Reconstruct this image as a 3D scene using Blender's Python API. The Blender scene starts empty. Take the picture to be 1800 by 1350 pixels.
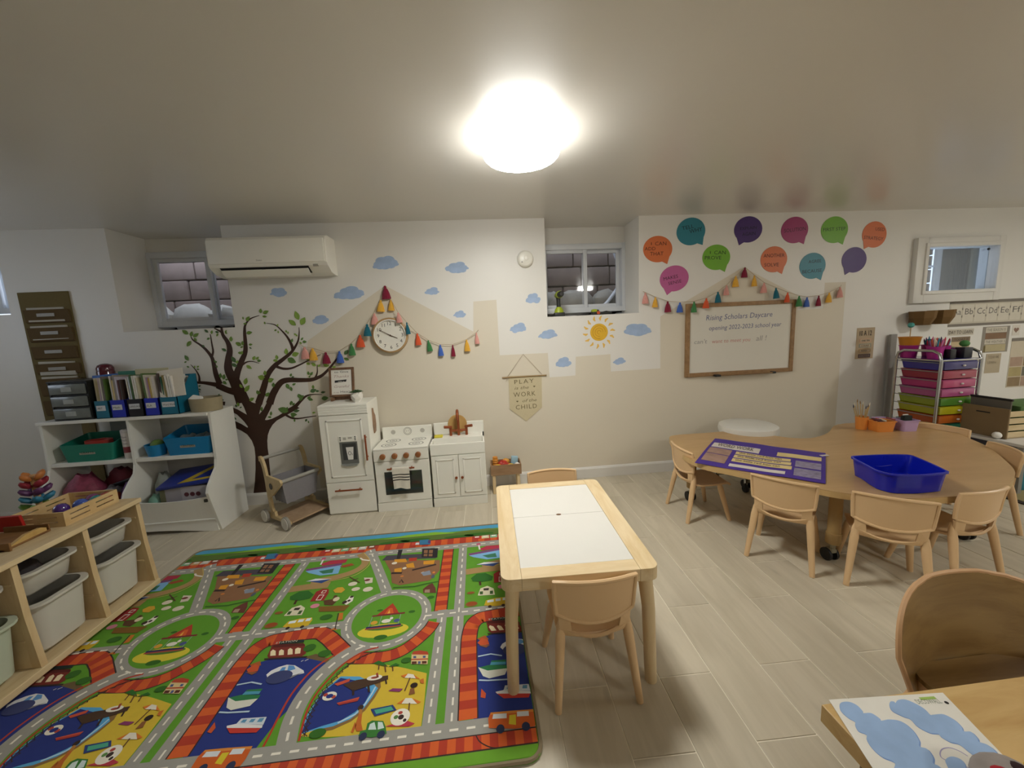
import bpy, bmesh, math, random
from mathutils import Vector, Matrix
from mathutils.geometry import tessellate_polygon

random.seed(7)
S = bpy.context.scene
COL = S.collection
PI = math.pi

# ---------------------------------------------------------------- camera, sky, exposure
cam_data = bpy.data.cameras.new('camera')
cam_data.sensor_width = 36.0
cam_data.sensor_fit = 'HORIZONTAL'
cam_data.lens = 665.0 / 1800 * 36.0
cam_data.clip_start = 0.02
cam = bpy.data.objects.new('camera', cam_data)
COL.objects.link(cam)
yaw, pitch, roll = 0.0836394, 0.14068, 0.0474733
cy, sy, cp, sp, cr, sr = math.cos(yaw), math.sin(yaw), math.cos(pitch), math.sin(pitch), math.cos(roll), math.sin(roll)
fw = Vector((sy * cp, cy * cp, -sp))
rt = Vector((cy, -sy, 0))
dn = fw.cross(rt)
r2 = rt * cr + dn * sr
d2 = dn * cr - rt * sr
m = Matrix((r2, -d2, -fw)).transposed().to_4x4()
m.translation = Vector((0, 0, 1.3501))
cam.matrix_world = m
S.camera = cam

world = bpy.data.worlds.new('sky')
S.world = world
world.use_nodes = True
bg = world.node_tree.nodes['Background']
bg.inputs[0].default_value = (0.74, 0.84, 1.0, 1)
bg.inputs[1].default_value = 1.0

S.view_settings.view_transform = 'Standard'
S.view_settings.look = 'None'
S.view_settings.gamma = 1.0
S.view_settings.use_curve_mapping = False
S.view_settings.exposure = 1.76
LAMP = 26.0                      # emission of the ceiling lamps' diffusers
LAMP_RGB = (1.0, 0.99, 0.94)

H = 2.246                        # ceiling height
YW = 3.21                        # face of the long wall

# ---------------------------------------------------------------- materials
def lin(c):
    return c / 12.92 if c <= 0.04045 else ((c + 0.055) / 1.055) ** 2.4
def hx(s):
    return tuple(lin(int(s[i:i + 2], 16) / 255) for i in (0, 2, 4))
MATS = {}
def M(name, col, rough=0.5, metal=0.0, vary=0.06, scale=18.0, bump=0.0, coat=0.0, trans=0.0, alpha=1.0, spec=0.5, emit=0.0, sheen=0.0, sss=0.0, coat_rough=0.03):
    if name in MATS: return MATS[name]
    if isinstance(col, str): col = hx(col)
    mt = bpy.data.materials.new(name); mt.use_nodes = True
    nt = mt.node_tree; N = nt.nodes; L = nt.links
    b = N['Principled BSDF']
    b.inputs['Roughness'].default_value = rough
    b.inputs['Metallic'].default_value = metal
    b.inputs['Coat Weight'].default_value = coat
    b.inputs['Coat Roughness'].default_value = coat_rough
    b.inputs['Transmission Weight'].default_value = trans
    b.inputs['Alpha'].default_value = alpha
    b.inputs['Specular IOR Level'].default_value = spec
    b.inputs['Sheen Weight'].default_value = sheen
    if emit:
        b.inputs['Emission Color'].default_value = (*col, 1); b.inputs['Emission Strength'].default_value = emit
    tc = N.new('ShaderNodeTexCoord'); nz = N.new('ShaderNodeTexNoise')
    nz.inputs['Scale'].default_value = scale; nz.inputs['Detail'].default_value = 3
    L.new(tc.outputs['Object'], nz.inputs['Vector'])
    mx = N.new('ShaderNodeMix'); mx.data_type = 'RGBA'
    mx.inputs[6].default_value = (*[max(0, c * (1 - vary)) for c in col], 1)
    mx.inputs[7].default_value = (*[min(1, c * (1 + vary)) for c in col], 1)
    L.new(nz.outputs['Fac'], mx.inputs[0]); L.new(mx.outputs[2], b.inputs['Base Color'])
    if bump:
        bp = N.new('ShaderNodeBump'); bp.inputs['Strength'].default_value = bump; bp.inputs['Distance'].default_value = 0.004
        L.new(nz.outputs['Fac'], bp.inputs['Height']); L.new(bp.outputs['Normal'], b.inputs['Normal'])
    MATS[name] = mt
    return mt
def wood(name, c1, c2, rough=0.45, stretch=(2, 30, 30), scale=1.0, rnd=0.0, knots=0.0):
    if name in MATS: return MATS[name]
    c1, c2 = hx(c1), hx(c2)
    mt = bpy.data.materials.new(name); mt.use_nodes = True
    nt = mt.node_tree; N = nt.nodes; L = nt.links; b = N['Principled BSDF']
    b.inputs['Roughness'].default_value = rough
    tc = N.new('ShaderNodeTexCoord'); mp = N.new('ShaderNodeMapping')
    mp.inputs['Scale'].default_value = [s * scale for s in stretch]
    L.new(tc.outputs['Object'], mp.inputs['Vector'])
    oi = N.new('ShaderNodeObjectInfo')
    vm = N.new('ShaderNodeVectorMath'); vm.operation = 'ADD'
    cb = N.new('ShaderNodeCombineXYZ')
    mu = N.new('ShaderNodeMath'); mu.operation = 'MULTIPLY'; mu.inputs[1].default_value = 37.0
    L.new(oi.outputs['Random'], mu.inputs[0]); L.new(mu.outputs[0], cb.inputs[0]); L.new(mu.outputs[0], cb.inputs[1])
    L.new(mp.outputs[0], vm.inputs[0]); L.new(cb.outputs[0], vm.inputs[1])
    nz = N.new('ShaderNodeTexNoise'); nz.inputs['Scale'].default_value = 1.0; nz.inputs['Detail'].default_value = 5; nz.inputs['Roughness'].default_value = 0.62
    nz.inputs['Distortion'].default_value = 0.6
    L.new(vm.outputs[0], nz.inputs['Vector'])
    rp = N.new('ShaderNodeValToRGB')
    rp.color_ramp.elements[0].position = 0.34; rp.color_ramp.elements[0].color = (*c2, 1)
    rp.color_ramp.elements[1].position = 0.62; rp.color_ramp.elements[1].color = (*c1, 1)
    L.new(nz.outputs['Fac'], rp.inputs[0])
    out = rp.outputs[0]
    if rnd:
        mr = N.new('ShaderNodeMapRange'); mr.inputs[3].default_value = 1 - rnd; mr.inputs[4].default_value = 1 + rnd
        L.new(oi.outputs['Random'], mr.inputs[0])
        sc = N.new('ShaderNodeVectorMath'); sc.operation = 'SCALE'
        L.new(out, sc.inputs[0]); L.new(mr.outputs[0], sc.inputs['Scale']); out = sc.outputs[0]
    if knots:
        n2 = N.new('ShaderNodeTexNoise'); n2.inputs['Scale'].default_value = 1; n2.inputs['Detail'].default_value = 2
        m2 = N.new('ShaderNodeMapping'); m2.inputs['Scale'].default_value = (9, 4, 6)
        v2 = N.new('ShaderNodeVectorMath'); v2.operation = 'ADD'
        L.new(tc.outputs['Object'], m2.inputs['Vector']); L.new(m2.outputs[0], v2.inputs[0]); L.new(cb.outputs[0], v2.inputs[1]); L.new(v2.outputs[0], n2.inputs['Vector'])
        r3 = N.new('ShaderNodeMapRange'); r3.inputs[1].default_value = 0.66; r3.inputs[2].default_value = 0.78; r3.inputs[3].default_value = 1.0; r3.inputs[4].default_value = 1 - knots
        L.new(n2.outputs['Fac'], r3.inputs[0])
        s2 = N.new('ShaderNodeVectorMath'); s2.operation = 'SCALE'
        L.new(out, s2.inputs[0]); L.new(r3.outputs[0], s2.inputs['Scale']); out = s2.outputs[0]
    L.new(out, b.inputs['Base Color'])
    bp = N.new('ShaderNodeBump'); bp.inputs['Strength'].default_value = 0.06; bp.inputs['Distance'].default_value = 0.002
    L.new(nz.outputs['Fac'], bp.inputs['Height']); L.new(bp.outputs['Normal'], b.inputs['Normal'])
    MATS[name] = mt
    return mt
def glass_mat(name, gloss=0.08, tint=(1, 1, 1)):
    mt = bpy.data.materials.new(name); mt.use_nodes = True
    N = mt.node_tree.nodes; L = mt.node_tree.links; N.clear()
    o = N.new('ShaderNodeOutputMaterial'); mx = N.new('ShaderNodeMixShader'); t = N.new('ShaderNodeBsdfTransparent'); g = N.new('ShaderNodeBsdfGlossy')
    lw = N.new('ShaderNodeLayerWeight'); lw.inputs[0].default_value = 0.25
    mm = N.new('ShaderNodeMath'); mm.operation = 'MULTIPLY_ADD'; mm.inputs[1].default_value = 0.3; mm.inputs[2].default_value = gloss
    t.inputs[0].default_value = (*tint, 1); g.inputs[1].default_value = 0.03
    L.new(lw.outputs['Fresnel'], mm.inputs[0]); L.new(mm.outputs[0], mx.inputs[0]); L.new(t.outputs[0], mx.inputs[1]); L.new(g.outputs[0], mx.inputs[2]); L.new(mx.outputs[0], o.inputs[0])
    return mt

# ---------------------------------------------------------------- mesh building
ORG = {}
class MB:
    """collects shapes in one bmesh; build() links them as ONE mesh object"""
    def __init__(s): s.b = bmesh.new(); s.mi = 0; s.T = None
    def _add(s, verts, faces):
        if s.T is not None: verts = [s.T @ Vector(v) for v in verts]
        vs = [s.b.verts.new(v) for v in verts]
        for f in faces:
            try: s.b.faces.new([vs[i] for i in f]).material_index = s.mi
            except ValueError: pass
        return vs
    def box(s, x0, x1, y0, y1, z0, z1, bev=0.0):
        x0, x1 = min(x0, x1), max(x0, x1); y0, y1 = min(y0, y1), max(y0, y1); z0, z1 = min(z0, z1), max(z0, z1)
        if bev <= 0:
            v = [(x, y, z) for z in (z0, z1) for y in (y0, y1) for x in (x0, x1)]
            s._add(v, [(0, 2, 3, 1), (4, 5, 7, 6), (0, 1, 5, 4), (2, 6, 7, 3), (0, 4, 6, 2), (1, 3, 7, 5)])
            return s
        bev = min(bev, (x1 - x0) / 2.01, (y1 - y0) / 2.01, (z1 - z0) / 2.01)
        t = bmesh.new()
        bmesh.ops.create_cube(t, size=1.0)
        for v in t.verts:
            v.co = Vector(((x0 + x1) / 2 + v.co.x * (x1 - x0), (y0 + y1) / 2 + v.co.y * (y1 - y0), (z0 + z1) / 2 + v.co.z * (z1 - z0)))
        bmesh.ops.bevel(t, geom=list(t.edges), offset=bev, segments=2, profile=0.5, affect='EDGES')
        t.verts.index_update()
        s._add([v.co.copy() for v in t.verts], [[v.index for v in f.verts] for f in t.faces])
        t.free(); return s
    def loft(s, rings, cap0=True, cap1=True, closed=True):
        n = len(rings[0]); v = [p for r in rings for p in r]; f = []
        for i in range(len(rings) - 1):
            for j in range(n if closed else n - 1):
                k = (j + 1) % n
                f.append((i * n + j, i * n + k, (i + 1) * n + k, (i + 1) * n + j))
        if cap0: f.append(tuple(range(n - 1, -1, -1)))
        if cap1: f.append(tuple((len(rings) - 1) * n + j for j in range(n)))
        s._add(v, f); return s
    def prism(s, poly, axis, a, b):
        """extrude a 2-D outline along axis from a to b (x: (y,z) outline, y: (x,z), z: (x,y))"""
        def P(q, t): return (t, q[0], q[1]) if axis == 'x' else (q[0], t, q[1]) if axis == 'y' else (q[0], q[1], t)
        n = len(poly); v = [P(q, a) for q in poly] + [P(q, b) for q in poly]
        f = [(j, (j + 1) % n, n + (j + 1) % n, n + j) for j in range(n)]
        tri = tessellate_polygon([[Vector((q[0], q[1], 0)) for q in poly]])
        f += [tuple(t) for t in tri] + [tuple(n + i for i in t) for t in tri]
        s._add(v, f); return s
    def tube(s, path, r, n=8, caps=True):
        path = [Vector(p) for p in path]; rings = []
        rr = r if isinstance(r, (list, tuple)) else [r] * len(path)
        prev = None
        for i, p in enumerate(path):
            d = (path[min(i + 1, len(path) - 1)] - path[max(i - 1, 0)]).normalized()
            if prev is None:
                a = d.cross(Vector((0, 0, 1)))
                if a.length < 1e-3: a = d.cross(Vector((1, 0, 0)))
                a.normalize()
            else:
                a = prev - d * prev.dot(d); a.normalize()
            prev = a; c = d.cross(a)
            rings.append([p + (a * math.cos(2 * PI * j / n) + c * math.sin(2 * PI * j / n)) * rr[i] for j in range(n)])
        return s.loft(rings, caps, caps)
    def lathe(s, prof, c=(0, 0, 0), n=24, sx=1.0, sy=1.0):
        """prof: (radius, z) from bottom to top about the vertical through c"""
        rings = [[(c[0] + sx * r * math.cos(2 * PI * j / n), c[1] + sy * r * math.sin(2 * PI * j / n), c[2] + z) for j in range(n)] for r, z in prof]
        return s.loft(rings, prof[0][0] > 1e-6, prof[-1][0] > 1e-6)
    def ball(s, c, rx, ry=None, rz=None, n=12, m=8):
        ry = ry or rx; rz = rz or rx
        rings = [[(c[0] + rx * math.sin(PI * i / m) * math.cos(2 * PI * j / n), c[1] + ry * math.sin(PI * i / m) * math.sin(2 * PI * j / n), c[2] - rz * math.cos(PI * i / m)) for j in range(n)] for i in range(1, m)]
        return s.loft(rings, True, True)
    def disc_y(s, prof, c, n=32, caps=True):
        """lathe about the y axis: prof (radius, y)"""
        rings = [[(c[0] + r * math.cos(2 * PI * j / n), c[1] + y, c[2] + r * math.sin(2 * PI * j / n)) for j in range(n)] for r, y in prof]
        return s.loft(rings, caps and prof[0][0] > 1e-6, caps and prof[-1][0] > 1e-6)
    def disc_x(s, prof, c, n=24):
        rings = [[(c[0] + x, c[1] + r * math.cos(2 * PI * j / n), c[2] + r * math.sin(2 * PI * j / n)) for j in range(n)] for r, x in prof]
        return s.loft(rings, prof[0][0] > 1e-6, prof[-1][0] > 1e-6)
    def flat(s, poly, f):
        """one flat outline, f maps 2-D to 3-D"""
        if len(poly) < 3: return s
        tri = tessellate_polygon([[Vector((q[0], q[1], 0)) for q in poly]])
        s._add([f(q) for q in poly], [tuple(t) for t in tri]); return s
    def build(s, name, mats, parent=None, smooth=False, base=None, noshift=False):
        bmesh.ops.remove_doubles(s.b, verts=list(s.b.verts), dist=1e-6) if False else None
        bmesh.ops.recalc_face_normals(s.b, faces=list(s.b.faces))
        if parent is not None: org = ORG.get(parent, Vector((0, 0, 0)))
        else: org = Vector(base) if base is not None else Vector((0, 0, 0))
        if noshift: org = Vector((0, 0, 0))
        if org.length: bmesh.ops.translate(s.b, verts=list(s.b.verts), vec=-org)
        me = bpy.data.meshes.new(name); s.b.to_mesh(me); s.b.free()
        for mt in (mats if isinstance(mats, (list, tuple)) else [mats]): me.materials.append(mt)
        if smooth:
            me.polygons.foreach_set('use_smooth', [True] * len(me.polygons))
            me.set_sharp_from_angle(angle=math.radians(40))
        o = bpy.data.objects.new(name, me); COL.objects.link(o)
        if parent is not None: o.parent = parent
        else: o.location = org
        ORG[o] = org
        return o
def tag(o, label=None, cat=None, group=None, kind=None):
    if label: o['label'] = label
    if cat: o['category'] = cat
    if group: o['group'] = group
    if kind: o['kind'] = kind
    return o
def thing(name, label, cat, loc=(0, 0, 0), rz=0.0, group=None, local=False):
    """an Empty at the base of a thing; its parts are meshes parented to it (local: parts are given about the base)"""
    o = bpy.data.objects.new(name, None); COL.objects.link(o)
    o.empty_display_size = 0.05
    o.location = loc; o.rotation_euler = (0, 0, rz)
    ORG[o] = Vector((0, 0, 0)) if local or rz else Vector(loc)
    return tag(o, label, cat, group)
def struct(o): o['kind'] = 'structure'; return o
def dup(root, loc, rz, label, group=None):
    r = root.copy(); COL.objects.link(r); r.location = loc; r.rotation_euler = (0, 0, rz); r['label'] = label
    if group: r['group'] = group
    for ch in list(root.children):
        c = ch.copy(); COL.objects.link(c); c.parent = r
        for g in ch.children:
            d = g.copy(); COL.objects.link(d); d.parent = c
    return r
def spl(P, k=6, closed=False):
    """smooth curve through points (Catmull-Rom), any dimension"""
    n = len(P); out = []
    for i in range(n if closed else n - 1):
        g = (lambda j: P[j % n]) if closed else (lambda j: P[max(0, min(n - 1, j))])
        a, b, c, d = g(i - 1), g(i), g(i + 1), g(i + 2)
        for t in range(k):
            t /= k
            out.append(tuple(0.5 * (2 * b[m] + (c[m] - a[m]) * t + (2 * a[m] - 5 * b[m] + 4 * c[m] - d[m]) * t * t + (3 * b[m] - a[m] - 3 * c[m] + d[m]) * t ** 3) for m in range(len(b))))
    if not closed: out.append(tuple(P[-1]))
    return out
def ribbon(P, w):
    """outline of a stroke of width w (number or list) along 2-D points"""
    n = len(P); ww = w if isinstance(w, (list, tuple)) else [w] * n
    L, R = [], []
    for i in range(n):
        a = P[max(0, i - 1)]; b = P[min(n - 1, i + 1)]
        dx, dy = b[0] - a[0], b[1] - a[1]; l = math.hypot(dx, dy) or 1
        nx, ny = -dy / l * ww[i] / 2, dx / l * ww[i] / 2
        L.append((P[i][0] + nx, P[i][1] + ny)); R.append((P[i][0] - nx, P[i][1] - ny))
    return L + R[::-1]
def ell(cx, cy, rx, ry=None, n=20, a=0.0):
    ry = ry or rx
    return [(cx + rx * math.cos(t) * math.cos(a) - ry * math.sin(t) * math.sin(a), cy + rx * math.cos(t) * math.sin(a) + ry * math.sin(t) * math.cos(a)) for t in [2 * PI * i / n for i in range(n)]]
def rct(x0, y0, x1, y1): return [(x0, y0), (x1, y0), (x1, y1), (x0, y1)]
def rrect(x0, y0, x1, y1, r, n=5):
    out = []
    for cx, cy, a0 in ((x1 - r, y1 - r, 0), (x0 + r, y1 - r, 90), (x0 + r, y0 + r, 180), (x1 - r, y0 + r, 270)):
        out += [(cx + r * math.cos(math.radians(a0 + 90 * i / n)), cy + r * math.sin(math.radians(a0 + 90 * i / n))) for i in range(n + 1)]
    return out
def ring_flat(mb, cx, cy, rx, ry, w, f, n=32):
    a = ell(cx, cy, rx, ry, n); c = ell(cx, cy, rx - w, ry - w, n)
    mb._add([f(p) for p in a + c], [(i, (i + 1) % n, n + (i + 1) % n, n + i) for i in range(n)])
def wallf(y): return lambda q: (q[0], y, q[1])
def floorf(z): return lambda q: (q[0], q[1], z)
TXT = {}
def text_geo(s, shear=0.0, spacing=1.0):
    """flat triangles of a line of type, height of capitals = 1, x from 0"""
    k = (s, shear, spacing)
    if k in TXT: return TXT[k]
    cu = bpy.data.curves.new('type', 'FONT'); cu.body = s; cu.size = 1.0; cu.shear = shear; cu.space_character = spacing; cu.resolution_u = 2
    ob = bpy.data.objects.new('type', cu); COL.objects.link(ob)
    bpy.context.view_layer.update()
    me = ob.evaluated_get(bpy.context.evaluated_depsgraph_get()).to_mesh()
    vs = [tuple(v.co) for v in me.vertices]; fs = [tuple(p.vertices) for p in me.polygons]
    ob.to_mesh_clear(); bpy.data.objects.remove(ob); bpy.data.curves.remove(cu)
    x0 = min(v[0] for v in vs); x1 = max(v[0] for v in vs)
    vs = [((v[0] - x0) / 0.69, v[1] / 0.69) for v in vs]
    TXT[k] = (vs, fs, (x1 - x0) / 0.69)
    return TXT[k]
def put_text(mb, s, f, x, y, h, w=None, ang=0.0, shear=0.0, spacing=1.0, center=False):
    """lay a line of type on a surface: left end (or centre) of its baseline at x,y, cap height h, width w"""
    vs, fs, wd = text_geo(s, shear, spacing)
    sx = (w / wd) if w else h
    ca, sa = math.cos(ang), math.sin(ang)
    ox = -wd * sx / 2 if center else 0
    P = [(x + (v[0] * sx + ox) * ca - v[1] * h * sa, y + (v[0] * sx + ox) * sa + v[1] * h * ca) for v in vs]
    mb._add([f(p) for p in P], fs)

# ================================================================ the room
white_wall = M('white_wall_paint', 'e2dfd8', 0.42, vary=0.02, scale=3, bump=0.03)
beige_paint = M('beige_wall_paint', 'd8cfbc', 0.5, vary=0.02, scale=3, bump=0.03)
ceil_mat = M('satin_ceiling_paint', 'd8d4cc', 0.5, vary=0.02, scale=2, coat=0.8, coat_rough=0.24)
trim_white = M('white_trim_paint', 'dddad3', 0.35, vary=0.02)
grout = M('pale_grout', 'ece4d2', 0.8, vary=0.05, scale=40)
tile_mat = wood('wood_look_tile', 'c9bfaa', 'bbb19b', rough=0.42, stretch=(14, 1.6, 10), rnd=0.06, knots=0.30)

b = MB(); b.box(-4.7, 6.0, -2.7, 3.21, -0.06, -0.0025)
floor = struct(b.build('floor', grout))
# wood-look tiles, 0.2 x 0.6 m, staggered in two alternating rows
TW, TL, PIT = 0.2025, 0.596, 0.2065
b = MB(); b.box(-TW / 2, TW / 2, -TL / 2, TL / 2, -0.012, 0.0, 0.0015)
tile0 = b.build('floor_tile', tile_mat, floor)
first = True
skew = -0.022
def tile_piece(y0, y1):
    q = MB(); q.box(-TW / 2, TW / 2, -(y1 - y0) / 2, (y1 - y0) / 2, -0.012, 0.0, 0.0015)
    return q
cut = {}
for k in range(-17, 27):
    y = (0.975 if k % 2 == 0 else 1.232) - 1.2
    while y < 3.2:
        y0, y1 = y + 0.002, min(y + 0.598, 3.195)
        if y1 > 0.30 and y1 - y0 > 0.03:
            yc = (y0 + y1) / 2
            full = y1 - y0 > 0.59
            if full:
                if first: o = tile0; first = False
                else: o = tile0.copy(); COL.objects.link(o); o.parent = floor
            else:
                key = k % 2
                if key not in cut:
                    o = tile_piece(y0, y1).build('floor_tile', tile_mat, floor); cut[key] = o
                else:
                    o = cut[key].copy(); COL.objects.link(o); o.parent = floor
            o.location = (0.005 + PIT * (k + 0.5) - skew * (yc - 1.5), yc, 0)
            o.rotation_euler = (0, 0, skew)
        y += 0.6
# the rest of the floor, out of the picture, as one field of tiles
b = MB()
for k in range(-22, 29):
    y = (0.975 if k % 2 == 0 else 1.232) - 1.2 - 3.0
    while y < 3.2:
        y1 = min(y + 0.598, 3.195)
        inside = y + 0.598 > 0.30 and -17 <= k < 27
        if not inside and y > -2.69 and y1 - y > 0.03:
            xc = 0.005 + PIT * (k + 0.5) - skew * ((y + y1) / 2 - 1.5)
            if -4.6 < xc - TW / 2 and xc + TW / 2 < 5.95: b.box(xc - TW / 2, xc + TW / 2, y + 0.002, y1, -0.012, 0.0)
        y += 0.6
o = b.build('tile_field', tile_mat, floor); o['kind'] = 'stuff'

b = MB(); b.box(-4.7, 6.0, -2.7, 3.60, H, H + 0.08)
struct(b.build('ceiling', ceil_mat))

# long wall with three window niches reaching the ceiling and the hole of the small window at right
HOLES = [(-4.30, -3.475, 1.644, 9), (-2.72, -1.905, 1.478, 9), (0.597, 1.397, 1.448, 9), (4.08, 4.78, 1.525, 1.915)]
XS = sorted({-4.7, 6.0, 3.2} | {h[0] for h in HOLES} | {h[1] for h in HOLES})
ZS = sorted({-0.06, H} | {min(H, z) for h in HOLES for z in h[2:]})
b = MB()
for i in range(len(XS) - 1):
    zz = [-0.06, H]
    hh = [h for h in HOLES if h[0] <= XS[i] + 1e-6 and h[1] >= XS[i + 1] - 1e-6]
    YB = 3.60 if XS[i] < 3.19 else 3.31
    if not hh: b.box(XS[i], XS[i + 1], YW, YB, -0.06, H)
    else:
        b.box(XS[i], XS[i + 1], YW, YB, -0.06, hh[0][2])
        if hh[0][3] < H: b.box(XS[i], XS[i + 1], YW, YB, hh[0][3], H)
wall_back = struct(b.build('wall_back', white_wall))
# beige houses and towers painted on the wall
sky_l = [(-1.530,-.109),(-1.407,1.125),(-1.367,1.345),(-.719,1.755),(-.034,1.355),(-.019,1.601),(.172,1.608),(.176,1.146),(.590,1.144),(.598,.932),(.826,.936),(.833,1.099),(1.141,1.105),(1.144,.953),(1.594,.955),(1.590,1.410),(2.336,1.799),(2.862,1.540),(2.873,1.410),(3.118,1.415),(3.118,1.640),(3.322,1.640),(3.376,.327)]
x_r = sky_l[-1][0]
poly = [(q[0], max(q[1], 0.10)) for q in sky_l[:-1]] + [(sky_l[-2][0], 0.10)]
poly[0] = (poly[1][0], 0.10)
b = MB(); b.flat(poly, wallf(YW - 0.0007))
o = b.build('painted_skyline', beige_paint, wall_back)
o['label'] = 'beige painted rooftops and towers'

b = MB(); b.box(-4.69, -4.6, -2.7, 1.15, -0.06, H); b.box(-4.69, -4.6, 2.45, 3.6, -0.06, H); b.box(-4.69, -4.6, 1.15, 2.45, -0.06, 1.15); b.box(-4.69, -4.6, 1.15, 2.45, 2.05, H)
struct(b.build('wall_left', white_wall))
b = MB(); b.box(5.9, 6.0, -2.7, 3.6, -0.06, H)
struct(b.build('wall_right', white_wall))
b = MB(); b.box(-4.7, 6.0, -2.7, -2.6, -0.06, H)
struct(b.build('wall_front', white_wall))
b = MB(); b.prism([(YW, 0.0), (YW - 0.016, 0.0), (YW - 0.016, 0.082), (YW - 0.010, 0.094), (YW, 0.1)], 'x', -4.6, 5.9)
struct(b.build('baseboard_back', trim_white))

# ---------------------------------------------------------------- windows
vinyl = M('white_vinyl', 'd5d8dc', 0.35, vary=0.02)
pane_mat = glass_mat('window_glass', 0.03)
seal = M('dark_gasket', '3c4046', 0.6)
def slider_window(name, x0, x1, z0, z1, zh, Yw, mid):
    """white vinyl sliding window with a header board above it, closing a niche"""
    w = struct(thing(name, None, None, (x0, Yw, z0)))
    b = MB(); b.box(x0, x1, Yw - 0.03, Yw, zh, H, 0.002); b.build('header_board', trim_white, w)
    t = 0.032
    b = MB()
    b.box(x0, x0 + t, Yw - 0.05, Yw + 0.04, z0, zh, 0.003); b.box(x1 - t, x1, Yw - 0.05, Yw + 0.04, z0, zh, 0.003)
    b.box(x0 + t, x1 - t, Yw - 0.05, Yw + 0.04, z0, z0 + 0.045, 0.003); b.box(x0 + t, x1 - t, Yw - 0.05, Yw + 0.04, zh - 0.05, zh, 0.003)
    b.build('frame', vinyl, w, True)
    za, zb = z0 + 0.045, zh - 0.05
    for k, (a, c, yy) in enumerate(((x0 + t, mid + 0.03, Yw - 0.035), (mid - 0.005, x1 - t, Yw + 0.005))):
        s = 0.036
        b = MB()
        b.box(a, a + s, yy, yy + 0.025, za, zb, 0.003); b.box(c - s, c, yy, yy + 0.025, za, zb, 0.003)
        b.box(a + s, c - s, yy, yy + 0.025, za, za + 0.03, 0.003); b.box(a + s, c - s, yy, yy + 0.025, zb - 0.03, zb, 0.003)
        f = b.build('sash', vinyl, w, True)
        b = MB(); b.box(a + s, c - s, yy + 0.010, yy + 0.014, za + 0.03, zb - 0.03); b.build('pane', pane_mat, f)
    return w
slider_window('window_1', -2.72, -1.905, 1.515, 0, 2.135, 3.585, -2.27)
slider_window('window_2', 0.597, 1.397, 1.485, 0, 2.10, 3.555, 1.01)
slider_window('window_4', -4.30, -3.475, 1.68, 0, 2.13, 3.57, -3.9)

# window wells: blocks of a low retaining wall and pale stones at its foot
block_mat = M('pinkish_concrete_block', '94837c', 0.85, vary=0.22, scale=9, bump=0.5)
mortar = M('dark_mortar', '3a3330', 0.9, vary=0.1)
rock_mat = M('pale_fieldstone', 'cfcbc2', 0.8, vary=0.25, scale=12, bump=0.5)
well_side = M('galvanised_well', '7f858c', 0.4, metal=0.6, vary=0.1)
block_dark = M('dark_brown_concrete_block', '6f625b', 0.85, vary=0.25, scale=9, bump=0.5); rock_dark = M('grey_fieldstone', '9b978e', 0.8, vary=0.3, scale=12, bump=0.5)
def window_well(xa, xb, Y, tint=0):
    w = struct(thing('trim_well', None, None, (xa, Y, 1.1)))
    b = MB(); b.box(xa - 0.3, xb + 0.3, Y + 0.13, Y + 0.20, 0.9, 3.2); b.build('mortar_bed', mortar, w)
    b = MB(); b.box(xa - 0.3, xb + 0.3, 3.62, Y + 0.2, 0.95, 1.12); b.build('gravel_bed', M('well_gravel', '7d7468', 0.95, vary=0.4, scale=60, bump=0.6), w)
    b = MB(); b.box(xa - 0.34, xa - 0.3, 3.62, Y + 0.2, 0.9, 3.2); b.box(xb + 0.3, xb + 0.34, 3.62, Y + 0.2, 0.9, 3.2); b.build('side_sheet', well_side, w)
    z = 1.62; r = 0
    for hgt in (0.16, 0.19, 0.17, 0.2, 0.2, 0.2):
        x = xa - 0.3 - (0.0, 0.17, 0.08)[r % 3]; r += 1
        while x < xb + 0.3:
            L = random.uniform(0.28, 0.42)
            x1 = min(x + L, xb + 0.3)
            if x1 - max(x, xa - 0.3) > 0.05:
                q = MB(); q.box(max(x, xa - 0.3) + 0.005, x1 - 0.005, Y + random.uniform(-0.012, 0.012), Y + 0.14, z + 0.005, z + hgt - 0.005, 0.012)
                q.build('block', block_dark if tint else block_mat, w, True)
            x += L
        z += hgt
    x = xa - 0.25
    while x < xb + 0.2:
        rr = random.uniform(0.10, 0.17)
        q = MB(); q.ball((x + rr, Y - 0.02, 1.66 - rr * 0.4), rr * 1.15, 0.12, rr, 10, 7)
        for v in q.b.verts: v.co += Vector((random.uniform(-.012, .012), random.uniform(-.012, .012), random.uniform(-.012, .012)))
        q.build('stone', rock_dark if tint else rock_mat, w, True)
        x += rr * 2.1
    x = xa - 0.25
    while x < xb + 0.2:
        rr = random.uniform(0.11, 0.15)
        q = MB(); q.ball((x + rr, Y - 0.05, 1.62 - rr * 2.0), rr * 1.15, 0.13, rr, 10, 7)
        q.build('stone', rock_dark if tint else rock_mat, w, True)
        x += rr * 2.1
window_well(-2.9, -1.8, 3.98)
window_well(0.5, 1.5, 3.98, 1)
b = MB(); b.tube(spl([(1.30, 3.80, 2.3), (1.42, 3.80, 2.02), (1.46, 3.80, 1.9), (1.44, 3.79, 1.75), (1.33, 3.78, 1.60), (1.22, 3.77, 1.48), (1.15, 3.77, 1.2)]), 0.017, 8)
tag(b.build('hose', M('white_plastic_hose', 'dfe6f0', 0.4), None, True, base=(1.15, 3.77, 1.12)), 'white bent hose outside the middle window behind the glass', 'hose')

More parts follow.
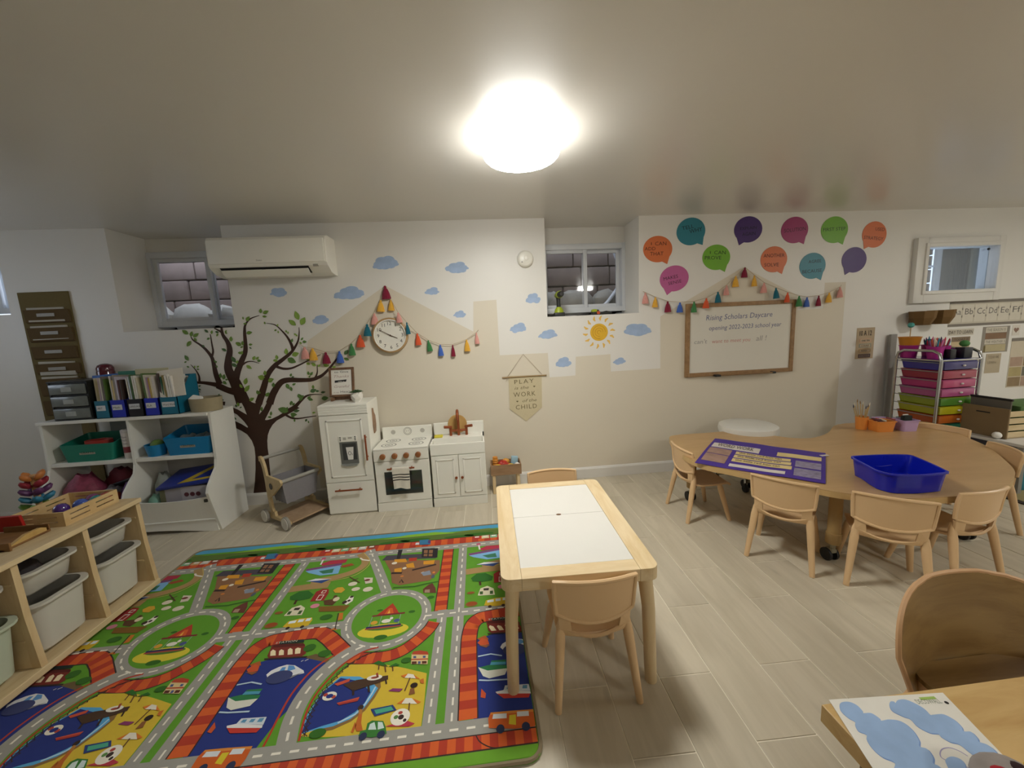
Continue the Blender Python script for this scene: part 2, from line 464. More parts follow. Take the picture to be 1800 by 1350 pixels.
# small framed window at the right end
w3 = struct(thing('window_3', None, None, (4.0, YW, 1.41)))
fo = [(3.955, 1.42), (4.845, 1.995)]; fi = [(4.065, 1.53), (4.775, 1.912)]
b = MB()
for (x0, z0, x1, z1, y) in ((3.955, 1.42, 4.06, 1.995, 0.0), (4.775, 1.42, 4.845, 1.995, 0), (4.06, 1.42, 4.775, 1.525, 0), (4.06, 1.912, 4.775, 1.995, 0)):
    b.box(x0, x1, YW - 0.042, YW, z0, z1, 0.006)
for (x0, z0, x1, z1) in ((4.03, 1.495, 4.062, 1.945), (4.772, 1.495, 4.80, 1.945), (4.06, 1.495, 4.775, 1.527), (4.06, 1.91, 4.775, 1.945)):
    b.box(x0, x1, YW - 0.054, YW - 0.03, z0, z1, 0.005)
b.build('casing', trim_white, w3, True)
b = MB(); b.box(4.08, 4.78, YW + 0.03, YW + 0.034, 1.525, 1.915); b.build('pane', glass_mat('dim_glass', 0.12, (0.75, 0.8, 0.85)), w3)
rib = M('ribbed_well_metal', '6d747c', 0.4, metal=0.5, vary=0.08)
b = MB()
ribs = []
for i in range(60):
    x = 4.82 + 0.62 * i / 59
    ribs.append((x, 3.66 + 0.16 * math.sin(PI * (i / 59) * 0.8 + 0.2) + 0.008 * math.sin(i * 1.3)))
b.loft([[(x, y, z) for x, y in ribs] for z in (1.3, 2.2)], False, False, False)
b.build('ribbed_sheet', rib, w3, True)
b = MB(); b.box(4.3, 4.80, 3.735, 3.75, 1.2, 2.25); b.build('mortar_bed', mortar, w3)
b = MB(); b.box(4.76, 4.82, 3.63, 3.66, 1.3, 2.2, 0.004); b.build('well_edge', vinyl, w3)
for i, z in enumerate((1.36, 1.5, 1.64, 1.78, 1.92)):
    b = MB(); b.box(4.35 + 0.05 * (i % 2), 4.75, 3.66, 3.72, z, z + 0.13, 0.006); b.build('block', M('brown_block', '5a4640', 0.85, vary=0.25, bump=0.4), w3)
b = MB(); b.tube(spl([(4.5, 3.63, 1.86), (4.62, 3.63, 1.81), (4.74, 3.635, 1.80)]), 0.010, 6); b.build('pipe', M('white_plastic_hose', 'dfe6f0'), w3, True)
b = MB(); b.box(5.10, 5.6, 3.58, 3.60, 1.3, 2.2); b.build('well_panel', M('grey_green_panel', '7f8078', 0.6), w3)
b = MB(); b.box(4.25, 5.9, 3.34, 4.3, 2.26, 2.29); b.build('sky_blocker', well_side, w3)  # unseen plate added above the well to block sky light and dim it
b = MB(); b.ball((4.75, YW + 0.015, 1.888), 0.012, 0.01, 0.012, 8, 6); b.build('latch', M('black_latch', '151515', 0.4), w3)

# window in the left wall, out of the picture: cool daylight on the left of the room
w5 = struct(thing('window_5', None, None, (-4.6, 1.15, 1.15)))
b = MB(); b.box(-4.66, -4.59, 1.15, 1.20, 1.15, 2.05); b.box(-4.66, -4.59, 2.40, 2.45, 1.15, 2.05); b.box(-4.66, -4.59, 1.2, 2.4, 1.15, 1.2); b.box(-4.66, -4.59, 1.2, 2.4, 2.0, 2.05); b.box(-4.65, -4.60, 1.78, 1.82, 1.2, 2.0)
b.build('frame', vinyl, w5)
b = MB(); b.box(-4.64, -4.636, 1.2, 2.4, 1.2, 2.0); b.build('pane', pane_mat, w5)

# ---------------------------------------------------------------- ceiling lamps
lamp_em = M('lit_diffuser', LAMP_RGB, 0.5, vary=0.0)
nt = lamp_em.node_tree; pb = nt.nodes['Principled BSDF']; pb.inputs['Emission Color'].default_value = (*LAMP_RGB, 1); pb.inputs['Emission Strength'].default_value = LAMP
lamp_side = M('dim_diffuser_side', LAMP_RGB, 0.5, vary=0.0)
pb = lamp_side.node_tree.nodes['Principled BSDF']; pb.inputs['Emission Color'].default_value = (*LAMP_RGB, 1); pb.inputs['Emission Strength'].default_value = LAMP * 0.22
lamp_base = M('lamp_base_white', 'e8e6e0', 0.4)
def ceiling_lamp(x, y, label):
    t = thing('ceiling_lamp', label, 'lamp', (x, y, H), group='round flush ceiling lamps')
    b = MB(); b.lathe([(0.168, -0.022), (0.172, -0.018), (0.172, -0.0005)], (x, y, H), 48); b.build('base', lamp_base, t, True)
    b = MB(); b.lathe([(0.150, -0.098), (0.168, -0.094), (0.178, -0.084)], (x, y, H), 48); b.mi = 1; b.lathe([(0.178, -0.084), (0.181, -0.07), (0.181, -0.030), (0.176, -0.0225)], (x, y, H), 48); b.build('diffuser', [lamp_em, lamp_side], t, True)
ceiling_lamp(0.255, 1.90, 'lit round flush ceiling lamp over the middle of the room')
ceiling_lamp(4.9, 1.1, 'round flush ceiling lamp at the right end of the room')
ceiling_lamp(2.4, -1.2, 'added fill lamp on the ceiling, out of view behind the oak table')  # fill lamp added out of view to even out the room's brightness

# ================================================================ things on the long wall
plastic_white = M('warm_white_plastic', 'edeadf', 0.32, vary=0.01)
black = M('black', '141414', 0.5, vary=0.05)
ink = M('black_ink', '1c1a19', 0.7, vary=0.03)

# air conditioner
AX0, AX1, AZ0, AZ1 = -1.905, -1.075, 1.842, 2.118
ac = thing('air_conditioner', 'long white split air conditioner high on the wall beside the left window', 'air conditioner', (-1.49, YW, AZ0))
prof = [(YW, AZ1), (YW - 0.15, AZ1), (YW - 0.19, AZ1 - 0.012), (YW - 0.205, AZ1 - 0.04), (YW - 0.208, AZ0 + 0.075), (YW - 0.195, AZ0 + 0.055), (YW - 0.13, AZ0 + 0.012), (YW - 0.06, AZ0), (YW, AZ0)]
b = MB(); b.prism(prof, 'x', AX0, AX1)
o = b.build('housing', plastic_white, ac); m_ = o.modifiers.new('edge', 'BEVEL'); m_.width = 0.012; m_.segments = 3; m_.limit_method = 'ANGLE'; m_.angle_limit = math.radians(50)
b = MB(); b.box(AX0 + 0.012, AX1 - 0.012, YW - 0.216, YW - 0.2, AZ0 + 0.078, AZ1 - 0.03, 0.004); b.build('front_panel', plastic_white, ac, True)
b = MB()
b._add([(AX0 + 0.07, YW - 0.1965, AZ0 + 0.052), (AX1 - 0.14, YW - 0.1965, AZ0 + 0.052), (AX1 - 0.14, YW - 0.1335, AZ0 + 0.011), (AX0 + 0.07, YW - 0.1335, AZ0 + 0.011)], [(0, 1, 2, 3)])
b.build('air_slot', black, ac)
b = MB(); b.T = Matrix.Translation((0, YW - 0.172, AZ0 + 0.018)) @ Matrix.Rotation(-0.75, 4, 'X'); b.box(AX0 + 0.075, AX1 - 0.145, -0.026, 0.036, -0.003, 0.003, 0.002); b.build('louver', plastic_white, ac)
b = MB(); b.box(AX0 + 0.36, AX0 + 0.385, YW - 0.197, YW - 0.18, AZ0 + 0.036, AZ0 + 0.05); b.build('louver_pivot', black, ac)
b = MB(); b.box(AX1 - 0.105, AX1 - 0.07, YW - 0.2, YW - 0.185, AZ0 + 0.047, AZ0 + 0.066); b.build('display_window', M('display_grey', '9c978c', 0.3), ac)
b = MB(); put_text(b, 'Daikin', lambda q: (q[0], YW - 0.2166, q[1]), -1.565, AZ0 + 0.092, 0.011); b.build('logo', M('grey_print', '6f6b63', 0.5), ac)

# smoke detector
sx_, sz_ = (.426,1.926)
sd = thing('smoke_detector', 'round white smoke detector on the wall left of the middle window', 'detector', (sx_, YW, sz_))
b = MB(); b.disc_y([(0.066, 0), (0.068, -0.004), (0.068, -0.016), (0.060, -0.030), (0.048, -0.036), (0.0, -0.037)], (sx_, YW, sz_), 36); b.build('housing', plastic_white, sd, True)
b = MB(); b.disc_y([(0.020, 0), (0.022, -0.002), (0.018, -0.004), (0.0, -0.0045)], (sx_ + 0.008, YW - 0.036, sz_ + 0.005), 20); b.build('test_button', plastic_white, sd, True)
b = MB(); b.disc_y([(0.006, 0), (0.006, -0.003), (0.0, -0.003)], (sx_ - 0.03, YW - 0.034, sz_ - 0.028), 10); b.build('indicator', M('grey_dot', '8b8880'), sd)

# wall clock
cx_, cz_ = -0.708, 1.357
ck = thing('wall_clock', 'round wall clock with thin wooden rim showing ten to four', 'clock', (cx_, YW, cz_))
R_ = 0.128
rim_w = wood('clock_rim_wood', 'b59468', '9a7a50', 0.5, (8, 8, 8))
b = MB(); b.disc_y([(R_ + 0.008, 0), (R_ + 0.014, -0.006), (R_ + 0.014, -0.038), (R_ + 0.008, -0.042), (R_, -0.042), (R_, -0.02)], (cx_, YW, cz_), 48); b.build('rim', rim_w, ck, True)
b = MB(); b.disc_y([(R_, -0.022), (R_, -0.026), (0, -0.026)], (cx_, YW, cz_), 48); b.build('dial', M('dial_white', 'e6e2d6', 0.5), ck)
b = MB(); b.disc_y([(R_ + 0.001, -0.028), (R_ + 0.001, -0.041), (R_ - 0.008, -0.041), (R_ - 0.005, -0.028), (R_ + 0.001, -0.028)], (cx_, YW, cz_), 48, False); b.build('inner_ring', M('ring_white', 'eceae2', 0.4), ck, True)
b = MB()
for n in range(1, 13):
    a = PI / 2 - n * PI / 6
    put_text(b, str(n), wallf(YW - 0.0268), cx_ + 0.096 * math.cos(a), cz_ + 0.096 * math.sin(a) - 0.0135, 0.027, center=True)
for n in range(60):
    a = n * PI / 30
    r0 = 0.115
    b.flat(ribbon([(cx_ + r0 * math.cos(a), cz_ + r0 * math.sin(a)), (cx_ + 0.119 * math.cos(a), cz_ + 0.119 * math.sin(a))], 0.0015), wallf(YW - 0.0268))
b.build('numerals', ink, ck)
def hand(name, a, L, w, y, m):
    b = MB(); d = (math.cos(a), math.sin(a))
    pl = ribbon([(cx_ - d[0] * 0.02, cz_ - d[1] * 0.02), (cx_ + d[0] * L, cz_ + d[1] * L)], [w, w * 0.7])
    b.prism(pl, 'y', YW - y, YW - y - 0.001); b.build(name, m, ck)
hand('hour_hand', math.radians(90 - 115 - 0), 0.062, 0.006, 0.030, M('brown_hand', '4a2f20'))
hand('minute_hand', math.radians(90 + 60), 0.092, 0.005, 0.0325, M('brown_hand', '4a2f20'))
b = MB(); b.disc_y([(0.006, -0.027), (0.006, -0.035), (0.0, -0.036)], (cx_, YW, cz_), 14); b.build('hub', M('brown_hand', '4a2f20'), ck)

# ---------------------------------------------------------------- tassel garlands
TC = {'maroon': '7d1030', 'yellow': 'e0a93a', 'pink': 'd99a8f', 'teal': '0f6274', 'orange': 'd4552b', 'green': '3b7c44', 'blue': '3f63b4'}
tas_mat = {k: M('felt_' + k, v, 0.95, vary=0.12, scale=60, bump=0.4, sheen=0.3) for k, v in TC.items()}
string_mat = M('garland_string', 'b8a68a', 0.8)
tas_mesh = {}
def tassel(parent, x, z, col, h, w, ang, y):
    key = (col,)
    b = MB()
    n = 12; rings = []
    for r, zz in ((0.10, 0.0), (0.16, -0.06), (0.18, -0.13), (0.15, -0.17), (0.30, -0.30), (0.42, -0.6), (0.50, -0.95), (0.48, -1.0)):
        ring = []
        for j in range(n * 2):
            wob = 1 + (0.10 if j % 2 else -0.06) * min(1, max(0, (-zz - 0.2) * 2))
            a_ = 2 * PI * j / (n * 2)
            ring.append((x + r * w * wob * math.cos(a_), y + 0.55 * r * w * wob * math.sin(a_), z + zz * h))
        rings.append(ring)
    b.loft(rings)
    if ang:
        b2 = Matrix.Translation((x, y, z)) @ Matrix.Rotation(ang, 4, 'Y') @ Matrix.Translation((-x, -y, -z))
        bmesh.ops.transform(b.b, matrix=b2, verts=list(b.b.verts))
    o = b.build('tassel', tas_mat[col], parent, True)
    return o
def garland(label, items, cord, offset=0.02):
    g = thing('tassel_garland', label, 'garland', (items[len(items) // 2][0], YW, items[len(items) // 2][1]), group='tassel garlands on the wall')
    b = MB(); b.tube([(x, YW - 0.014 if yy is None else yy, z) for x, z, yy in cord], 0.0022, 5); b.build('cord', string_mat, g, True)
    for x, z, col, h, w, ang, y in items: tassel(g, x, z, col, h, w, ang, y)
T1 = [(-1.391,1.295),(-1.330,1.283),(-1.232,1.246),(-1.124,1.249),(-1.024,1.305),(-.949,1.370),(-.875,1.454),(-.820,1.538),(-.761,1.640),(-.717,1.751),(-.679,1.641),(-.625,1.535),(-.564,1.454),(-.493,1.362),(-.409,1.302),(-.314,1.260),(-.211,1.254),(-.095,1.291),(-.011,1.344)]
C1 = ['pink', 'yellow', 'maroon', 'blue', 'green', 'orange', 'teal', 'pink', 'yellow', 'maroon', 'yellow', 'pink', 'teal', 'orange', 'green', 'blue', 'maroon', 'yellow', 'pink']
H1 = [0.095, 0.098, 0.092, 0.096, 0.096, 0.098, 0.096, 0.09, 0.092, 0.105, 0.088, 0.082, 0.096, 0.096, 0.092, 0.092, 0.096, 0.096, 0.092]
W1 = [0.062, 0.06, 0.06, 0.055, 0.05, 0.062, 0.056, 0.056, 0.056, 0.065, 0.046, 0.046, 0.034, 0.046, 0.042, 0.042, 0.034, 0.046, 0.036]
A1 = [0, 0, 0, 0, 0, 0.02, 0.05, 0.02, 0.05, -0.06, 0.03, -0.08, -0.08, -0.05, -0.12, -0.03, 0, -0.03, -0.05]
its = []
for (x, z), c, h, w, a in zip(T1, C1, H1, W1, A1):
    near = math.hypot(x - cx_, z - cz_) < 0.20
    its.append((x, z, c, h, w, a, YW - (0.056 if near else 0.022)))
garland('tassel garland arched over the round wall clock', its, [(x, z + 0.003, y) for x, z, c, h, w, a, y in [(its[0][0] - 0.05, its[0][1] + 0.03, 0, 0, 0, 0, YW - 0.01)] + its + [(its[-1][0] + 0.02, its[-1][1] + 0.02, 0, 0, 0, 0, YW - 0.01)]])
T2 = [(1.445,1.614),(1.534,1.573),(1.644,1.534),(1.755,1.520),(1.869,1.521),(1.980,1.545),(2.083,1.595),(2.176,1.650),(2.257,1.724),(2.338,1.794),(2.428,1.723),(2.522,1.657),(2.615,1.609),(2.728,1.565),(2.838,1.531),(2.935,1.518),(3.047,1.528),(3.147,1.549),(3.248,1.595)]
C2 = ['pink', 'yellow', 'maroon', 'blue', 'green', 'orange', 'teal', 'pink', 'yellow', 'maroon', 'yellow', 'pink', 'teal', 'orange', 'green', 'blue', 'maroon', 'yellow', 'pink']
its = []
for i, ((x, z), c) in enumerate(zip(T2, C2)):
    its.append((x, z, c, [0.092, 0.085][i % 2], [0.052, 0.046, 0.054][i % 3], [0, 0.04, -0.03, 0.02][i % 4] - (0.10 if i == 12 else 0), YW - (0.045 if 3 < i < 7 or 11 < i < 15 else 0.022)))
garland('tassel garland hung along the top of the whiteboard', its, [(x, z + 0.003, y) for x, z, c, h, w, a, y in [(its[0][0] - 0.015, its[0][1] + 0.01, 0, 0, 0, 0, YW - 0.01)] + its + [(its[-1][0] + 0.02, its[-1][1] + 0.015, 0, 0, 0, 0, YW - 0.01)]])

# ---------------------------------------------------------------- whiteboard
wbp = thing('whiteboard', 'white dry-erase board in a light wooden frame with handwriting', 'whiteboard', (2.36, YW, 0.87))
X0, X1, Z0, Z1 = 1.815, 2.835, 0.862, 1.505
wf = wood('board_frame_wood', '9c7a52', '876641', 0.5, (20, 20, 20))
for q in ((X0, X0 + 0.035, Z0, Z1), (X1 - 0.035, X1, Z0, Z1)): b = MB(); b.box(q[0], q[1], YW - 0.026, YW, q[2], q[3], 0.003); b.build('stile', wf, wbp)
for q in ((X0 + 0.035, X1 - 0.035, Z0, Z0 + 0.035), (X0 + 0.035, X1 - 0.035, Z1 - 0.035, Z1)): b = MB(); b.box(q[0], q[1], YW - 0.025, YW, q[2], q[3], 0.003); b.build('rail', wf, wbp)
b = MB(); b.box(X0 + 0.03, X1 - 0.03, YW - 0.014, YW - 0.004, Z0 + 0.03, Z1 - 0.03); b.build('writing_surface', M('whiteboard_enamel', 'dcd8cc', 0.16, vary=0.01, coat=0.4), wbp)
f = wallf(YW - 0.0147)
marker = M('blue_marker', '6a6f92', 0.6); red_marker = M('red_marker', 'c98f86', 0.6); grey_marker = M('faded_marker', '9a9690', 0.6)
b = MB()
put_text(b, 'Rising Scholars Daycare', f, 2.00, 1.356, 0.045, 0.62, 0.012, 0.15)
put_text(b, 'opening 2022-2023 school year', f, 2.03, 1.268, 0.038, 0.68, 0.010, 0.15)
b.build('blue_lettering', marker, wbp)
b = MB(); put_text(b, "can't", f, 1.895, 1.155, 0.036, 0.12, 0.01, 0.15); put_text(b, 'all !', f, 2.475, 1.155, 0.045, 0.10, 0.01, 0.15); b.build('grey_lettering', grey_marker, wbp)
b = MB(); put_text(b, 'want to meet you', f, 2.06, 1.153, 0.033, 0.36, 0.006, 0.15); b.build('red_lettering', red_marker, wbp)
b = MB(); b.prism([(YW, 0.862), (YW - 0.055, 0.862), (YW - 0.06, 0.868), (YW - 0.06, 0.872), (YW - 0.05, 0.868), (YW, 0.868)], 'x', 2.12, 2.62); b.build('pen_tray', wf, wbp)
for x0, x1 in ((2.075, 2.125), (2.615, 2.645)): b = MB(); b.box(x0, x1, YW - 0.062, YW, 0.857, 0.875, 0.004); b.build('tray_end', black, wbp)

# ---------------------------------------------------------------- speech bubble cards
def bubble(label, cx, cz, rx, rz, tilt, tail, col, lines, side=1):
    """cut card: ellipse with a pointed tail"""
    mt = M('card_' + col, col, 0.42, vary=0.03)
    pl = ell(0, 0, rx, rz, 40)
    a0 = math.radians(-52 if side > 0 else -128)
    i0 = int(round((a0 % (2 * PI)) / (2 * PI) * 40))
    P = [(x, z) for x, z in pl]
    tip = (side * rx * 0.66, -rz * 1.16)
    P = [p for i, p in enumerate(P) if abs((i - i0 + 20) % 40 - 20) > 1]
    # put the tail in the gap
    gap = max(range(len(P)), key=lambda i: math.hypot(P[i][0] - P[(i + 1) % len(P)][0], P[i][1] - P[(i + 1) % len(P)][1]))
    P.insert(gap + 1, tip)
    ca, sa = math.cos(tilt), math.sin(tilt)
    P = [(cx + x * ca - z * sa, cz + x * sa + z * ca) for x, z in P]
    t = thing('speech_bubble', label, 'wall card', (cx, YW, cz), group='speech bubble cards above the whiteboard')
    b = MB(); b.prism(P, 'y', YW - 0.0005, YW - 0.003); b.build('card', mt, t)
    if lines:
        b = MB()
        for s, x, z, h, w in lines:
            put_text(b, s, wallf(YW - 0.0036), cx + x * ca - z * sa, cz + x * sa + z * ca, h, w, tilt)
        dk = M('print_' + col, tuple(c * 0.10 for c in hx(col)), 0.5)
        b.build('lettering', dk, t)
ORA, TEA, PUR, MAG, GRE, PNK = 'd4703c', '2a7d8e', '43246b', '9c2f66', '71ad2c', 'bb5c92'
def bp(p): return p
B = [(1.562,1.973),(1.854,2.109),(2.369,2.113),(2.798,2.098),(3.174,2.091),(3.561,2.041),(2.087,1.890),(1.711,1.726),(2.618,1.857),(2.987,1.790),(3.384,1.829)]
bubble('orange speech bubble card reading I can add that', *B[0], 0.128, 0.108, 0.0, 1, ORA, [('I', -0.06, 0.035, 0.022, 0.006), ('CAN', -0.025, 0.030, 0.030, 0.10), ('ADD', -0.115, -0.008, 0.027, 0.095), ('THAT', -0.068, -0.052, 0.030, 0.118)])
bubble('teal speech bubble card reading tell why', *B[1], 0.128, 0.112, 0.18, 1, TEA, [('TELL', -0.075, 0.025, 0.030, 0.105), ('WHY', -0.015, -0.015, 0.034, 0.115)])
bubble('large purple speech bubble card with dark lettering at the top', *B[2], 0.128, 0.108, 0.05, 1, PUR, [('EXPLAIN', -0.075, 0.0, 0.024, 0.15), ('AGAIN', -0.055, -0.05, 0.028, 0.12)], -1)
bubble('magenta speech bubble card reading solution', *B[3], 0.126, 0.110, 0.08, 1, MAG, [('SOLUTION', -0.098, -0.012, 0.030, 0.20)])
bubble('green speech bubble card reading first step', *B[4], 0.128, 0.112, 0.03, 1, GRE, [('FIRST STEP', -0.108, -0.008, 0.028, 0.212)])
bubble('orange speech bubble card reading used strategy', *B[5], 0.118, 0.112, -0.10, 1, ORA, [('USED', 0.0, 0.035, 0.028, 0.09), ('STRATEGY', -0.098, -0.045, 0.028, 0.19)], -1)
bubble('green speech bubble card reading I can prove', *B[6], 0.126, 0.106, -0.02, 1, GRE, [('I', -0.06, 0.03, 0.022, 0.006), ('CAN', -0.022, 0.025, 0.030, 0.105), ('PROVE', -0.105, -0.018, 0.030, 0.15)])
bubble('pink speech bubble card reading makes sense', *B[7], 0.130, 0.108, 0.17, 1, PNK, [('MAKES', -0.095, 0.0, 0.028, 0.13), ('SENSE', -0.06, -0.045, 0.026, 0.12)], -1)
bubble('orange speech bubble card reading another solve', *B[8], 0.124, 0.110, 0.0, 1, ORA, [('ANOTHER', -0.098, 0.018, 0.030, 0.195), ('SOLVE', -0.088, -0.060, 0.030, 0.135)])
bubble('teal speech bubble card reading agree because', *B[9], 0.124, 0.112, 0.05, 1, TEA, [('AGREE', -0.04, 0.025, 0.026, 0.12), ('BECAUSE', -0.098, -0.058, 0.028, 0.185)])
bubble('plain purple speech bubble card without lettering', *B[10], 0.120, 0.110, 0.0, 1, PUR, [], -1)

# ---------------------------------------------------------------- painted clouds and sun (stickers)
def cloud_mat():
    if 'cloud_blue' in MATS: return MATS['cloud_blue']
    mt = M('cloud_blue', '9fb4d2', 0.6, vary=0.22, scale=14)
    return mt
CL = cloud_mat()
def cloud_poly(cx, cz, w, h, seed, n=72):
    """outline of a union of puffs, by the farthest point along each direction"""
    rnd = random.Random(seed)
    puffs = [(-0.33, -0.12, 0.20), (-0.12, 0.12, 0.26), (0.12, 0.20, 0.26), (0.32, -0.05, 0.20), (0.0, -0.20, 0.24), (-0.2, -0.22, 0.2), (0.2, -0.22, 0.2), (0.44, -0.16, 0.10), (-0.45, -0.2, 0.09)]
    puffs = [(x + rnd.uniform(-.05, .05), z + rnd.uniform(-.06, .06), r * rnd.uniform(.85, 1.15)) for x, z, r in puffs]
    out = []
    for i in range(n):
        a = 2 * PI * i / n; best = 0.1
        d = (math.cos(a), math.sin(a) )
        for x, z, r in puffs:
            t = x * d[0] + z * d[1]; q = r * r - (x * x + z * z - t * t)
            if q > 0: best = max(best, t + math.sqrt(q))
        out.append((best * d[0], best * d[1]))
    mx = max(abs(p[0]) for p in out); mz = max(abs(p[1]) for p in out)
    return [(cx + p[0] / mx * w / 2, cz + p[1] / mz * h / 2) for p in out]
CLOUDS = [(677, 462, 44, 22, 'blue cloud sticker above the roof peak, right of the air conditioner'), (804, 470, 41, 19, 'pale cloud sticker left of the smoke detector'),
          (490, 514, 28, 15, 'small blue cloud sticker just under the air conditioner'), (615, 515, 53, 22, 'wide blue cloud sticker at the lower right of the air conditioner'),
          (759, 512, 25, 13, 'small blue cloud sticker over the right slope of the painted roof'), (564, 562, 27, 15, 'small blue cloud sticker above the right branches of the tree'),
          (808, 552, 22, 12, 'tiny lilac cloud sticker beside the painted tower'), (938, 524, 28, 18, 'blue cloud sticker at the left edge of the middle window'),
          (911, 576, 30, 18, 'lilac cloud sticker above the cloth banner'), (963, 587, 35, 17, 'blue cloud sticker below the cordless drill'),
          (1120, 579, 53, 24, 'large blue cloud sticker right of the yellow sun'), (991, 637, 29, 19, 'blue cloud sticker in the notch between painted towers'),
          (1089, 635, 25, 13, 'smallest cloud sticker below the yellow sun')]
CW = [(-.702,1.932),(-.132,1.879),(-1.542,1.733),(-1.000,1.708),(-.351,1.697),(-1.247,1.507),(-.138,1.504),(.485,1.609),(.345,1.370),(.595,1.306),(1.382,1.307),(.726,1.056),(1.222,1.039)]
for i, ((px_, py_, w, h, lab), (x, z)) in enumerate(zip(CLOUDS, CW)):
    k = 0.00483 if px_ < 700 else 0.00487
    b = MB(); b.prism(cloud_poly(x, z, w * k, h * k, i), 'y', YW - 0.0009, YW - 0.0016)
    o = b.build('cloud_sticker', CL, None, base=(x, YW, z)); tag(o, lab, 'sticker', 'cloud stickers on the wall')
sx, sz = (1.042,1.299)
sunm = M('sun_yellow', 'dfb02c', 0.6, vary=0.12, scale=20)
sun = thing('sun_sticker', 'yellow sun sticker with short brush-stroke rays under the middle window', 'sticker', (sx, YW, sz))
b = MB(); b.prism([(sx + p[0], sz + p[1]) for p in ell(0, 0, 0.078, 0.074, 28)], 'y', YW - 0.0009, YW - 0.0016); b.build('disc', sunm, sun)
b = MB()
for i in range(14):
    a = 2 * PI * i / 14 + 0.1
    P = [(sx + r * math.cos(a + bnd), sz + r * math.sin(a + bnd)) for r, bnd in ((0.100, 0), (0.118, 0.05), (0.142, -0.04))]
    b.flat(ribbon(P, [0.008, 0.020, 0.007]), wallf(YW - 0.0014))
b.build('rays', M('sun_ray_yellow', 'e5b956', 0.6, vary=0.1), sun)
b = MB()
for r in (0.055, 0.035, 0.016):
    P = [(sx + r * math.cos(t / 10), sz + r * math.sin(t / 10)) for t in range(0, 50)]
    b.flat(ribbon(P, 0.006), wallf(YW - 0.0019))
b.build('brush_swirl', M('sun_dark_yellow', 'c9951c', 0.6), sun)

# ---------------------------------------------------------------- tree decal
bark = M('decal_bark_brown', '3d2518', 0.6, vary=0.25, scale=6)
tree = thing('tree_decal', 'brown tree decal with green leaves spreading behind the play fridge', 'decal', (-1.66, YW, 0.1))
TR = []   # (points, widths)
def br(P, w0, w1, k=6):
    C = spl(P, k); n = len(C)
    TR.append((C, [w0 + (w1 - w0) * (i / (n - 1)) ** 0.8 for i in range(n)]))
trunk_l = [(-1.953,.093),(-1.930,.179),(-1.909,.289),(-1.896,.397),(-1.892,.477),(-1.896,.535),(-1.916,.583),(-1.944,.617)]
trunk_r = [(-1.937,.666),(-1.920,.672),(-1.912,.707),(-1.917,.764),(-1.930,.814),(-1.949,.864),(-1.966,.928)]
b = MB(); yb = YW - 0.0012
trunk = [(-1.954,.094),(-1.929,.194),(-1.909,.303),(-1.894,.419),(-1.892,.491),(-1.904,.550),(-1.933,.606),(-1.974,.641),(-2.040,.681),(-2.038,.741),(-1.966,.697),(-1.922,.662),(-1.919,.672),(-1.943,.717),(-1.987,.776),(-2.040,.814),(-2.041,.855),(-1.975,.817),(-1.913,.771),(-1.927,.835),(-1.959,.924),(-1.987,.936),(-2.057,.968),(-2.116,1.003),(-2.112,1.030),(-2.039,1.002),(-1.961,.987),(-1.930,1.023),(-1.908,.970),(-1.887,.909),(-1.863,.873),(-1.839,.861),(-1.811,.870),(-1.785,.917),(-1.762,.992),(-1.731,.990),(-1.748,.928),(-1.776,.867),(-1.803,.813),(-1.818,.768),(-1.781,.804),(-1.731,.885),(-1.672,.986),(-1.623,.983),(-1.677,.896),(-1.728,.801),(-1.779,.719),(-1.766,.715),(-1.725,.723),(-1.669,.747),(-1.605,.782),(-1.533,.823),(-1.496,.800),(-1.560,.769),(-1.631,.734),(-1.688,.706),(-1.725,.673),(-1.754,.632),(-1.773,.590),(-1.784,.541),(-1.789,.483),(-1.789,.425),(-1.792,.374),(-1.796,.279),(-1.801,.168),(-1.803,.085)]
b.flat(trunk, wallf(yb))
br([(-1.971,.964),(-2.027,.980),(-2.090,1.021),(-2.145,1.039),(-2.212,1.053),(-2.279,1.058)], 0.062, 0.016)
br([(-2.083,1.033),(-2.100,1.113),(-2.104,1.181),(-2.111,1.248),(-2.144,1.310),(-2.183,1.353),(-2.228,1.391),(-2.242,1.422)], 0.048, 0.006)
br([(-2.113,1.251),(-2.095,1.295),(-2.095,1.355),(-2.095,1.415),(-2.096,1.433)], 0.020, 0.005)
br([(-2.232,1.066),(-2.229,1.109),(-2.247,1.158),(-2.277,1.202)], 0.020, 0.004)
br([(-1.926,.874),(-1.947,.969),(-1.966,1.044),(-1.987,1.095),(-2.001,1.157),(-1.988,1.229),(-1.969,1.301),(-1.975,1.361),(-2.003,1.422),(-2.005,1.479)], 0.115, 0.016)
br([(-2.006,1.440),(-2.026,1.456),(-2.060,1.477)], 0.022, 0.008)
br([(-1.966,1.044),(-1.937,1.123),(-1.897,1.200),(-1.854,1.283),(-1.843,1.367),(-1.838,1.438),(-1.825,1.491),(-1.782,1.537),(-1.710,1.561)], 0.062, 0.004)
br([(-1.902,1.170),(-1.857,1.198),(-1.811,1.201),(-1.761,1.183)], 0.018, 0.003)
br([(-1.810,.857),(-1.752,.988),(-1.710,1.085),(-1.648,1.156),(-1.583,1.201),(-1.519,1.247),(-1.479,1.288),(-1.442,1.347),(-1.426,1.407),(-1.421,1.455)], 0.058, 0.004)
br([(-1.489,1.276),(-1.497,1.325),(-1.520,1.381),(-1.554,1.431),(-1.600,1.481),(-1.667,1.499)], 0.028, 0.003)
br([(-1.642,1.155),(-1.586,1.131),(-1.522,1.130),(-1.454,1.154),(-1.385,1.184),(-1.322,1.212),(-1.279,1.228)], 0.025, 0.004)
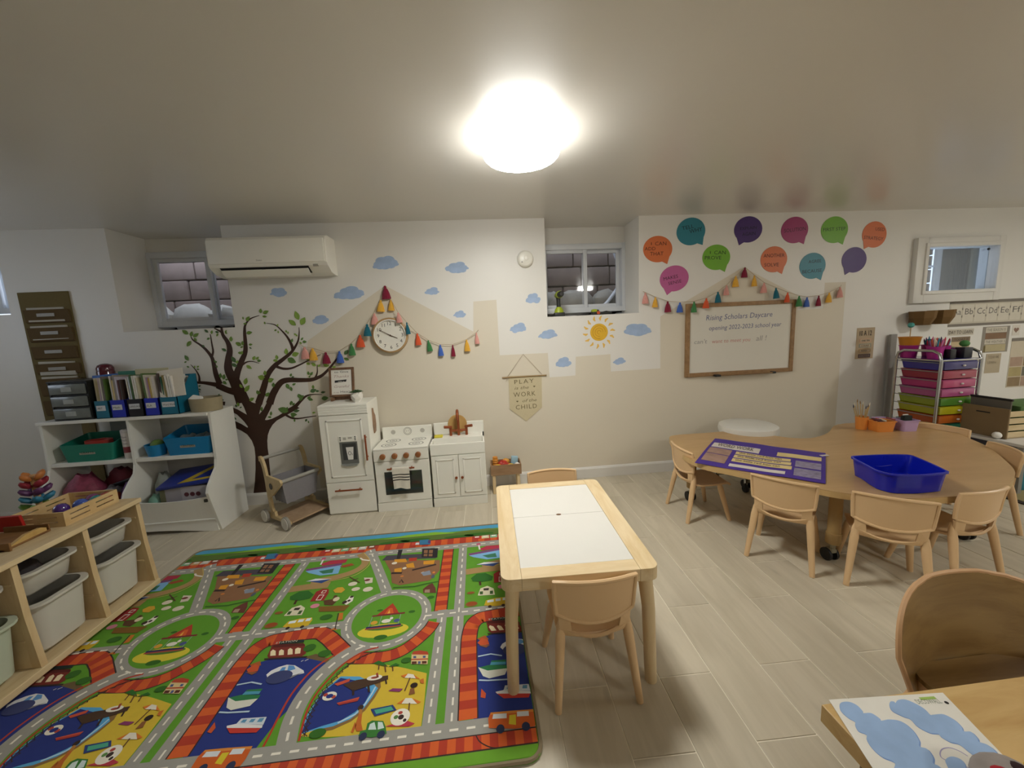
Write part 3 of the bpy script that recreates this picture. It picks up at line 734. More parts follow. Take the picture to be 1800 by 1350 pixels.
br([(-1.725,.851),(-1.681,.940),(-1.618,1.017),(-1.557,1.036),(-1.469,1.030),(-1.379,1.028),(-1.318,1.044),(-1.273,1.069),(-1.212,1.125),(-1.158,1.185),(-1.144,1.202)], 0.060, 0.010)
br([(-1.341,1.045),(-1.322,1.088),(-1.317,1.150)], 0.018, 0.005)
br([(-1.606,.772),(-1.535,.809),(-1.483,.856),(-1.432,.895),(-1.377,.905),(-1.304,.899)], 0.042, 0.003)
br([(-1.609,.747),(-1.566,.719),(-1.514,.712),(-1.446,.718),(-1.371,.725)], 0.020, 0.006)
br([(-2.296,1.021),(-2.266,.995),(-2.235,.977)], 0.012, 0.004)
br([(-2.153,.907),(-2.110,.886),(-2.066,.873)], 0.03, 0.03)
for i, (P, w) in enumerate(TR): b.flat(ribbon(P, w), wallf(yb - 0.00003 * (i + 1)))
b.build('trunk', bark, tree)
LG = [M('leaf_green_%d' % i, c, 0.6, vary=0.15, scale=30) for i, c in enumerate(('6f8f3a', '5c7f3c', '86a548', '4d6b40'))]
def leafmesh(i):
    b = MB()
    side = [(0.0, 0.0), (0.16, 0.16), (0.27, 0.38), (0.24, 0.62), (0.12, 0.84), (0.0, 1.0)]
    n_ = len(side)
    b._add([(x, -0.03 * (x > 0), z) for x, z in side] + [(-x, -0.03, z) for x, z in side[1:-1]], [tuple(range(n_)), tuple([0, n_ - 1] + list(range(2 * n_ - 3, n_ - 1, -1)))])
    o = b.build('leaf', LG[i], tree, noshift=True)
    return o
leaf0 = [None] * 4
def leaf(x, z, L, ang, c, wide=1.0):
    if leaf0[c] is None: o = leaf0[c] = leafmesh(c)
    else: o = leaf0[c].copy(); COL.objects.link(o); o.parent = tree
    o.matrix_parent_inverse = Matrix()
    o.location = Vector((x, YW - 0.0022, z)) - Vector(tree.location)
    o.rotation_euler = (0, ang, 0)
    o.scale = (L * wide, 0.06, L)
# leaves seen singly: base point, tip point
LV = [([(-2.254,1.440),(-2.296,1.472),(-2.240,1.419),(-2.225,1.459),(-2.224,1.415),(-2.180,1.442),(-2.219,1.409),(-2.201,1.384),(-2.245,1.386),(-2.279,1.346),(-2.107,1.445),(-2.131,1.470),(-2.086,1.432),(-2.076,1.461),(-2.102,1.403),(-2.126,1.392),(-2.029,1.441),(-2.055,1.451),(-2.035,1.436),(-2.050,1.412),(-1.983,1.442),(-1.970,1.456),(-1.983,1.445),(-1.973,1.433),(-1.949,1.366),(-1.943,1.407),(-1.993,1.293),(-2.024,1.316),(-2.152,1.334),(-2.161,1.346)], 0),
      ([(-2.286,1.233),(-2.307,1.276),(-2.301,1.228),(-2.319,1.220),(-2.289,1.179),(-2.299,1.186),(-2.250,1.171),(-2.248,1.189),(-2.233,1.176),(-2.217,1.187),(-2.237,1.164),(-2.218,1.160),(-2.085,1.210),(-2.097,1.226),(-2.092,1.204),(-2.079,1.216),(-2.089,1.186),(-2.080,1.170),(-2.070,1.081),(-2.064,1.121),(-2.049,1.068),(-2.037,1.110),(-2.037,1.067),(-2.015,1.066),(-2.056,1.056),(-2.031,1.030)], 1),
      ([(-1.834,1.533),(-1.833,1.557),(-1.813,1.520),(-1.785,1.555),(-1.812,1.502),(-1.838,1.501),(-1.697,1.577),(-1.692,1.613),(-1.680,1.574),(-1.637,1.593),(-1.688,1.553),(-1.655,1.549),(-1.674,1.490),(-1.677,1.508),(-1.826,1.426),(-1.782,1.433),(-1.876,1.332),(-1.915,1.358),(-1.865,1.331),(-1.863,1.367),(-1.887,1.315),(-1.863,1.325),(-1.821,1.335),(-1.792,1.337),(-1.818,1.317),(-1.808,1.307),(-1.876,1.272),(-1.910,1.276),(-1.883,1.260),(-1.876,1.290)], 0),
      ([(-1.938,1.199),(-1.962,1.249),(-1.931,1.168),(-1.971,1.192),(-1.934,1.190),(-1.918,1.216),(-1.804,1.210),(-1.785,1.243),(-1.780,1.215),(-1.757,1.235),(-1.775,1.205),(-1.744,1.204),(-1.861,1.173),(-1.824,1.144),(-1.894,1.018),(-1.872,1.070),(-1.902,.960),(-1.860,1.010),(-1.915,.992),(-1.931,1.024),(-1.732,1.068),(-1.781,1.077),(-1.720,1.092),(-1.728,1.123),(-1.711,1.029),(-1.674,1.046),(-1.782,.940),(-1.808,.960),(-1.744,.912),(-1.717,.936),(-1.877,.883),(-1.839,.906)], 2),
      ([(-1.416,1.512),(-1.434,1.581),(-1.442,1.471),(-1.491,1.515),(-1.404,1.472),(-1.367,1.530),(-1.584,1.468),(-1.579,1.486),(-1.593,1.445),(-1.599,1.442),(-1.583,1.414),(-1.583,1.435),(-1.521,1.417),(-1.522,1.432),(-1.511,1.405),(-1.509,1.417),(-1.448,1.396),(-1.459,1.402),(-1.441,1.383),(-1.443,1.386),(-1.493,1.337),(-1.481,1.367),(-1.418,1.352),(-1.398,1.372),(-1.408,1.339),(-1.376,1.337),(-1.416,1.321),(-1.431,1.340)], 2),
      ([(-1.543,1.242),(-1.540,1.291),(-1.503,1.234),(-1.448,1.249),(-1.541,1.211),(-1.480,1.177),(-1.618,1.206),(-1.622,1.243),(-1.616,1.197),(-1.651,1.202),(-1.396,1.191),(-1.365,1.202),(-1.399,1.167),(-1.371,1.153),(-1.325,1.138),(-1.360,1.164),(-1.314,1.131),(-1.291,1.148),(-1.270,1.147),(-1.224,1.132),(-1.161,1.160),(-1.126,1.149),(-1.094,1.218),(-1.060,1.254),(-1.100,1.191),(-1.060,1.173),(-1.201,1.121),(-1.171,1.123)], 2),
      ([(-1.744,1.050),(-1.783,1.080),(-1.727,1.083),(-1.729,1.117),(-1.713,1.039),(-1.667,1.051),(-1.679,.984),(-1.671,1.021),(-1.536,1.063),(-1.524,1.087),(-1.528,1.056),(-1.506,1.061),(-1.572,1.008),(-1.560,.964),(-1.530,.993),(-1.501,1.004),(-1.546,.982),(-1.539,.944),(-1.393,1.067),(-1.392,1.098),(-1.381,1.063),(-1.357,1.090),(-1.395,1.048),(-1.382,1.057),(-1.794,.934),(-1.807,.966),(-1.750,.913),(-1.717,.942),(-1.464,.870),(-1.488,.915),(-1.494,.865),(-1.470,.870),(-1.545,.840),(-1.555,.863)], 1),
      ([(-1.397,.929),(-1.347,.945),(-1.370,.952),(-1.367,.984),(-1.354,.932),(-1.325,.931),(-1.314,.917),(-1.277,.921),(-1.308,.860),(-1.271,.870),(-1.427,.874),(-1.395,.891),(-1.421,.879),(-1.387,.858)], 3),
      ([(-1.586,.777),(-1.662,.804),(-1.606,.779),(-1.588,.813),(-1.560,.825),(-1.559,.857),(-1.550,.825),(-1.528,.844),(-1.575,.755),(-1.523,.745),(-1.546,.775),(-1.499,.779),(-1.569,.748),(-1.546,.725),(-1.728,.751),(-1.720,.786),(-1.724,.737),(-1.753,.742),(-1.486,.884),(-1.492,.916),(-1.473,.883),(-1.451,.903),(-1.421,.873),(-1.382,.860),(-1.547,.711),(-1.547,.686),(-1.448,.704),(-1.463,.683),(-1.439,.689),(-1.438,.667),(-1.796,.791),(-1.787,.829),(-1.796,.931),(-1.812,.960),(-1.746,.921),(-1.711,.937),(-1.873,.894),(-1.842,.906),(-1.402,.751),(-1.374,.756),(-1.314,.866),(-1.260,.870)], 1),
      ([(-1.979,.838),(-1.989,.860),(-1.965,.844),(-1.967,.876),(-1.960,.830),(-1.946,.836),(-2.021,.771),(-2.012,.742),(-2.010,.756),(-2.000,.735),(-2.109,.916),(-2.098,.954),(-2.117,.910),(-2.073,.904)], 3),
      ([(-2.112,.911),(-2.101,.950),(-2.107,.907),(-2.073,.902),(-2.258,1.012),(-2.261,1.031),(-2.247,1.006),(-2.237,.999),(-2.245,1.024),(-2.232,1.029)], 3)]
rnl = random.Random(3)
for P, c in LV:
    for i in range(0, len(P) - 1, 2):
        (x0, z0), (x1, z1) = P[i], P[i + 1]
        L = math.hypot(x1 - x0, z1 - z0) * 1.05
        leaf(x0, z0, max(L, 0.022), math.atan2(x1 - x0, z1 - z0), c if rnl.random() < 0.7 else rnl.randrange(4), 0.9 + rnl.random() * 0.35)

# ---------------------------------------------------------------- cloth banner
bx = thing('cloth_banner', 'cream cloth pennant reading PLAY is the WORK of the CHILD', 'banner', (0.43, YW, 0.55))
P = [(.240,.966),(.528,.959),(.523,.747),(.521,.674),(.378,.560),(.239,.677),(.240,.760)]
cream = M('cream_canvas', 'c9bc9a', 0.9, vary=0.05, scale=80, bump=0.2)
b = MB(); b.prism(P, 'y', YW - 0.004, YW - 0.006); b.build('cloth', cream, bx)
Q = [(.186,.954),(.570,.955)]
b = MB(); b.tube([(Q[0][0], YW - 0.010, Q[0][1]), (Q[1][0], YW - 0.010, Q[1][1])], 0.0055, 8); b.build('dowel', wood('dowel_wood', 'a68a5e', '8d7249', 0.6, (10, 10, 10)), bx, True)
Q = [(.229,.956),(.375,1.146),(.534,.962)]
b = MB(); b.tube([(q[0], YW - 0.010, q[1]) for q in Q], 0.0018, 5); Q2 = [(.229,.954),(.217,.921),(.239,.945)]; b.tube([(q[0], YW - 0.012, q[1]) for q in Q2], 0.0018, 5); b.build('hanging_cord', string_mat, bx)
b = MB(); f = wallf(YW - 0.0066)
W_ = [(.290,.892),(.288,.844),(.277,.779),(.352,.730),(.292,.669)]
put_text(b, 'PLAY', f, *W_[0], 0.036, 0.168, 0.02, spacing=1.3); put_text(b, 'WORK', f, *W_[2], 0.040, 0.192, 0.02, spacing=1.2); put_text(b, 'CHILD', f, *W_[4], 0.038, 0.185, 0.02, spacing=1.2)
put_text(b, 'is the', f, *W_[1], 0.026, 0.125, 0.02, 0.3); put_text(b, 'of the', f, *W_[3], 0.026, 0.125, 0.02, 0.3)
def heart(cx, cz, s): return [(cx + s * 16 * math.sin(t) ** 3 / 16, cz + s * (13 * math.cos(t) - 5 * math.cos(2 * t) - 2 * math.cos(3 * t) - math.cos(4 * t)) / 16) for t in [2 * PI * i / 24 for i in range(24)]]
hh = [(.460,.863),(.308,.740)]
for q in hh: b.flat(heart(q[0], q[1], 0.009), f)
b.build('lettering', M('olive_print', '6d6243', 0.8), bx)

# ---------------------------------------------------------------- fabric pocket organizer at left
og = thing('pocket_organizer', 'tall brown fabric file organizer with six pockets hanging at the left', 'organizer', (-3.2, YW, 0.3))
tan = M('brown_fabric', '5d4a2c', 0.95, vary=0.08, scale=50, bump=0.2)
tan2 = M('olive_brown_side', '6f613c', 0.95, vary=0.08, scale=50)
b = MB(); b.box(-3.392, -3.045, YW - 0.012, YW - 0.002, 0.25, 1.80, 0.003); b.build('backing', tan2, og)
PK = [(-3.361,1.689),(-3.389,1.555),(-3.387,1.414),(-3.386,1.284),(-3.373,1.169),(-3.367,.999)]
zz = [q[1] for q in PK]
paper = M('folder_paper', 'b7b2a6', 0.8, vary=0.06)
label_m = M('clear_label', '8d8676', 0.4, vary=0.15, scale=60)
for i, z in enumerate(zz):
    z1 = z - 0.02; z0 = (zz[i + 1] if i + 1 < len(zz) else z - 0.15) + 0.012
    b = MB(); b.prism([(YW - 0.012, z0), (YW - 0.024, z0 + 0.01), (YW - 0.030, z1), (YW - 0.027, z1), (YW - 0.012, z1 - 0.005)], 'x', -3.36, -3.055)
    pk = b.build('pocket', tan, og)
    b = MB(); b.box(-3.27, -3.15, YW - 0.0325, YW - 0.0295, z1 - 0.052, z1 - 0.028); b.build('label_holder', label_m, pk)
for i in (0, 1, 3, 4):
    z = zz[i]
    b = MB(); b.T = Matrix.Translation((-3.215, YW - 0.0195, z - 0.06)) @ Matrix.Rotation(random.uniform(-.03, .03), 4, 'Y'); b.box(-0.125, 0.125, -0.0055, 0.0055, -0.05, 0.055, 0.002)
    o = b.build('papers', paper, None, base=(-3.215, YW - 0.0195, z - 0.1)); tag(o, 'papers in the %s pocket of the brown wall organizer' % ('top', 'second', '', 'fourth', 'fifth')[i], 'papers', 'papers in the wall organizer')

# ---------------------------------------------------------------- papers pinned on the right
kraft = M('kraft_paper', 'b49f7c', 0.8, vary=0.06); pale_card = M('pale_card', 'cbc3b2', 0.7, vary=0.04); brown_card = M('brown_card', '83705a', 0.7, vary=0.08); grey_card = M('grey_card', '7d766c', 0.7, vary=0.08)
def poster(name, label, x0, z0, x1, z1, mt, cat='poster', group='schedule papers on the right wall'):
    t = thing(name, label, cat, ((x0 + x1) / 2, YW, z0), group=group)
    b = MB(); b.prism(rct(x0, z0, x1, z1), 'y', YW - 0.0006, YW - 0.0022); b.build('sheet', mt, t)
    return t
def patch(t, x0, z0, x1, z1, mt, k=1, name='panel'):
    b = MB(); b.prism(rct(x0, z0, x1, z1), 'y', YW - 0.0015, YW - 0.0022 - 0.0008 * k); return b.build(name, mt, t)
def words(t, L, mt=None, k=2):
    b = MB()
    for s, x, z, h, w in L: put_text(b, s, wallf(YW - 0.0023 - 0.0008 * k), x, z, h, w)
    b.build('lettering', mt or ink, t)
p = poster('number_chart', 'narrow tan strip chart with five framed lines left of the drawer cart', 3.468, 0.936, 3.648, 1.222, M('tan_chart', 'b5a184', 0.8), group='small wall charts')
for i, (z, mt) in enumerate(((1.087, M('peach_line', 'c59f80', 0.7)), (1.04, M('sage_line', '8d9080', 0.7)), (0.993, M('sand_line', 'ad9268', 0.7)), (0.946, M('plum_line', '5c4a48', 0.7)))):
    patch(p, 3.498, z, 3.62, z + 0.034, mt, 1, 'frame'); patch(p, 3.508, z + 0.006, 3.61, z + 0.028, M('inner_tan', 'b9a88e', 0.8) if i < 3 else M('inner_plum', '8a7a74', 0.8), 2, 'field')
words(p, [('10 A 12', 3.495, 1.15, 0.045, 0.12), ('ONE TEN', 3.52, 1.097, 0.014, 0.08), ('COUNT', 3.52, 1.05, 0.014, 0.08), ('ADD', 3.52, 1.003, 0.014, 0.06), ('SCHOOL', 3.515, 0.956, 0.016, 0.09)], k=3)
# alphabet line
al = thing('alphabet_strip', 'pale alphabet strip with letters from Aa on under the small right window', 'poster', (4.95, YW, 1.19))
b = MB(); b.prism(rct(4.393, 1.192, 5.65, 1.412), 'y', YW - 0.0006, YW - 0.0022); b.build('sheet', M('alphabet_paper', 'c5bdab', 0.7), al)
b = MB(); b.prism(rct(4.393, 1.398, 5.65, 1.425), 'y', YW - 0.001, YW - 0.004); b.prism(rct(4.393, 1.188, 5.65, 1.212), 'y', YW - 0.001, YW - 0.004); b.build('border', grey_card, al)
b = MB()
for i in range(10): b.prism(rct(4.408 + i * 0.126, 1.228, 4.508 + i * 0.126 + 0.012, 1.386), 'y', YW - 0.0015, YW - 0.0032)
b.build('letter_cards', M('letter_card', 'd2cbbb', 0.7), al)
words(al, [(s, 4.43 + i * 0.126, 1.298, 0.055, 0.085) for i, s in enumerate(('Aa', 'Bb', 'Cc', 'Dd', 'Ee', 'Ff', 'Gg', 'Hh', 'Ii'))], M('grey_letter', '6a665f', 0.7), 2)
b = MB()
for i in range(9):
    for z in (1.34, 1.27): b.flat(rct(4.522 + i * 0.126, z, 4.532 + i * 0.126, z + 0.02), wallf(YW - 0.0040))
b.build('dots', grey_card, al)
p = poster('day_banner', 'small tan headline card below the letter Aa', 4.405, 1.105, 4.675, 1.165, pale_card); words(p, [('DAY TO LEARN', 4.412, 1.118, 0.034, 0.25)], M('brown_print', '5b5148', 0.7))
p = poster('date_card', 'brown and cream two-tone card partly behind the cart rail', 4.452, 0.89, 4.645, 1.09, M('cream_card', 'c2ae88', 0.7)); patch(p, 4.452, 1.045, 4.645, 1.09, brown_card); words(p, [('TODAY IS', 4.475, 1.055, 0.022, 0.15)], M('dark_brown_print', '4a3d33', 0.7))
patch(p, 4.455, 0.955, 4.642, 0.975, brown_card)
p = poster('season_chart', 'grey framed season and weather chart under the letters Dd and Ee', 4.772, 0.925, 5.062, 1.172, M('grey_frame_paper', '8f887d', 0.7))
patch(p, 4.805, 1.115, 5.03, 1.165, pale_card); patch(p, 4.805, 1.055, 5.03, 1.11, M('season_brown', '83664e', 0.7, vary=0.2)); patch(p, 4.805, 1.005, 5.03, 1.05, pale_card); patch(p, 4.815, 0.935, 5.035, 1.0, M('weather_cream', 'b5a883', 0.7, vary=0.1)); patch(p, 4.80, 0.93, 4.82, 0.99, M('olive_tab', '76673f', 0.7))
words(p, [('THE SEASON IS', 4.815, 1.127, 0.026, 0.20), ('THE WEATHER IS', 4.815, 1.015, 0.024, 0.21)], M('grey_print2', '7a7368', 0.7))
p = poster('prayer_card', 'plain tan sheet below the season chart', 4.842, 0.725, 5.005, 0.912, M('tan_sheet', 'b3a58c', 0.8)); words(p, [('TODAY WE', 4.86, 0.865, 0.03, 0.12), ('LEARN', 4.865, 0.815, 0.025, 0.09)], M('tan_print', '8c7f6b', 0.7))
p = poster('heart_card', 'small white card with a brown heart at the right edge', 5.09, 1.075, 5.17, 1.175, M('white_card', 'd8d2c6', 0.7)); b = MB(); b.flat(heart(5.13, 1.128, 0.028), wallf(YW - 0.0032)); b.build('heart', M('brown_heart', '8b6f60', 0.7), p)
p = poster('picture_calendar', 'large calendar sheet of brown and olive squares at the right edge', 5.10, 0.57, 5.55, 1.05, M('calendar_cream', 'c7bca6', 0.7))
for i in range(3):
    for j in range(3):
        patch(p, 5.11 + i * 0.145, 0.58 + j * 0.098, 5.245 + i * 0.145, 0.67 + j * 0.098, M('cal_%d' % ((i * 2 + j) % 4), ('8f7a5c', 'a99a6c', 'a98f7c', '6c6a5c')[(i * 2 + j) % 4], 0.7, vary=0.2), 1, 'square')
patch(p, 5.10, 1.02, 5.55, 1.05, grey_card, 2, 'header')
# kraft pots on the wall
for i, (x, z, w) in enumerate(((4.002, 1.285, 0.10), (4.188, 1.287, 0.085))):
    t = thing('wall_pot', ('left' if i == 0 else 'right') + ' one of two brown paper pots fixed to the wall below the small window', 'pot', (x, YW - 0.075, z - 0.065), group='brown wall pots')
    b = MB(); b.lathe([(0.055, -0.062), (0.085, 0.0), (0.092, 0.062), (0.085, 0.063), (0.078, 0.0), (0.050, -0.055)], (x, YW - 0.094, z), 8); b.build('pot', M('brown_paper', '74572f', 0.85, vary=0.12, bump=0.2), t)
    b = MB(); b.box(x - 0.02, x + 0.02, YW - 0.02, YW, z - 0.04, z + 0.04); b.build('bracket', brown_card, t)

# ================================================================ play rug with a printed town
PER = 0.953
RX0, RX1, RY0, RY1 = -1.915, 0.130, 1.005, 2.500
RZ = 0.011
rug = thing('play_rug', 'colourful town play rug with roads, rail tracks, sea and beach', 'rug', ((RX0 + RX1) / 2, (RY0 + RY1) / 2, 0.0))
b = MB(); b.prism(rrect(RX0, RY0, RX1, RY1, 0.05, 6), 'z', 0.0004, RZ); b.build('pile', M('rug_green', '5f9a2a', 0.95, vary=0.10, scale=25, bump=0.1), rug)
b = MB(); pl = rrect(RX0 + 0.004, RY0 + 0.004, RX1 - 0.004, RY1 - 0.004, 0.05, 6)
b.tube([(p[0], p[1], RZ - 0.003) for p in pl + pl[:2]], 0.0075, 6, False); b.build('bound_edge', M('rug_edge', '8a7c62', 0.9, vary=0.1, scale=60), rug, True)
PRN = MB(); PCOL = []
LAY = [0]
def clip(P, x0=RX0 + 0.012, x1=RX1 - 0.012, y0=RY0 + 0.012, y1=RY1 - 0.006):
    for ax, lim, sg in ((0, x0, 1), (0, x1, -1), (1, y0, 1), (1, y1, -1)):
        out = []
        for i in range(len(P)):
            a, c = P[i], P[(i + 1) % len(P)]
            da, dc = sg * (a[ax] - lim), sg * (c[ax] - lim)
            if da >= 0: out.append(a)
            if da * dc < 0:
                t = da / (da - dc); out.append((a[0] + (c[0] - a[0]) * t, a[1] + (c[1] - a[1]) * t))
        P = out
        if len(P) < 3: return []
    return P
SHIFTS = (-2 * PER, -PER, 0.0, PER)
def rp(col, *polys, shifts=SHIFTS, lay=None):
    """print flat shapes on the rug, repeated along its pattern"""
    if lay is None: LAY[0] += 1; lay = LAY[0]
    mb = PRN
    if col not in PCOL: PCOL.append(col)
    mb.mi = PCOL.index(col)
    for P in polys:
        for s in shifts:
            Q = clip([(p[0] + s, p[1]) for p in P])
            if len(Q) >= 3: mb.flat(Q, floorf(RZ + 0.000016 * lay))
ALL = (0.0,)
GREY, WHITE, ORG1, RED, BLUE, YEL, DGREEN, LGREEN, BROWN, SKY, DARK = '9e9c94', 'e9e4d6', 'd4602b', 'b23c26', '25357e', 'd6b93a', '35691f', '85b835', '9c6a43', '4f9fc4', '3a2a26'
# sky and hills along the far edge
rp(SKY, rct(RX0, 2.445, RX1, 2.5), shifts=ALL)
for k in range(-2, 2):
    x = -0.45 + k * PER
    rp(LGREEN, [(x - 0.26, 2.425), (x - 0.1, 2.455), (x + 0.08, 2.462), (x + 0.25, 2.425)], shifts=ALL)
    rp('6d7f38', [(x + 0.1, 2.40), (x + 0.28, 2.445), (x + 0.45, 2.45), (x + 0.62, 2.40)], shifts=ALL)
rp('5b7430', rct(RX0, 2.362, RX1, 2.425), shifts=ALL)
rp(DGREEN, *[ell(-0.62 + dx, 2.375 + 0.01 * (i % 2), 0.10, 0.018) for i, dx in enumerate((0, 0.13, 0.42, 0.55))])
# railway along the top
rp(RED, rct(RX0, 2.29, RX1, 2.362), shifts=ALL)
rp(ORG1, *[rct(RX0 + 0.08 * i, 2.293, RX0 + 0.08 * i + 0.04, 2.358) for i in range(27)], shifts=ALL)
rp(DARK, rct(RX0, 2.358, RX1, 2.364), rct(RX0, 2.286, RX1, 2.292), shifts=ALL)
for i, c in enumerate(('b43030', 'd6c9a0', '7fb089', 'c7a070', 'c8c4bb', '8b4433')): rp(c, rct(-1.06 + i * 0.055, 2.325, -1.012 + i * 0.055, 2.36))
rp(WHITE, *[rct(-1.05 + i * 0.055, 2.342, -1.022 + i * 0.055, 2.356) for i in range(6)])
# top road
rp(GREY, rct(RX0, 2.236, RX1, 2.29), shifts=ALL)
# vertical roads and the green strips between
def dash(P, w=0.007, on=0.030, off=0.028):
    """broken white line along points"""
    out = []; acc = 0
    for i in range(len(P) - 1):
        a, c = P[i], P[i + 1]; L = math.hypot(c[0] - a[0], c[1] - a[1]); t = 0
        while t < L:
            ph = acc % (on + off)
            st = min(L - t, (on - ph) if ph < on else (on + off - ph))
            if ph < on and st > 0.002:
                p0 = (a[0] + (c[0] - a[0]) * t / L, a[1] + (c[1] - a[1]) * t / L); p1 = (a[0] + (c[0] - a[0]) * (t + st) / L, a[1] + (c[1] - a[1]) * (t + st) / L)
                out.append(ribbon([p0, p1], w))
            t += st + 1e-6; acc += st + 1e-6
    return out
rp(RED, rct(-0.288, 1.70, -0.232, 2.236)); rp(ORG1, *[rct(-0.288, 1.71 + 0.066 * i, -0.232, 1.743 + 0.066 * i) for i in range(8)])
rp(DARK, rct(-0.293, 1.70, -0.288, 2.236), rct(-0.232, 1.70, -0.227, 2.236))
rp(GREY, rct(-0.195, 1.10, -0.145, 2.25), rct(-0.272, 1.10, -0.226, 1.71))
rp(GREY, rct(-0.36, 1.657, 0.62 - 0.36 - 0.0, 1.706))
# diagonal road down to the roundabout
dia = [(-.759,2.311),(-.658,2.100),(-.559,1.888)]
rp(GREY, ribbon(dia, 0.055))
# roundabout
RBX, RBY = -0.513, 1.702
rp(GREY, ell(RBX, RBY, 0.208, 0.196, 40))
rp('5f9a2a', ell(RBX, RBY, 0.162, 0.152, 40))
# bridge road running down to the left
brd = spl([(-.581,1.538),(-.637,1.505),(-.688,1.450),(-.724,1.384),(-.741,1.314),(-.740,1.238),(-.718,1.147)], 5)
sea_l = [(-.829,1.176),(-.858,1.253),(-.908,1.362),(-.928,1.432),(-.951,1.513),(-.794,1.507),(-.716,1.473),(-.685,1.512),(-.733,1.405),(-.757,1.286),(-.747,1.165)]
# water left of the bridge: bounded by the curved railway
rp(BLUE, [(p[0] - PER, p[1]) for p in [(-.094,1.158),(-.094,1.503)]] + [(-.956,1.527),(-.793,1.511),(-.700,1.470),(-.670,1.444),(-.724,1.357),(-.792,1.249),(-.820,1.145),(-.828,1.092)])
rp('6d5a3a', [(-.821,1.515),(-.774,1.527),(-.708,1.493),(-.685,1.459),(-.736,1.484)])
# curved railway around the station: orange-red band
rail_pts = [(p[0] - PER, p[1]) for p in [(-.113,1.160),(-.115,1.306),(-.117,1.448),(-.116,1.525),(-.104,1.590),(-.073,1.627),(-.024,1.637)]] + [(-.823,1.649),(-.761,1.618),(-.703,1.564),(-.631,1.494)]
rail = spl(rail_pts, 5)
rp(DARK, ribbon(rail, 0.074)); rp(RED, ribbon(rail, 0.064))
def stripes(P, w, n0=0.03):
    out = []; acc = 0; a0 = None
    for i in range(len(P) - 1):
        L = math.hypot(P[i + 1][0] - P[i][0], P[i + 1][1] - P[i][1])
        if int(acc / n0) % 2 == 0: out.append(ribbon([P[i], P[i + 1]], w))
        acc += L
    return out
rail_f = spl(rail_pts, 24)
rp(ORG1, *stripes(rail_f, 0.064, 0.034))
# short railway right of the bridge
rail2 = spl([(-.618,1.486),(-.535,1.471),(-.457,1.472),(-.396,1.495),(-.343,1.543),(-.301,1.596),(-.284,1.637)], 5)
rp(DARK, ribbon(rail2, 0.062)); rp(RED, ribbon(rail2, 0.053))
rp(ORG1, *stripes(spl([(-.618,1.486),(-.535,1.471),(-.457,1.472),(-.396,1.495),(-.343,1.543),(-.301,1.596),(-.284,1.637)], 20), 0.053, 0.034))
# beach: sand, sea, wave line
rp(YEL, [(-.606,1.450),(-.475,1.435),(-.379,1.403),(-.282,1.365),(-.275,1.246),(-.274,1.145),(-.437,1.151),(-.597,1.164),(-.681,1.177),(-.693,1.254),(-.676,1.337),(-.642,1.407)])
rp('8a6a3c', ribbon([(-.477,1.371),(-.463,1.328),(-.474,1.291),(-.496,1.246),(-.531,1.216),(-.583,1.196),(-.646,1.193)], 0.022))
rp('58a6d6', [(-.626,1.398),(-.549,1.387),(-.490,1.352),(-.462,1.325),(-.474,1.291),(-.496,1.246),(-.531,1.216),(-.584,1.198),(-.646,1.193),(-.689,1.183),(-.693,1.254),(-.676,1.337)])
rp(BLUE, [(-.624,1.391),(-.563,1.372),(-.518,1.342),(-.486,1.312),(-.497,1.270),(-.522,1.240),(-.563,1.215),(-.623,1.204),(-.685,1.188),(-.687,1.254),(-.670,1.336)])
rp('b9d7e8', ribbon([(-.473,1.333),(-.479,1.307),(-.495,1.263),(-.519,1.231),(-.571,1.208)], 0.006))
# bridge road and its red railings
rp(GREY, ribbon(brd, 0.064))
rp(RED, ribbon(spl([(-.510,1.524),(-.572,1.508),(-.634,1.458),(-.672,1.390),(-.695,1.327),(-.699,1.255),(-.682,1.162)], 4), 0.008), ribbon(spl([(-.685,1.512),(-.730,1.475),(-.765,1.424),(-.790,1.346),(-.795,1.262),(-.794,1.197),(-.795,1.159)], 4), 0.008))
tr_ = spl([(-.508,1.503),(-.565,1.483),(-.621,1.437),(-.658,1.368),(-.678,1.306),(-.682,1.242),(-.670,1.175)], 3)
for i in range(0, len(tr_) - 1, 1):
    a, c = tr_[i], tr_[i + 1]
    rp(DARK, ribbon([(a[0] - 0.012, a[1]), (c[0] + 0.010, c[1])], 0.003), ribbon([(a[0] + 0.012, a[1] + 0.004), (c[0] - 0.010, c[1])], 0.003), lay=LAY[0])
rp(DARK, ribbon(tr_, 0.003))
# bottom road, track and grass
rp(GREY, rct(RX0, 1.104, RX1, 1.158), shifts=ALL)
rp(RED, rct(RX0, 1.058, RX1, 1.104), shifts=ALL); rp(ORG1, *[rct(RX0 + 0.056 * i, 1.058, RX0 + 0.056 * i + 0.028, 1.104) for i in range(37)], shifts=ALL)
rp(DARK, rct(RX0, 1.102, RX1, 1.106), rct(RX0, 1.053, RX1, 1.058), shifts=ALL)
rp('6ca32c', rct(RX0, 1.0, RX1, 1.053), shifts=ALL)
rp(DARK, ribbon(spl([(-0.085, 1.104), (-0.07, 1.08), (-0.03, 1.058), (0.02, 1.055)]), 0.004), shifts=ALL)
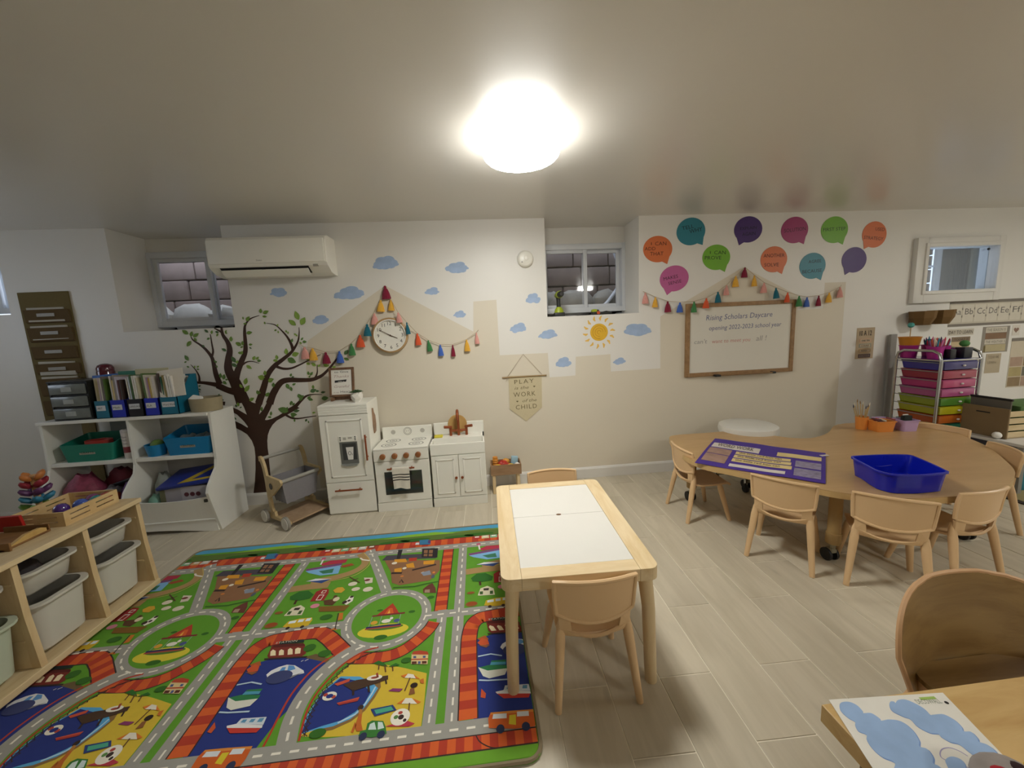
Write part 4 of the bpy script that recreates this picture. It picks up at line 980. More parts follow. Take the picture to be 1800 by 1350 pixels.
# road markings
rp(WHITE, *dash([(RX0, 2.263), (RX1, 2.263)]), *dash([(RX0, 1.131), (RX1, 1.131)], 0.008), shifts=ALL)
rp(WHITE, *dash([(-0.170, 2.235), (-0.170, 1.16)]), *dash([(-0.249, 1.66), (-0.249, 1.16)]), *dash([(-0.33, 1.682), (0.26, 1.682)], 0.008), *dash(dia), *dash(brd, 0.009))
rp(WHITE, *dash([(RBX + 0.185 * math.cos(t / 20 * PI), RBY + 0.174 * math.sin(t / 20 * PI)) for t in range(41)], 0.007, 0.032, 0.022))
# carousel
rp('d8c93c', ell(-0.513, 1.618, 0.115, 0.040, 24)); rp('4c7a2a', ell(-0.51, 1.636, 0.085, 0.016)); rp(DGREEN, ell(-0.515, 1.578, 0.03, 0.014), ell(-0.40, 1.72, 0.016, 0.009), ell(-0.56, 1.752, 0.014, 0.007))
c = RBX
rp('7a2a2e', rct(c - 0.075, 1.712, c + 0.08, 1.722)); rp(RED, [(c - 0.055, 1.722), (c - 0.018, 1.765), (c + 0.005, 1.795), (c + 0.025, 1.765), (c + 0.05, 1.722)]); rp(ORG1, [(c - 0.02, 1.722), (c - 0.006, 1.76), (c + 0.012, 1.76), (c + 0.025, 1.722)]); rp('e8b04a', [(c - 0.006, 1.724), (c, 1.75), (c + 0.008, 1.724)])
rp('2d2a5a', rct(c - 0.085, 1.640, c + 0.075, 1.650)); rp('a0493a', rct(c - 0.087, 1.632, c + 0.076, 1.640))
rp('8fa39b', *[rct(c - 0.075 + 0.045 * i, 1.65, c - 0.072 + 0.045 * i, 1.712) for i in range(4)])
rp('d9a23a', ell(c - 0.055, 1.672, 0.016, 0.012)); rp(WHITE, ell(c + 0.0, 1.676, 0.022, 0.012), ell(c + 0.022, 1.69, 0.008, 0.008)); rp('4c5a8a', ell(c + 0.05, 1.672, 0.014, 0.011))
# building site
def Z5(*a): return a
rp('8e6647', [(-.642,2.184),(-.304,2.128),(-.294,2.029),(-.341,1.947),(-.422,1.939),(-.501,1.930),(-.548,1.958),(-.578,2.063)])
rp('4b4550', [(-.638,2.229),(-.334,2.205),(-.329,2.152),(-.656,2.180)]); rp('2a2628', [(-.428,2.270),(-.328,2.260),(-.322,2.157),(-.418,2.173)]); rp('8e6647', [(-.414,2.253),(-.390,2.249),(-.388,2.214),(-.411,2.218)], [(-.382,2.248),(-.358,2.244),(-.356,2.209),(-.380,2.213)], [(-.409,2.208),(-.387,2.205),(-.385,2.180),(-.408,2.184)], [(-.379,2.203),(-.355,2.199),(-.354,2.175),(-.377,2.179)])
rp('2a2628', [(-.579,2.281),(-.551,2.279),(-.548,2.162),(-.567,2.165)])
rp('d9982c', [(-.581,2.180),(-.513,2.175),(-.499,2.141),(-.574,2.147)], [(-.502,2.117),(-.460,2.129),(-.444,2.077),(-.489,2.084)], [(-.401,2.132),(-.334,2.133),(-.337,2.094),(-.397,2.100)], [(-.561,2.084),(-.519,2.089),(-.514,2.047),(-.555,2.054)]); rp('b23c26', [(-.495,2.179),(-.445,2.177),(-.444,2.145),(-.489,2.146)]); rp('e6dccb', ell(*(-.573,2.141), 0.016, 0.012), ell(*(-.503,2.081), 0.012, 0.010), ell(*(-.386,2.021), 0.014, 0.008))
rp(DARK, ribbon([(-.570,2.045),(-.509,2.038)], 0.016), ribbon([(-.455,2.055),(-.322,2.088)], 0.014)); rp('8891a0', [(-.400,2.023),(-.352,2.036),(-.340,1.997),(-.382,1.992)]); rp('56606b', ell(*(-.328,1.978), 0.010, 0.016)); rp('d9823a', ell(*(-.327,2.014), 0.008, 0.008), ell(*(-.503,2.008), 0.010, 0.006))
rp(DARK, ribbon([(-.506,1.952),(-.501,1.978),(-.485,1.949)], 0.008)); rp('3c6b22', ribbon([(-.532,1.916),(-.417,1.907),(-.352,1.922),(-.291,1.929)], 0.010))
rp('6a3a2e', [(-.369,1.879),(-.343,1.911),(-.324,1.921),(-.303,1.879),(-.295,1.838),(-.362,1.848)]); rp('a58a74', [(-.358,1.872),(-.332,1.871),(-.329,1.845),(-.357,1.849)]); rp(DGREEN, ell(*(-.319,1.808), 0.018, 0.012))
# airport
rp('7c4a78', [(-.135,2.166),(.064,2.194),(.063,2.166),(-.127,2.144)]); rp('7fb4dc', [(-.131,2.145),(.063,2.173),(.073,2.092),(-.025,2.089),(-.104,2.124)]); rp('b2334a', [(-.065,2.209),(-.022,2.232),(.082,2.229),(.080,2.195),(-.054,2.185)]); rp('c0607a', ell(*(-.073,2.260), 0.014, 0.014)); rp('e7e0dc', ribbon([(-.071,2.249),(-.066,2.198)], 0.010))
rp('3d7a5c', [(-.051,2.132),(.030,2.145),(.036,2.104),(-.017,2.104)]); rp('a0522d', [(p[0] , p[1]) for p in [(-.898,2.162),(-.835,2.183),(-.810,2.161),(-.866,2.145)]], shifts=(0.0, PER, -PER))
rp('a98a5a', ribbon(spl([(-1.007,2.036),(-.892,2.056),(-.805,2.088),(-.756,2.140),(-.759,2.203),(-.811,2.278)]), 0.045)); rp('c9b36a', ribbon(spl([(-1.000,2.019),(-.876,2.031),(-.775,2.060),(-.725,2.135),(-.732,2.198),(-.789,2.281)]), 0.004))
rp('a98a5a', ribbon([(-.145,1.988),(-.049,1.996),(.059,1.996)], 0.05)); rp('2e4a86', [(-.085,2.049),(-.033,2.059),(.048,2.043),(.010,2.016)]); rp('dfe0e4', [(-.085,2.045),(-.040,2.063),(.055,2.047),(-.026,2.043)]); rp(WHITE, ribbon([(-.797,2.229),(-.776,2.208),(-.730,2.192)], 0.010))
# farm
rp('2f6b25', [(-.116,1.928),(-.085,1.962),(-.035,1.962),(.006,1.925),(-.002,1.894),(-.057,1.887),(-.105,1.902)]); rp('4a3322', ribbon([(-.067,1.894),(-.064,1.862)], 0.012))
rp('9a2b28', [(.010,1.946),(.036,1.967),(.071,1.959),(.083,1.924),(.079,1.869),(.009,1.871)]); rp(WHITE, [(.037,1.918),(.065,1.916),(.062,1.873),(.035,1.876)], [(.042,1.950),(.065,1.949),(.063,1.927),(.041,1.928)]); rp('9a2b28', [(.041,1.913),(.061,1.911),(.059,1.879),(.039,1.880)], [(.046,1.946),(.062,1.945),(.061,1.931),(.045,1.932)])
rp('d98a9a', ell(*(.049,1.834), 0.022, 0.016)); rp('dcd6b8', [(-.078,1.786),(-.064,1.837),(-.027,1.851),(.005,1.826),(.010,1.777),(-.075,1.783)]); rp('3b5a2a', [(-.068,1.813),(-.051,1.812),(-.052,1.789),(-.068,1.790)], [(-.015,1.810),(.001,1.810),(0.000,1.785),(-.016,1.786)]); rp(DARK, [(-.048,1.834),(-.019,1.833),(-.022,1.815),(-.048,1.818)]); rp('8c5a2c', ell(*(-.114,1.810), 0.02, 0.010), ell(*(-.109,1.728), 0.03, 0.018)); rp('9a4a1e', ell(*(-.108,1.731), 0.022, 0.012))
rp('d2b02c', [(-.047,1.708),(-.037,1.742),(.012,1.753),(.070,1.752),(.078,1.734),(.072,1.699),(.009,1.695)]); rp('dfeaf0', [(-.030,1.741),(.002,1.744),(.001,1.727),(-.031,1.725)], [(.011,1.746),(.037,1.747),(.036,1.729),(.011,1.728)], [(.047,1.748),(.069,1.749),(.068,1.731),(.046,1.730)]); rp(DARK, ell(*(-.019,1.697), 0.009, 0.009), ell(*(.047,1.696), 0.009, 0.009))
rp('d3a534', [(-.854,1.944),(-.838,1.964),(-.811,1.963),(-.790,1.939),(-.802,1.916),(-.836,1.921)]); rp('dcd3bd', ell(*(-.733,1.935), 0.022, 0.015), ell(*(-.666,1.923), 0.026, 0.019), ell(*(-.764,1.982), 0.024, 0.017)); rp('5c4032', ribbon([(-.802,2.048),(-.728,1.987)], 0.006), ribbon([(-.747,2.028),(-.784,2.001)], 0.006)); rp('d8cdbb', [(-.717,2.028),(-.666,2.020),(-.657,1.976),(-.693,1.971)]); rp('6d2f25', ell(*(-.692,2.003), 0.016, 0.009))
rp('5a3d24', [(-.875,1.869),(-.832,1.872),(-.832,1.901),(-.815,1.898),(-.804,1.849),(-.814,1.824),(-.858,1.835)]); rp('dccfae', ell(*(-.811,1.869), 0.016, 0.016)); rp('ece6da', [(-.771,1.835),(-.751,1.860),(-.746,1.883),(-.724,1.875),(-.720,1.841),(-.743,1.817)]); rp(DARK, ell(*(-.759,1.838), 0.012, 0.012), ell(*(-.735,1.875), 0.010, 0.008), ell(*(-.740,1.847), 0.008, 0.008))
rp('7d5a22', [(-.882,1.825),(-.723,1.812),(-.741,1.773),(-.867,1.788)]); rp(DGREEN, ell(*(-.814,1.744), 0.030, 0.018), ell(*(-.735,1.522), 0.026, 0.018)); rp('c8762a', [(-.749,1.712),(-.758,1.763),(-.740,1.762),(-.728,1.717)], [(-.767,1.656),(-.745,1.668),(-.728,1.650)]); rp(DARK, ribbon([(-.763,1.763),(-.741,1.656)], 0.005))
# station and boats
st = [(-.983,1.544),(-.992,1.598),(-.847,1.588),(-.818,1.534),(-.832,1.516),(-.965,1.525)]
rp('7a2d22', st); rp('5a1f1a', [(-.987,1.587),(-.982,1.604),(-.855,1.594),(-.840,1.577)]); rp('20302c', [(-.971,1.620),(-.862,1.616),(-.854,1.598),(-.961,1.601)])
rp('f0dfb8', *[[(-.970,1.542),(-.981,1.566),(-.976,1.576),(-.960,1.567),(-.947,1.541)]] + [[(-.934,1.540),(-.944,1.564),(-.939,1.572),(-.924,1.564),(-.913,1.539)]] + [[(-.896,1.537),(-.908,1.566),(-.902,1.574),(-.888,1.565),(-.875,1.537)]] + [[(-.866,1.537),(-.877,1.565),(-.869,1.571),(-.853,1.565),(-.844,1.537)]])
rp(DARK, [(-.989,1.532),(-.807,1.519),(-.804,1.512),(-.985,1.524)]); rp(DGREEN, ell(*(-.815,1.563), 0.026, 0.020), ell(*(-.738,1.524), 0.026, 0.016))
rp('a85a2a', [(-1.034,1.507),(-.999,1.521),(-.983,1.497),(-1.019,1.494)]); rp('c8c8cc', *[ribbon([(-.821,1.493),(-.813,1.498)], 0.004), ribbon([(-.806,1.494),(-.794,1.501)], 0.004)])
rp('dfe0e2', [(-.936,1.447),(-.926,1.464),(-.902,1.478),(-.874,1.485),(-.838,1.477),(-.790,1.446),(-.782,1.433),(-.832,1.423),(-.915,1.420)]); rp('7d7d86', [(-.927,1.435),(-.850,1.421),(-.787,1.438),(-.828,1.415),(-.913,1.416)]); rp('5b93cc', [(-.891,1.456),(-.887,1.474),(-.872,1.474),(-.869,1.449)], [(-.857,1.450),(-.865,1.481),(-.841,1.475),(-.827,1.458)])
rp('dcdccf', [(-.077,1.362),(-.039,1.349),(.043,1.345),(.028,1.315),(-.034,1.307),(-.058,1.320)]); rp('2f7a4a', [(-.074,1.361),(-.032,1.367),(.044,1.356),(.043,1.342),(-.039,1.342)]); rp('4f9ab4', [(-.029,1.366),(-.022,1.386),(.036,1.379),(.035,1.361)]); rp('2f7a4a', [(-.022,1.386),(.037,1.383),(.036,1.373),(-.024,1.379)]); rp('b9cfe0', ribbon([(-.074,1.305),(-.040,1.299),(.039,1.293)], 0.006), ribbon([(-.077,1.414),(-.024,1.419),(.022,1.404)], 0.006))
rp('c23a30', [(-.012,1.245),(.116,1.224),(.108,1.210),(.016,1.219)]); rp('e2e2e2', [(-.012,1.248),(.018,1.251),(.117,1.234),(.119,1.224),(-.007,1.240)]); rp('cfd8e0', [(.018,1.250),(.025,1.269),(.115,1.263),(.118,1.235)]); rp('5f95b8', *[[(.030,1.254),(.034,1.264),(.049,1.263),(.047,1.251)]] + [[(.060,1.251),(.063,1.262),(.079,1.261),(.076,1.249)]] + [[(.089,1.248),(.092,1.261),(.109,1.260),(.107,1.246)]])
rp('c8552d', [(-.080,1.484),(-.059,1.507),(-.035,1.495),(-.029,1.470),(-.063,1.466)], [(-.068,1.234),(-.065,1.268),(-.048,1.246),(-.051,1.228)]); rp('8c5a3a', [(-.077,1.471),(-.026,1.466),(-.043,1.454)])
rp('3b4370', ell(*(.077,1.428), 0.05, 0.03))
# beach things: jetty, boats, buoy, parasols, towels, ball
rp('4a3526', [(-.603,1.357),(-.556,1.371),(-.496,1.373),(-.435,1.375),(-.431,1.357),(-.471,1.346),(-.554,1.324)]); rp(DARK, ribbon([(-.502,1.340),(-.492,1.312)], 0.008), ribbon([(-.556,1.331),(-.549,1.307)], 0.008), ribbon([(-.441,1.359),(-.433,1.337)], 0.006))
rp('c6543c', [(-.639,1.365),(-.584,1.382),(-.583,1.368),(-.623,1.355)], [(-.601,1.283),(-.522,1.296),(-.524,1.282),(-.589,1.273)]); rp('a83a34', [(-.597,1.280),(-.522,1.288),(-.529,1.280),(-.589,1.273)]); rp(WHITE, ell(*(-.638,1.315), 0.026, 0.018)); rp('b0463a', ell(*(-.655,1.322), 0.008, 0.007), ell(*(-.622,1.310), 0.008, 0.007)); rp(BLUE, ell(*(-.638,1.315), 0.013, 0.009))
rp(WHITE, ell(*(-.487,1.372), 0.03, 0.012)); rp('a0493a', ell(*(-.487,1.372), 0.014, 0.005), ribbon([(-.483,1.392),(-.474,1.370)], 0.008))
rp('e9e2d0', [(-.367,1.355),(-.357,1.372),(-.334,1.365),(-.322,1.346)], [(-.358,1.248),(-.347,1.268),(-.324,1.265),(-.300,1.240)]); rp('d9792c', [(-.384,1.366),(-.357,1.372),(-.367,1.355)], [(-.334,1.365),(-.303,1.340),(-.322,1.346)], [(-.376,1.250),(-.350,1.267),(-.358,1.248)], [(-.321,1.264),(-.286,1.245),(-.300,1.240)]); rp('6b4a2a', ribbon([(-.345,1.352),(-.356,1.297)], 0.005), ribbon([(-.329,1.247),(-.324,1.183)], 0.005))
rp('8a3a6a', [(-.419,1.306),(-.404,1.315),(-.364,1.308),(-.376,1.297)]); rp('2a3f7a', [(-.467,1.242),(-.389,1.248),(-.371,1.226),(-.445,1.213)]); rp('4fa88a', [(-.453,1.237),(-.394,1.243),(-.382,1.228),(-.442,1.221)]); rp('b83a4a', [(-.400,1.172),(-.332,1.185),(-.297,1.169),(-.317,1.161)])
rp('ece7d8', ell(*(-.353,1.199), 0.034, 0.030)); rp(DARK, ell(*(-.350,1.198), 0.010, 0.009), ell(*(-.335,1.185), 0.006, 0.006)); rp('5c8a4a', ell(*(-.368,1.200), 0.008, 0.007)); rp('b0463a', ell(*(-.355,1.214), 0.008, 0.006))
rp('2d2018', ell(*(-.324,1.317), 0.014, 0.011)); rp('8c5a34', [(-.336,1.304),(-.322,1.306),(-.315,1.282),(-.338,1.279)]); rp('c0692a', [(-.505,1.185),(-.505,1.230),(-.493,1.228),(-.486,1.194),(-.473,1.168),(-.494,1.168)], [(-.513,1.168),(-.510,1.202),(-.501,1.190),(-.504,1.164)]); rp('3a2a20', ell(*(-.505,1.253), 0.010, 0.010)); rp('b27b3a', [(-.507,1.230),(-.508,1.247),(-.498,1.246),(-.491,1.227)]); rp('c8702f', [(-.305,1.337),(-.291,1.342),(-.286,1.319),(-.300,1.323)])
rp(DGREEN, ell(*(-.627,1.179), 0.028, 0.016), ell(*(-.375,1.437), 0.022, 0.013)); rp('2f6b25', *[[(-.511,1.440),(-.491,1.451),(-.465,1.436),(-.444,1.415),(-.486,1.429)]] + [[(-.444,1.415),(-.416,1.429),(-.397,1.417),(-.425,1.412)]]); rp('6b4a2a', ribbon([(-.484,1.433),(-.480,1.406)], 0.005), ribbon([(-.460,1.426),(-.448,1.391)], 0.005), ribbon([(-.427,1.418),(-.420,1.391)], 0.005))
# houses by the road
rp('d8c08c', [(-.352,1.415),(-.358,1.466),(-.287,1.456),(-.284,1.405)]); rp('b4472c', [(-.357,1.462),(-.353,1.477),(-.326,1.479),(-.292,1.468),(-.284,1.451)], [(-.357,1.440),(-.285,1.433),(-.284,1.427),(-.355,1.434)]); rp('4a5c8a', [(-.347,1.442),(-.349,1.453),(-.337,1.452),(-.335,1.441)], [(-.307,1.438),(-.309,1.449),(-.297,1.448),(-.296,1.437)], [(-.323,1.411),(-.325,1.424),(-.314,1.423),(-.313,1.411)]); rp('5a2f22', [(-.349,1.415),(-.351,1.427),(-.331,1.425),(-.329,1.413)], [(-.307,1.410),(-.309,1.423),(-.290,1.421),(-.288,1.409)])
# cars and buses on the roads
rp('3a7a34', [(-.483,1.151),(-.481,1.167),(-.463,1.169),(-.464,1.191),(-.450,1.199),(-.410,1.192),(-.397,1.171),(-.388,1.147),(-.434,1.140)]); rp('cfe0dc', [(-.455,1.168),(-.454,1.187),(-.440,1.192),(-.427,1.165)], [(-.422,1.164),(-.428,1.191),(-.412,1.188),(-.401,1.167)]); rp('2b3350', ell(*(-.467,1.148), 0.013, 0.013), ell(*(-.407,1.147), 0.013, 0.013))
bus = [(-.041,1.120),(-.042,1.152),(-.033,1.172),(.040,1.169),(.122,1.164),(.122,1.125),(.116,1.105),(.046,1.106)]
rp('cc5f22', bus); rp('d98a3a', [(-.033,1.172),(.040,1.169),(.122,1.164),(.122,1.155),(-.034,1.164)]); rp('d8dde0', [(-.028,1.149),(-.024,1.165),(.023,1.162),(.022,1.145)], [(.058,1.146),(.060,1.163),(.101,1.160),(.100,1.143)]); rp('d6c22e', [(.028,1.124),(.032,1.154),(.055,1.154),(.052,1.118)]); rp('2b3350', ell(*(-.002,1.112), 0.014, 0.015), ell(*(.085,1.109), 0.014, 0.015))
rp('3a78a0', [(-.454,2.314),(-.459,2.370),(-.401,2.371),(-.381,2.308)]); rp('5a3f7a', [(-.399,2.323),(-.402,2.361),(-.385,2.358),(-.382,2.317)]); rp('c84a36', [(-.502,2.314),(-.504,2.348),(-.455,2.347),(-.450,2.309)]); rp('d8dde0', [(-.479,2.318),(-.479,2.342),(-.459,2.342),(-.455,2.317)])
o = PRN.build('printed_town', [M('rug_print_' + col, col, 0.95, vary=0.05, scale=40) for col in PCOL], rug)
o['kind'] = 'stuff'
bpy.context.view_layer.update()
# lettering on the stations
b = MB()
for s in (-PER, 0.0):
    q = (-0.981 + PER + s, 1.606)
    if q[0] + 0.10 < RX1: put_text(b, 'STATION', floorf(RZ + 0.000016 * (LAY[0] + 2)), q[0], q[1], 0.010, 0.092)
b.build('station_lettering', M('cream_print', 'd8d2bd', 0.9), rug)

# ================================================================ play table (white lids) and kids' chairs
pine = wood('pale_pine', 'e4cfa8', 'd6bb8c', 0.45, (3, 22, 22))
pine_y = wood('pale_pine_lengthwise', 'e4cfa8', 'd6bb8c', 0.45, (22, 3, 22))
pine_z = wood('pale_pine_upright', 'dcc59b', 'cdb184', 0.45, (22, 22, 3))
ft = thing('sensory_table', 'low pale pine play table with two white lids in its top', 'table', (0.33, 1.63, 0), rz=-0.028)
# local frame: x -0.29..0.29, y -0.415..0.415
Wd, Ld, Ht, zt = 0.288, 0.415, 0.48, 0.432
b = MB()
outer = rrect(-Wd, -Ld, Wd, Ld, 0.035, 6)
for (x0, x1) in ((-Wd, -0.215), (0.215, Wd)):
    P = [p for p in rrect(-Wd, -Ld, Wd, Ld, 0.035, 6)]
    Q = []
    for p in P:
        if x0 - 1e-6 <= p[0] <= x1 + 1e-6: Q.append(p)
    if x0 < 0: Q = Q + [(x1, -Ld), (x1, Ld)]
    else:
        Q = sorted([q for q in Q if q[1] < 0], key=lambda q: (math.atan2(q[1] + Ld - 0.035, q[0] - Wd + 0.035))) + sorted([q for q in Q if q[1] >= 0], key=lambda q: (math.atan2(q[1] - Ld + 0.035, q[0] - Wd + 0.035))) + [(x0, Ld), (x0, -Ld)]
    if x0 < 0: Q = [(-x, y) for x, y in sorted([q for q in [(-a, c) for a, c in Q if a < x1 - 1e-6] if q[1] < 0], key=lambda q: math.atan2(q[1] + Ld - 0.035, q[0] - Wd + 0.035)) + sorted([q for q in [(-a, c) for a, c in Q if a < x1 - 1e-6] if q[1] >= 0], key=lambda q: math.atan2(q[1] - Ld + 0.035, q[0] - Wd + 0.035)) + [(-x1, Ld), (-x1, -Ld)]]
    q = MB(); q.prism(Q, 'z', zt, Ht); o = q.build('side_rail', pine_y, ft); mm = o.modifiers.new('edge', 'BEVEL'); mm.width = 0.003; mm.segments = 2; mm.limit_method = 'ANGLE'
for y0, y1 in ((-Ld, -0.352), (0.352, Ld)):
    q = MB(); q.box(-0.2145, 0.2145, y0, y1, zt, Ht, 0.002); q.build('end_rail', pine, ft)
lid = M('white_lid', 'e0ddd5', 0.3, vary=0.01)
for y0, y1 in ((-0.351, 0.030), (0.032, 0.351)):
    q = MB(); q.box(-0.2145, 0.2145, y0, y1, zt + 0.034, Ht - 0.001, 0.0015); q.build('lid', lid, ft)
q = MB(); q.prism(ell(0, 0.031, 0.012, 0.008, 16), 'z', Ht - 0.004, Ht - 0.0004); q.build('finger_hole', M('hole_shadow_brown', '6a4a2a', 0.8), ft)
q = MB(); q.box(-0.25, 0.25, -0.38, 0.38, zt - 0.02, zt + 0.03); q.build('under_frame', pine, ft)
for sx in (-1, 1):
    for sy in (-1, 1):
        q = MB(); q.tube([(sx * 0.247, sy * 0.372, zt), (sx * 0.257, sy * 0.384, 0.30), (sx * 0.264, sy * 0.392, 0.0)], [0.027, 0.024, 0.022], 16); q.build('leg', pine_z, ft, True)

chair_mat = M('peach_plastic', 'dcb98c', 0.42, vary=0.02, scale=10)
def make_chair(name, label, group):
    """stackable moulded child's chair, facing +y, about 0.49 m tall"""
    t = thing(name, label, 'chair', (0, 0, 0), 0, group, local=True)
    nu = 13
    us = [-1 + 2 * i / (nu - 1) for i in range(nu)]
    # seat and lower back rail, one moulded sheet
    prof = [(0.165, 0.243, 0.125), (0.155, 0.257, 0.128), (0.13, 0.263, 0.13), (0.05, 0.256, 0.13), (-0.04, 0.254, 0.13), (-0.085, 0.262, 0.128), (-0.108, 0.28, 0.125)]
    def sheet(prof, thick, bow, wrap):
        b = MB(); th = thick
        outer = []; inner = []
        for i, (y, z, w) in enumerate(prof):
            a = prof[max(0, i - 1)]; c = prof[min(len(prof) - 1, i + 1)]
            ty, tz = c[0] - a[0], c[1] - a[1]; l = math.hypot(ty, tz); ny, nz = tz / l, -ty / l
            r0 = []; r1 = []
            for u in us:
                zz = z + bow[i] * (1 - u * u); yy = y + wrap[i] * u * u
                r0.append((u * w, yy, zz)); r1.append((u * w, yy - ny * th * -1, zz - nz * th * -1))
            outer.append(r0); inner.append(r1)
        rings = [o_ + i_[::-1] for o_, i_ in zip(outer, inner)]
        b.loft(rings); return b
    n = len(prof)
    sheet(prof, -0.010, [0, 0, -0.004, -0.010, -0.010, -0.008, -0.012], [0, 0, 0, 0, 0, 0.006, 0.012]).build('seat', chair_mat, t, True)
    # rail under the hand slot
    rail = [(-0.104, 0.270, 0.127), (-0.116, 0.292, 0.127), (-0.120, 0.304, 0.127)]
    b = sheet(rail, -0.010, [-0.012, -0.030, -0.034], [0.012, 0.02, 0.022])
    b.build('lower_rail', chair_mat, t, True)
    for s in (-1, 1):
        b = MB(); b.loft([[(s * 0.128, -0.098, 0.29), (s * 0.128, -0.108, 0.29), (s * 0.085, -0.116, 0.278), (s * 0.085, -0.106, 0.278)], [(s * 0.132, -0.098, 0.354), (s * 0.132, -0.110, 0.354), (s * 0.092, -0.124, 0.340), (s * 0.092, -0.114, 0.340)]]); b.build('side_post', chair_mat, t)
    back = [(-0.123, 0.354, 0.138), (-0.128, 0.37, 0.140), (-0.134, 0.41, 0.143), (-0.139, 0.45, 0.145), (-0.143, 0.485, 0.145)]
    bow = [-0.030, -0.014, -0.006, 0, 0.004]; wrap = [0.022, 0.026, 0.03, 0.03, 0.028]
    o = sheet(back, -0.008, bow, wrap).build('backrest', chair_mat, t, True)
    # raised rim round the back of the backrest
    path = []
    for u in us: path.append((u * 0.138, -0.123 + 0.022 * u * u - 0.006, 0.354 - 0.030 * (1 - u * u)))
    for i in range(1, 5): path.append((back[i][2], back[i][0] + wrap[i] - 0.006, back[i][1]))
    for u in us[::-1][1:]: path.append((u * 0.145, -0.143 + 0.028 * u * u - 0.006, 0.485 + 0.004 * (1 - u * u)))
    for i in (3, 2, 1, 0): path.append((-back[i][2], back[i][0] + wrap[i] - 0.006, back[i][1]))
    b = MB(); b.tube(path, 0.0085, 8, False); b.build('rim', chair_mat, o, True)
    for sx in (-1, 1):
        b = MB(); b.tube([(sx * 0.119, -0.088, 0.325), (sx * 0.122, -0.094, 0.29), (sx * 0.126, -0.102, 0.245), (sx * 0.150, -0.148, 0.0)], [0.006, 0.015, 0.0185, 0.0125], 10); b.build('leg', chair_mat, t, True)
        b = MB(); b.tube([(sx * 0.114, 0.088, 0.256), (sx * 0.119, 0.095, 0.22), (sx * 0.148, 0.145, 0.0)], [0.012, 0.0185, 0.0125], 10); b.build('leg', chair_mat, t, True)
    return t
GR = 'peach moulded chairs for children'
ch = make_chair('child_chair', 'peach plastic chair pulled up to the near end of the pine play table', GR)
ch.location = (0.356, 1.30, 0); ch.rotation_euler = (0, 0, 0.0)
def at(x, y, fx, fy): return ((x, y, 0), math.atan2(-fx, fy))
for (x, y, rz, lab) in (
    (0.40, 2.06, PI + 0.0, 'peach plastic chair at the far end of the pine play table'),
    (1.493, 2.44, math.radians(-92), 'peach plastic chair at the left tip of the kidney table, facing right'),
    (1.679, 1.885, math.radians(-48.9), 'peach plastic chair at the kidney table beside the purple pocket bag'),
    (1.985, 1.62, math.radians(-38), 'peach plastic chair at the kidney table in front of the blue tray'),
    (2.36, 1.635, math.radians(5), 'peach plastic chair at the kidney table right of the blue tray'),
    (3.095, 2.035, math.radians(60), 'peach plastic chair at the right rim of the kidney table'),
    (3.30, 2.42, math.radians(112), 'peach plastic chair behind the kidney table in front of the drawer cart')):
    dup(ch, (x, y, 0), rz, lab, GR)

# ================================================================ kidney table on casters
KZ = 0.455
lam = wood('maple_laminate', 'bd9a6a', 'b18d5c', 0.32, (3, 14, 14), scale=0.6)
edge_m = M('maple_edge_band', 'c9a873', 0.4, vary=0.03)
kp = [(1.438,2.736),(1.529,2.828),(1.789,2.828),(2.077,2.822),(2.191,2.688),(2.278,2.568),(2.415,2.518),(2.637,2.604),(2.919,2.797),(3.247,2.783),(3.575,2.729),(3.555,2.545),(3.399,2.310),(3.258,2.089),(3.047,1.872),(2.895,1.739),(2.742,1.649),(2.596,1.582),(2.416,1.543),(2.230,1.541),(2.037,1.559),(1.907,1.603),(1.761,1.700),(1.674,1.814),(1.554,1.955),(1.467,2.065),(1.365,2.198),(1.354,2.431)]
kp = spl(kp, 4, True)
kt = thing('kidney_table', 'large kidney-shaped maple activity table on casters', 'table', (2.3, 2.1, 0))
b = MB(); b.prism(kp, 'z', KZ - 0.003, KZ); b.build('tabletop', lam, kt)
b = MB(); b.prism(kp, 'z', KZ - 0.034, KZ - 0.0031); o = b.build('edge_band', edge_m, kt); mm = o.modifiers.new('edge', 'BEVEL'); mm.width = 0.008; mm.segments = 3; mm.limit_method = 'ANGLE'; mm.angle_limit = math.radians(60)
leg_m = M('maple_leg_sleeve', 'a98b58', 0.4, vary=0.05); chrome = M('chrome', 'b8b8b8', 0.18, metal=1.0, vary=0.02); rubber = M('caster_black', '18181a', 0.5)
for (x, y) in ((1.882, 1.78), (1.545, 2.60), (2.09, 2.72), (2.80, 1.83), (3.12, 2.50)):
    b = MB(); b.lathe([(0.034, 0.11), (0.036, 0.115), (0.036, 0.17), (0.031, 0.172), (0.031, KZ - 0.034)], (x, y, 0), 20); lg = b.build('leg', leg_m, kt, True)
    b = MB(); b.lathe([(0.012, 0.06), (0.012, 0.115)], (x, y, 0), 10); b.box(x - 0.016, x + 0.016, y - 0.012, y + 0.03, 0.052, 0.075, 0.004); b.build('caster_fork', M('caster_grey', '8e8873', 0.5), kt)
    b = MB()
    for s in (-1, 1): b.disc_x([(0.012, 0), (0.034, 0.001), (0.036, 0.008), (0.034, 0.015), (0.012, 0.016)], (x + s * 0.020 - 0.008, y + 0.016, 0.0362), 20)
    b.build('caster', rubber, kt, True)

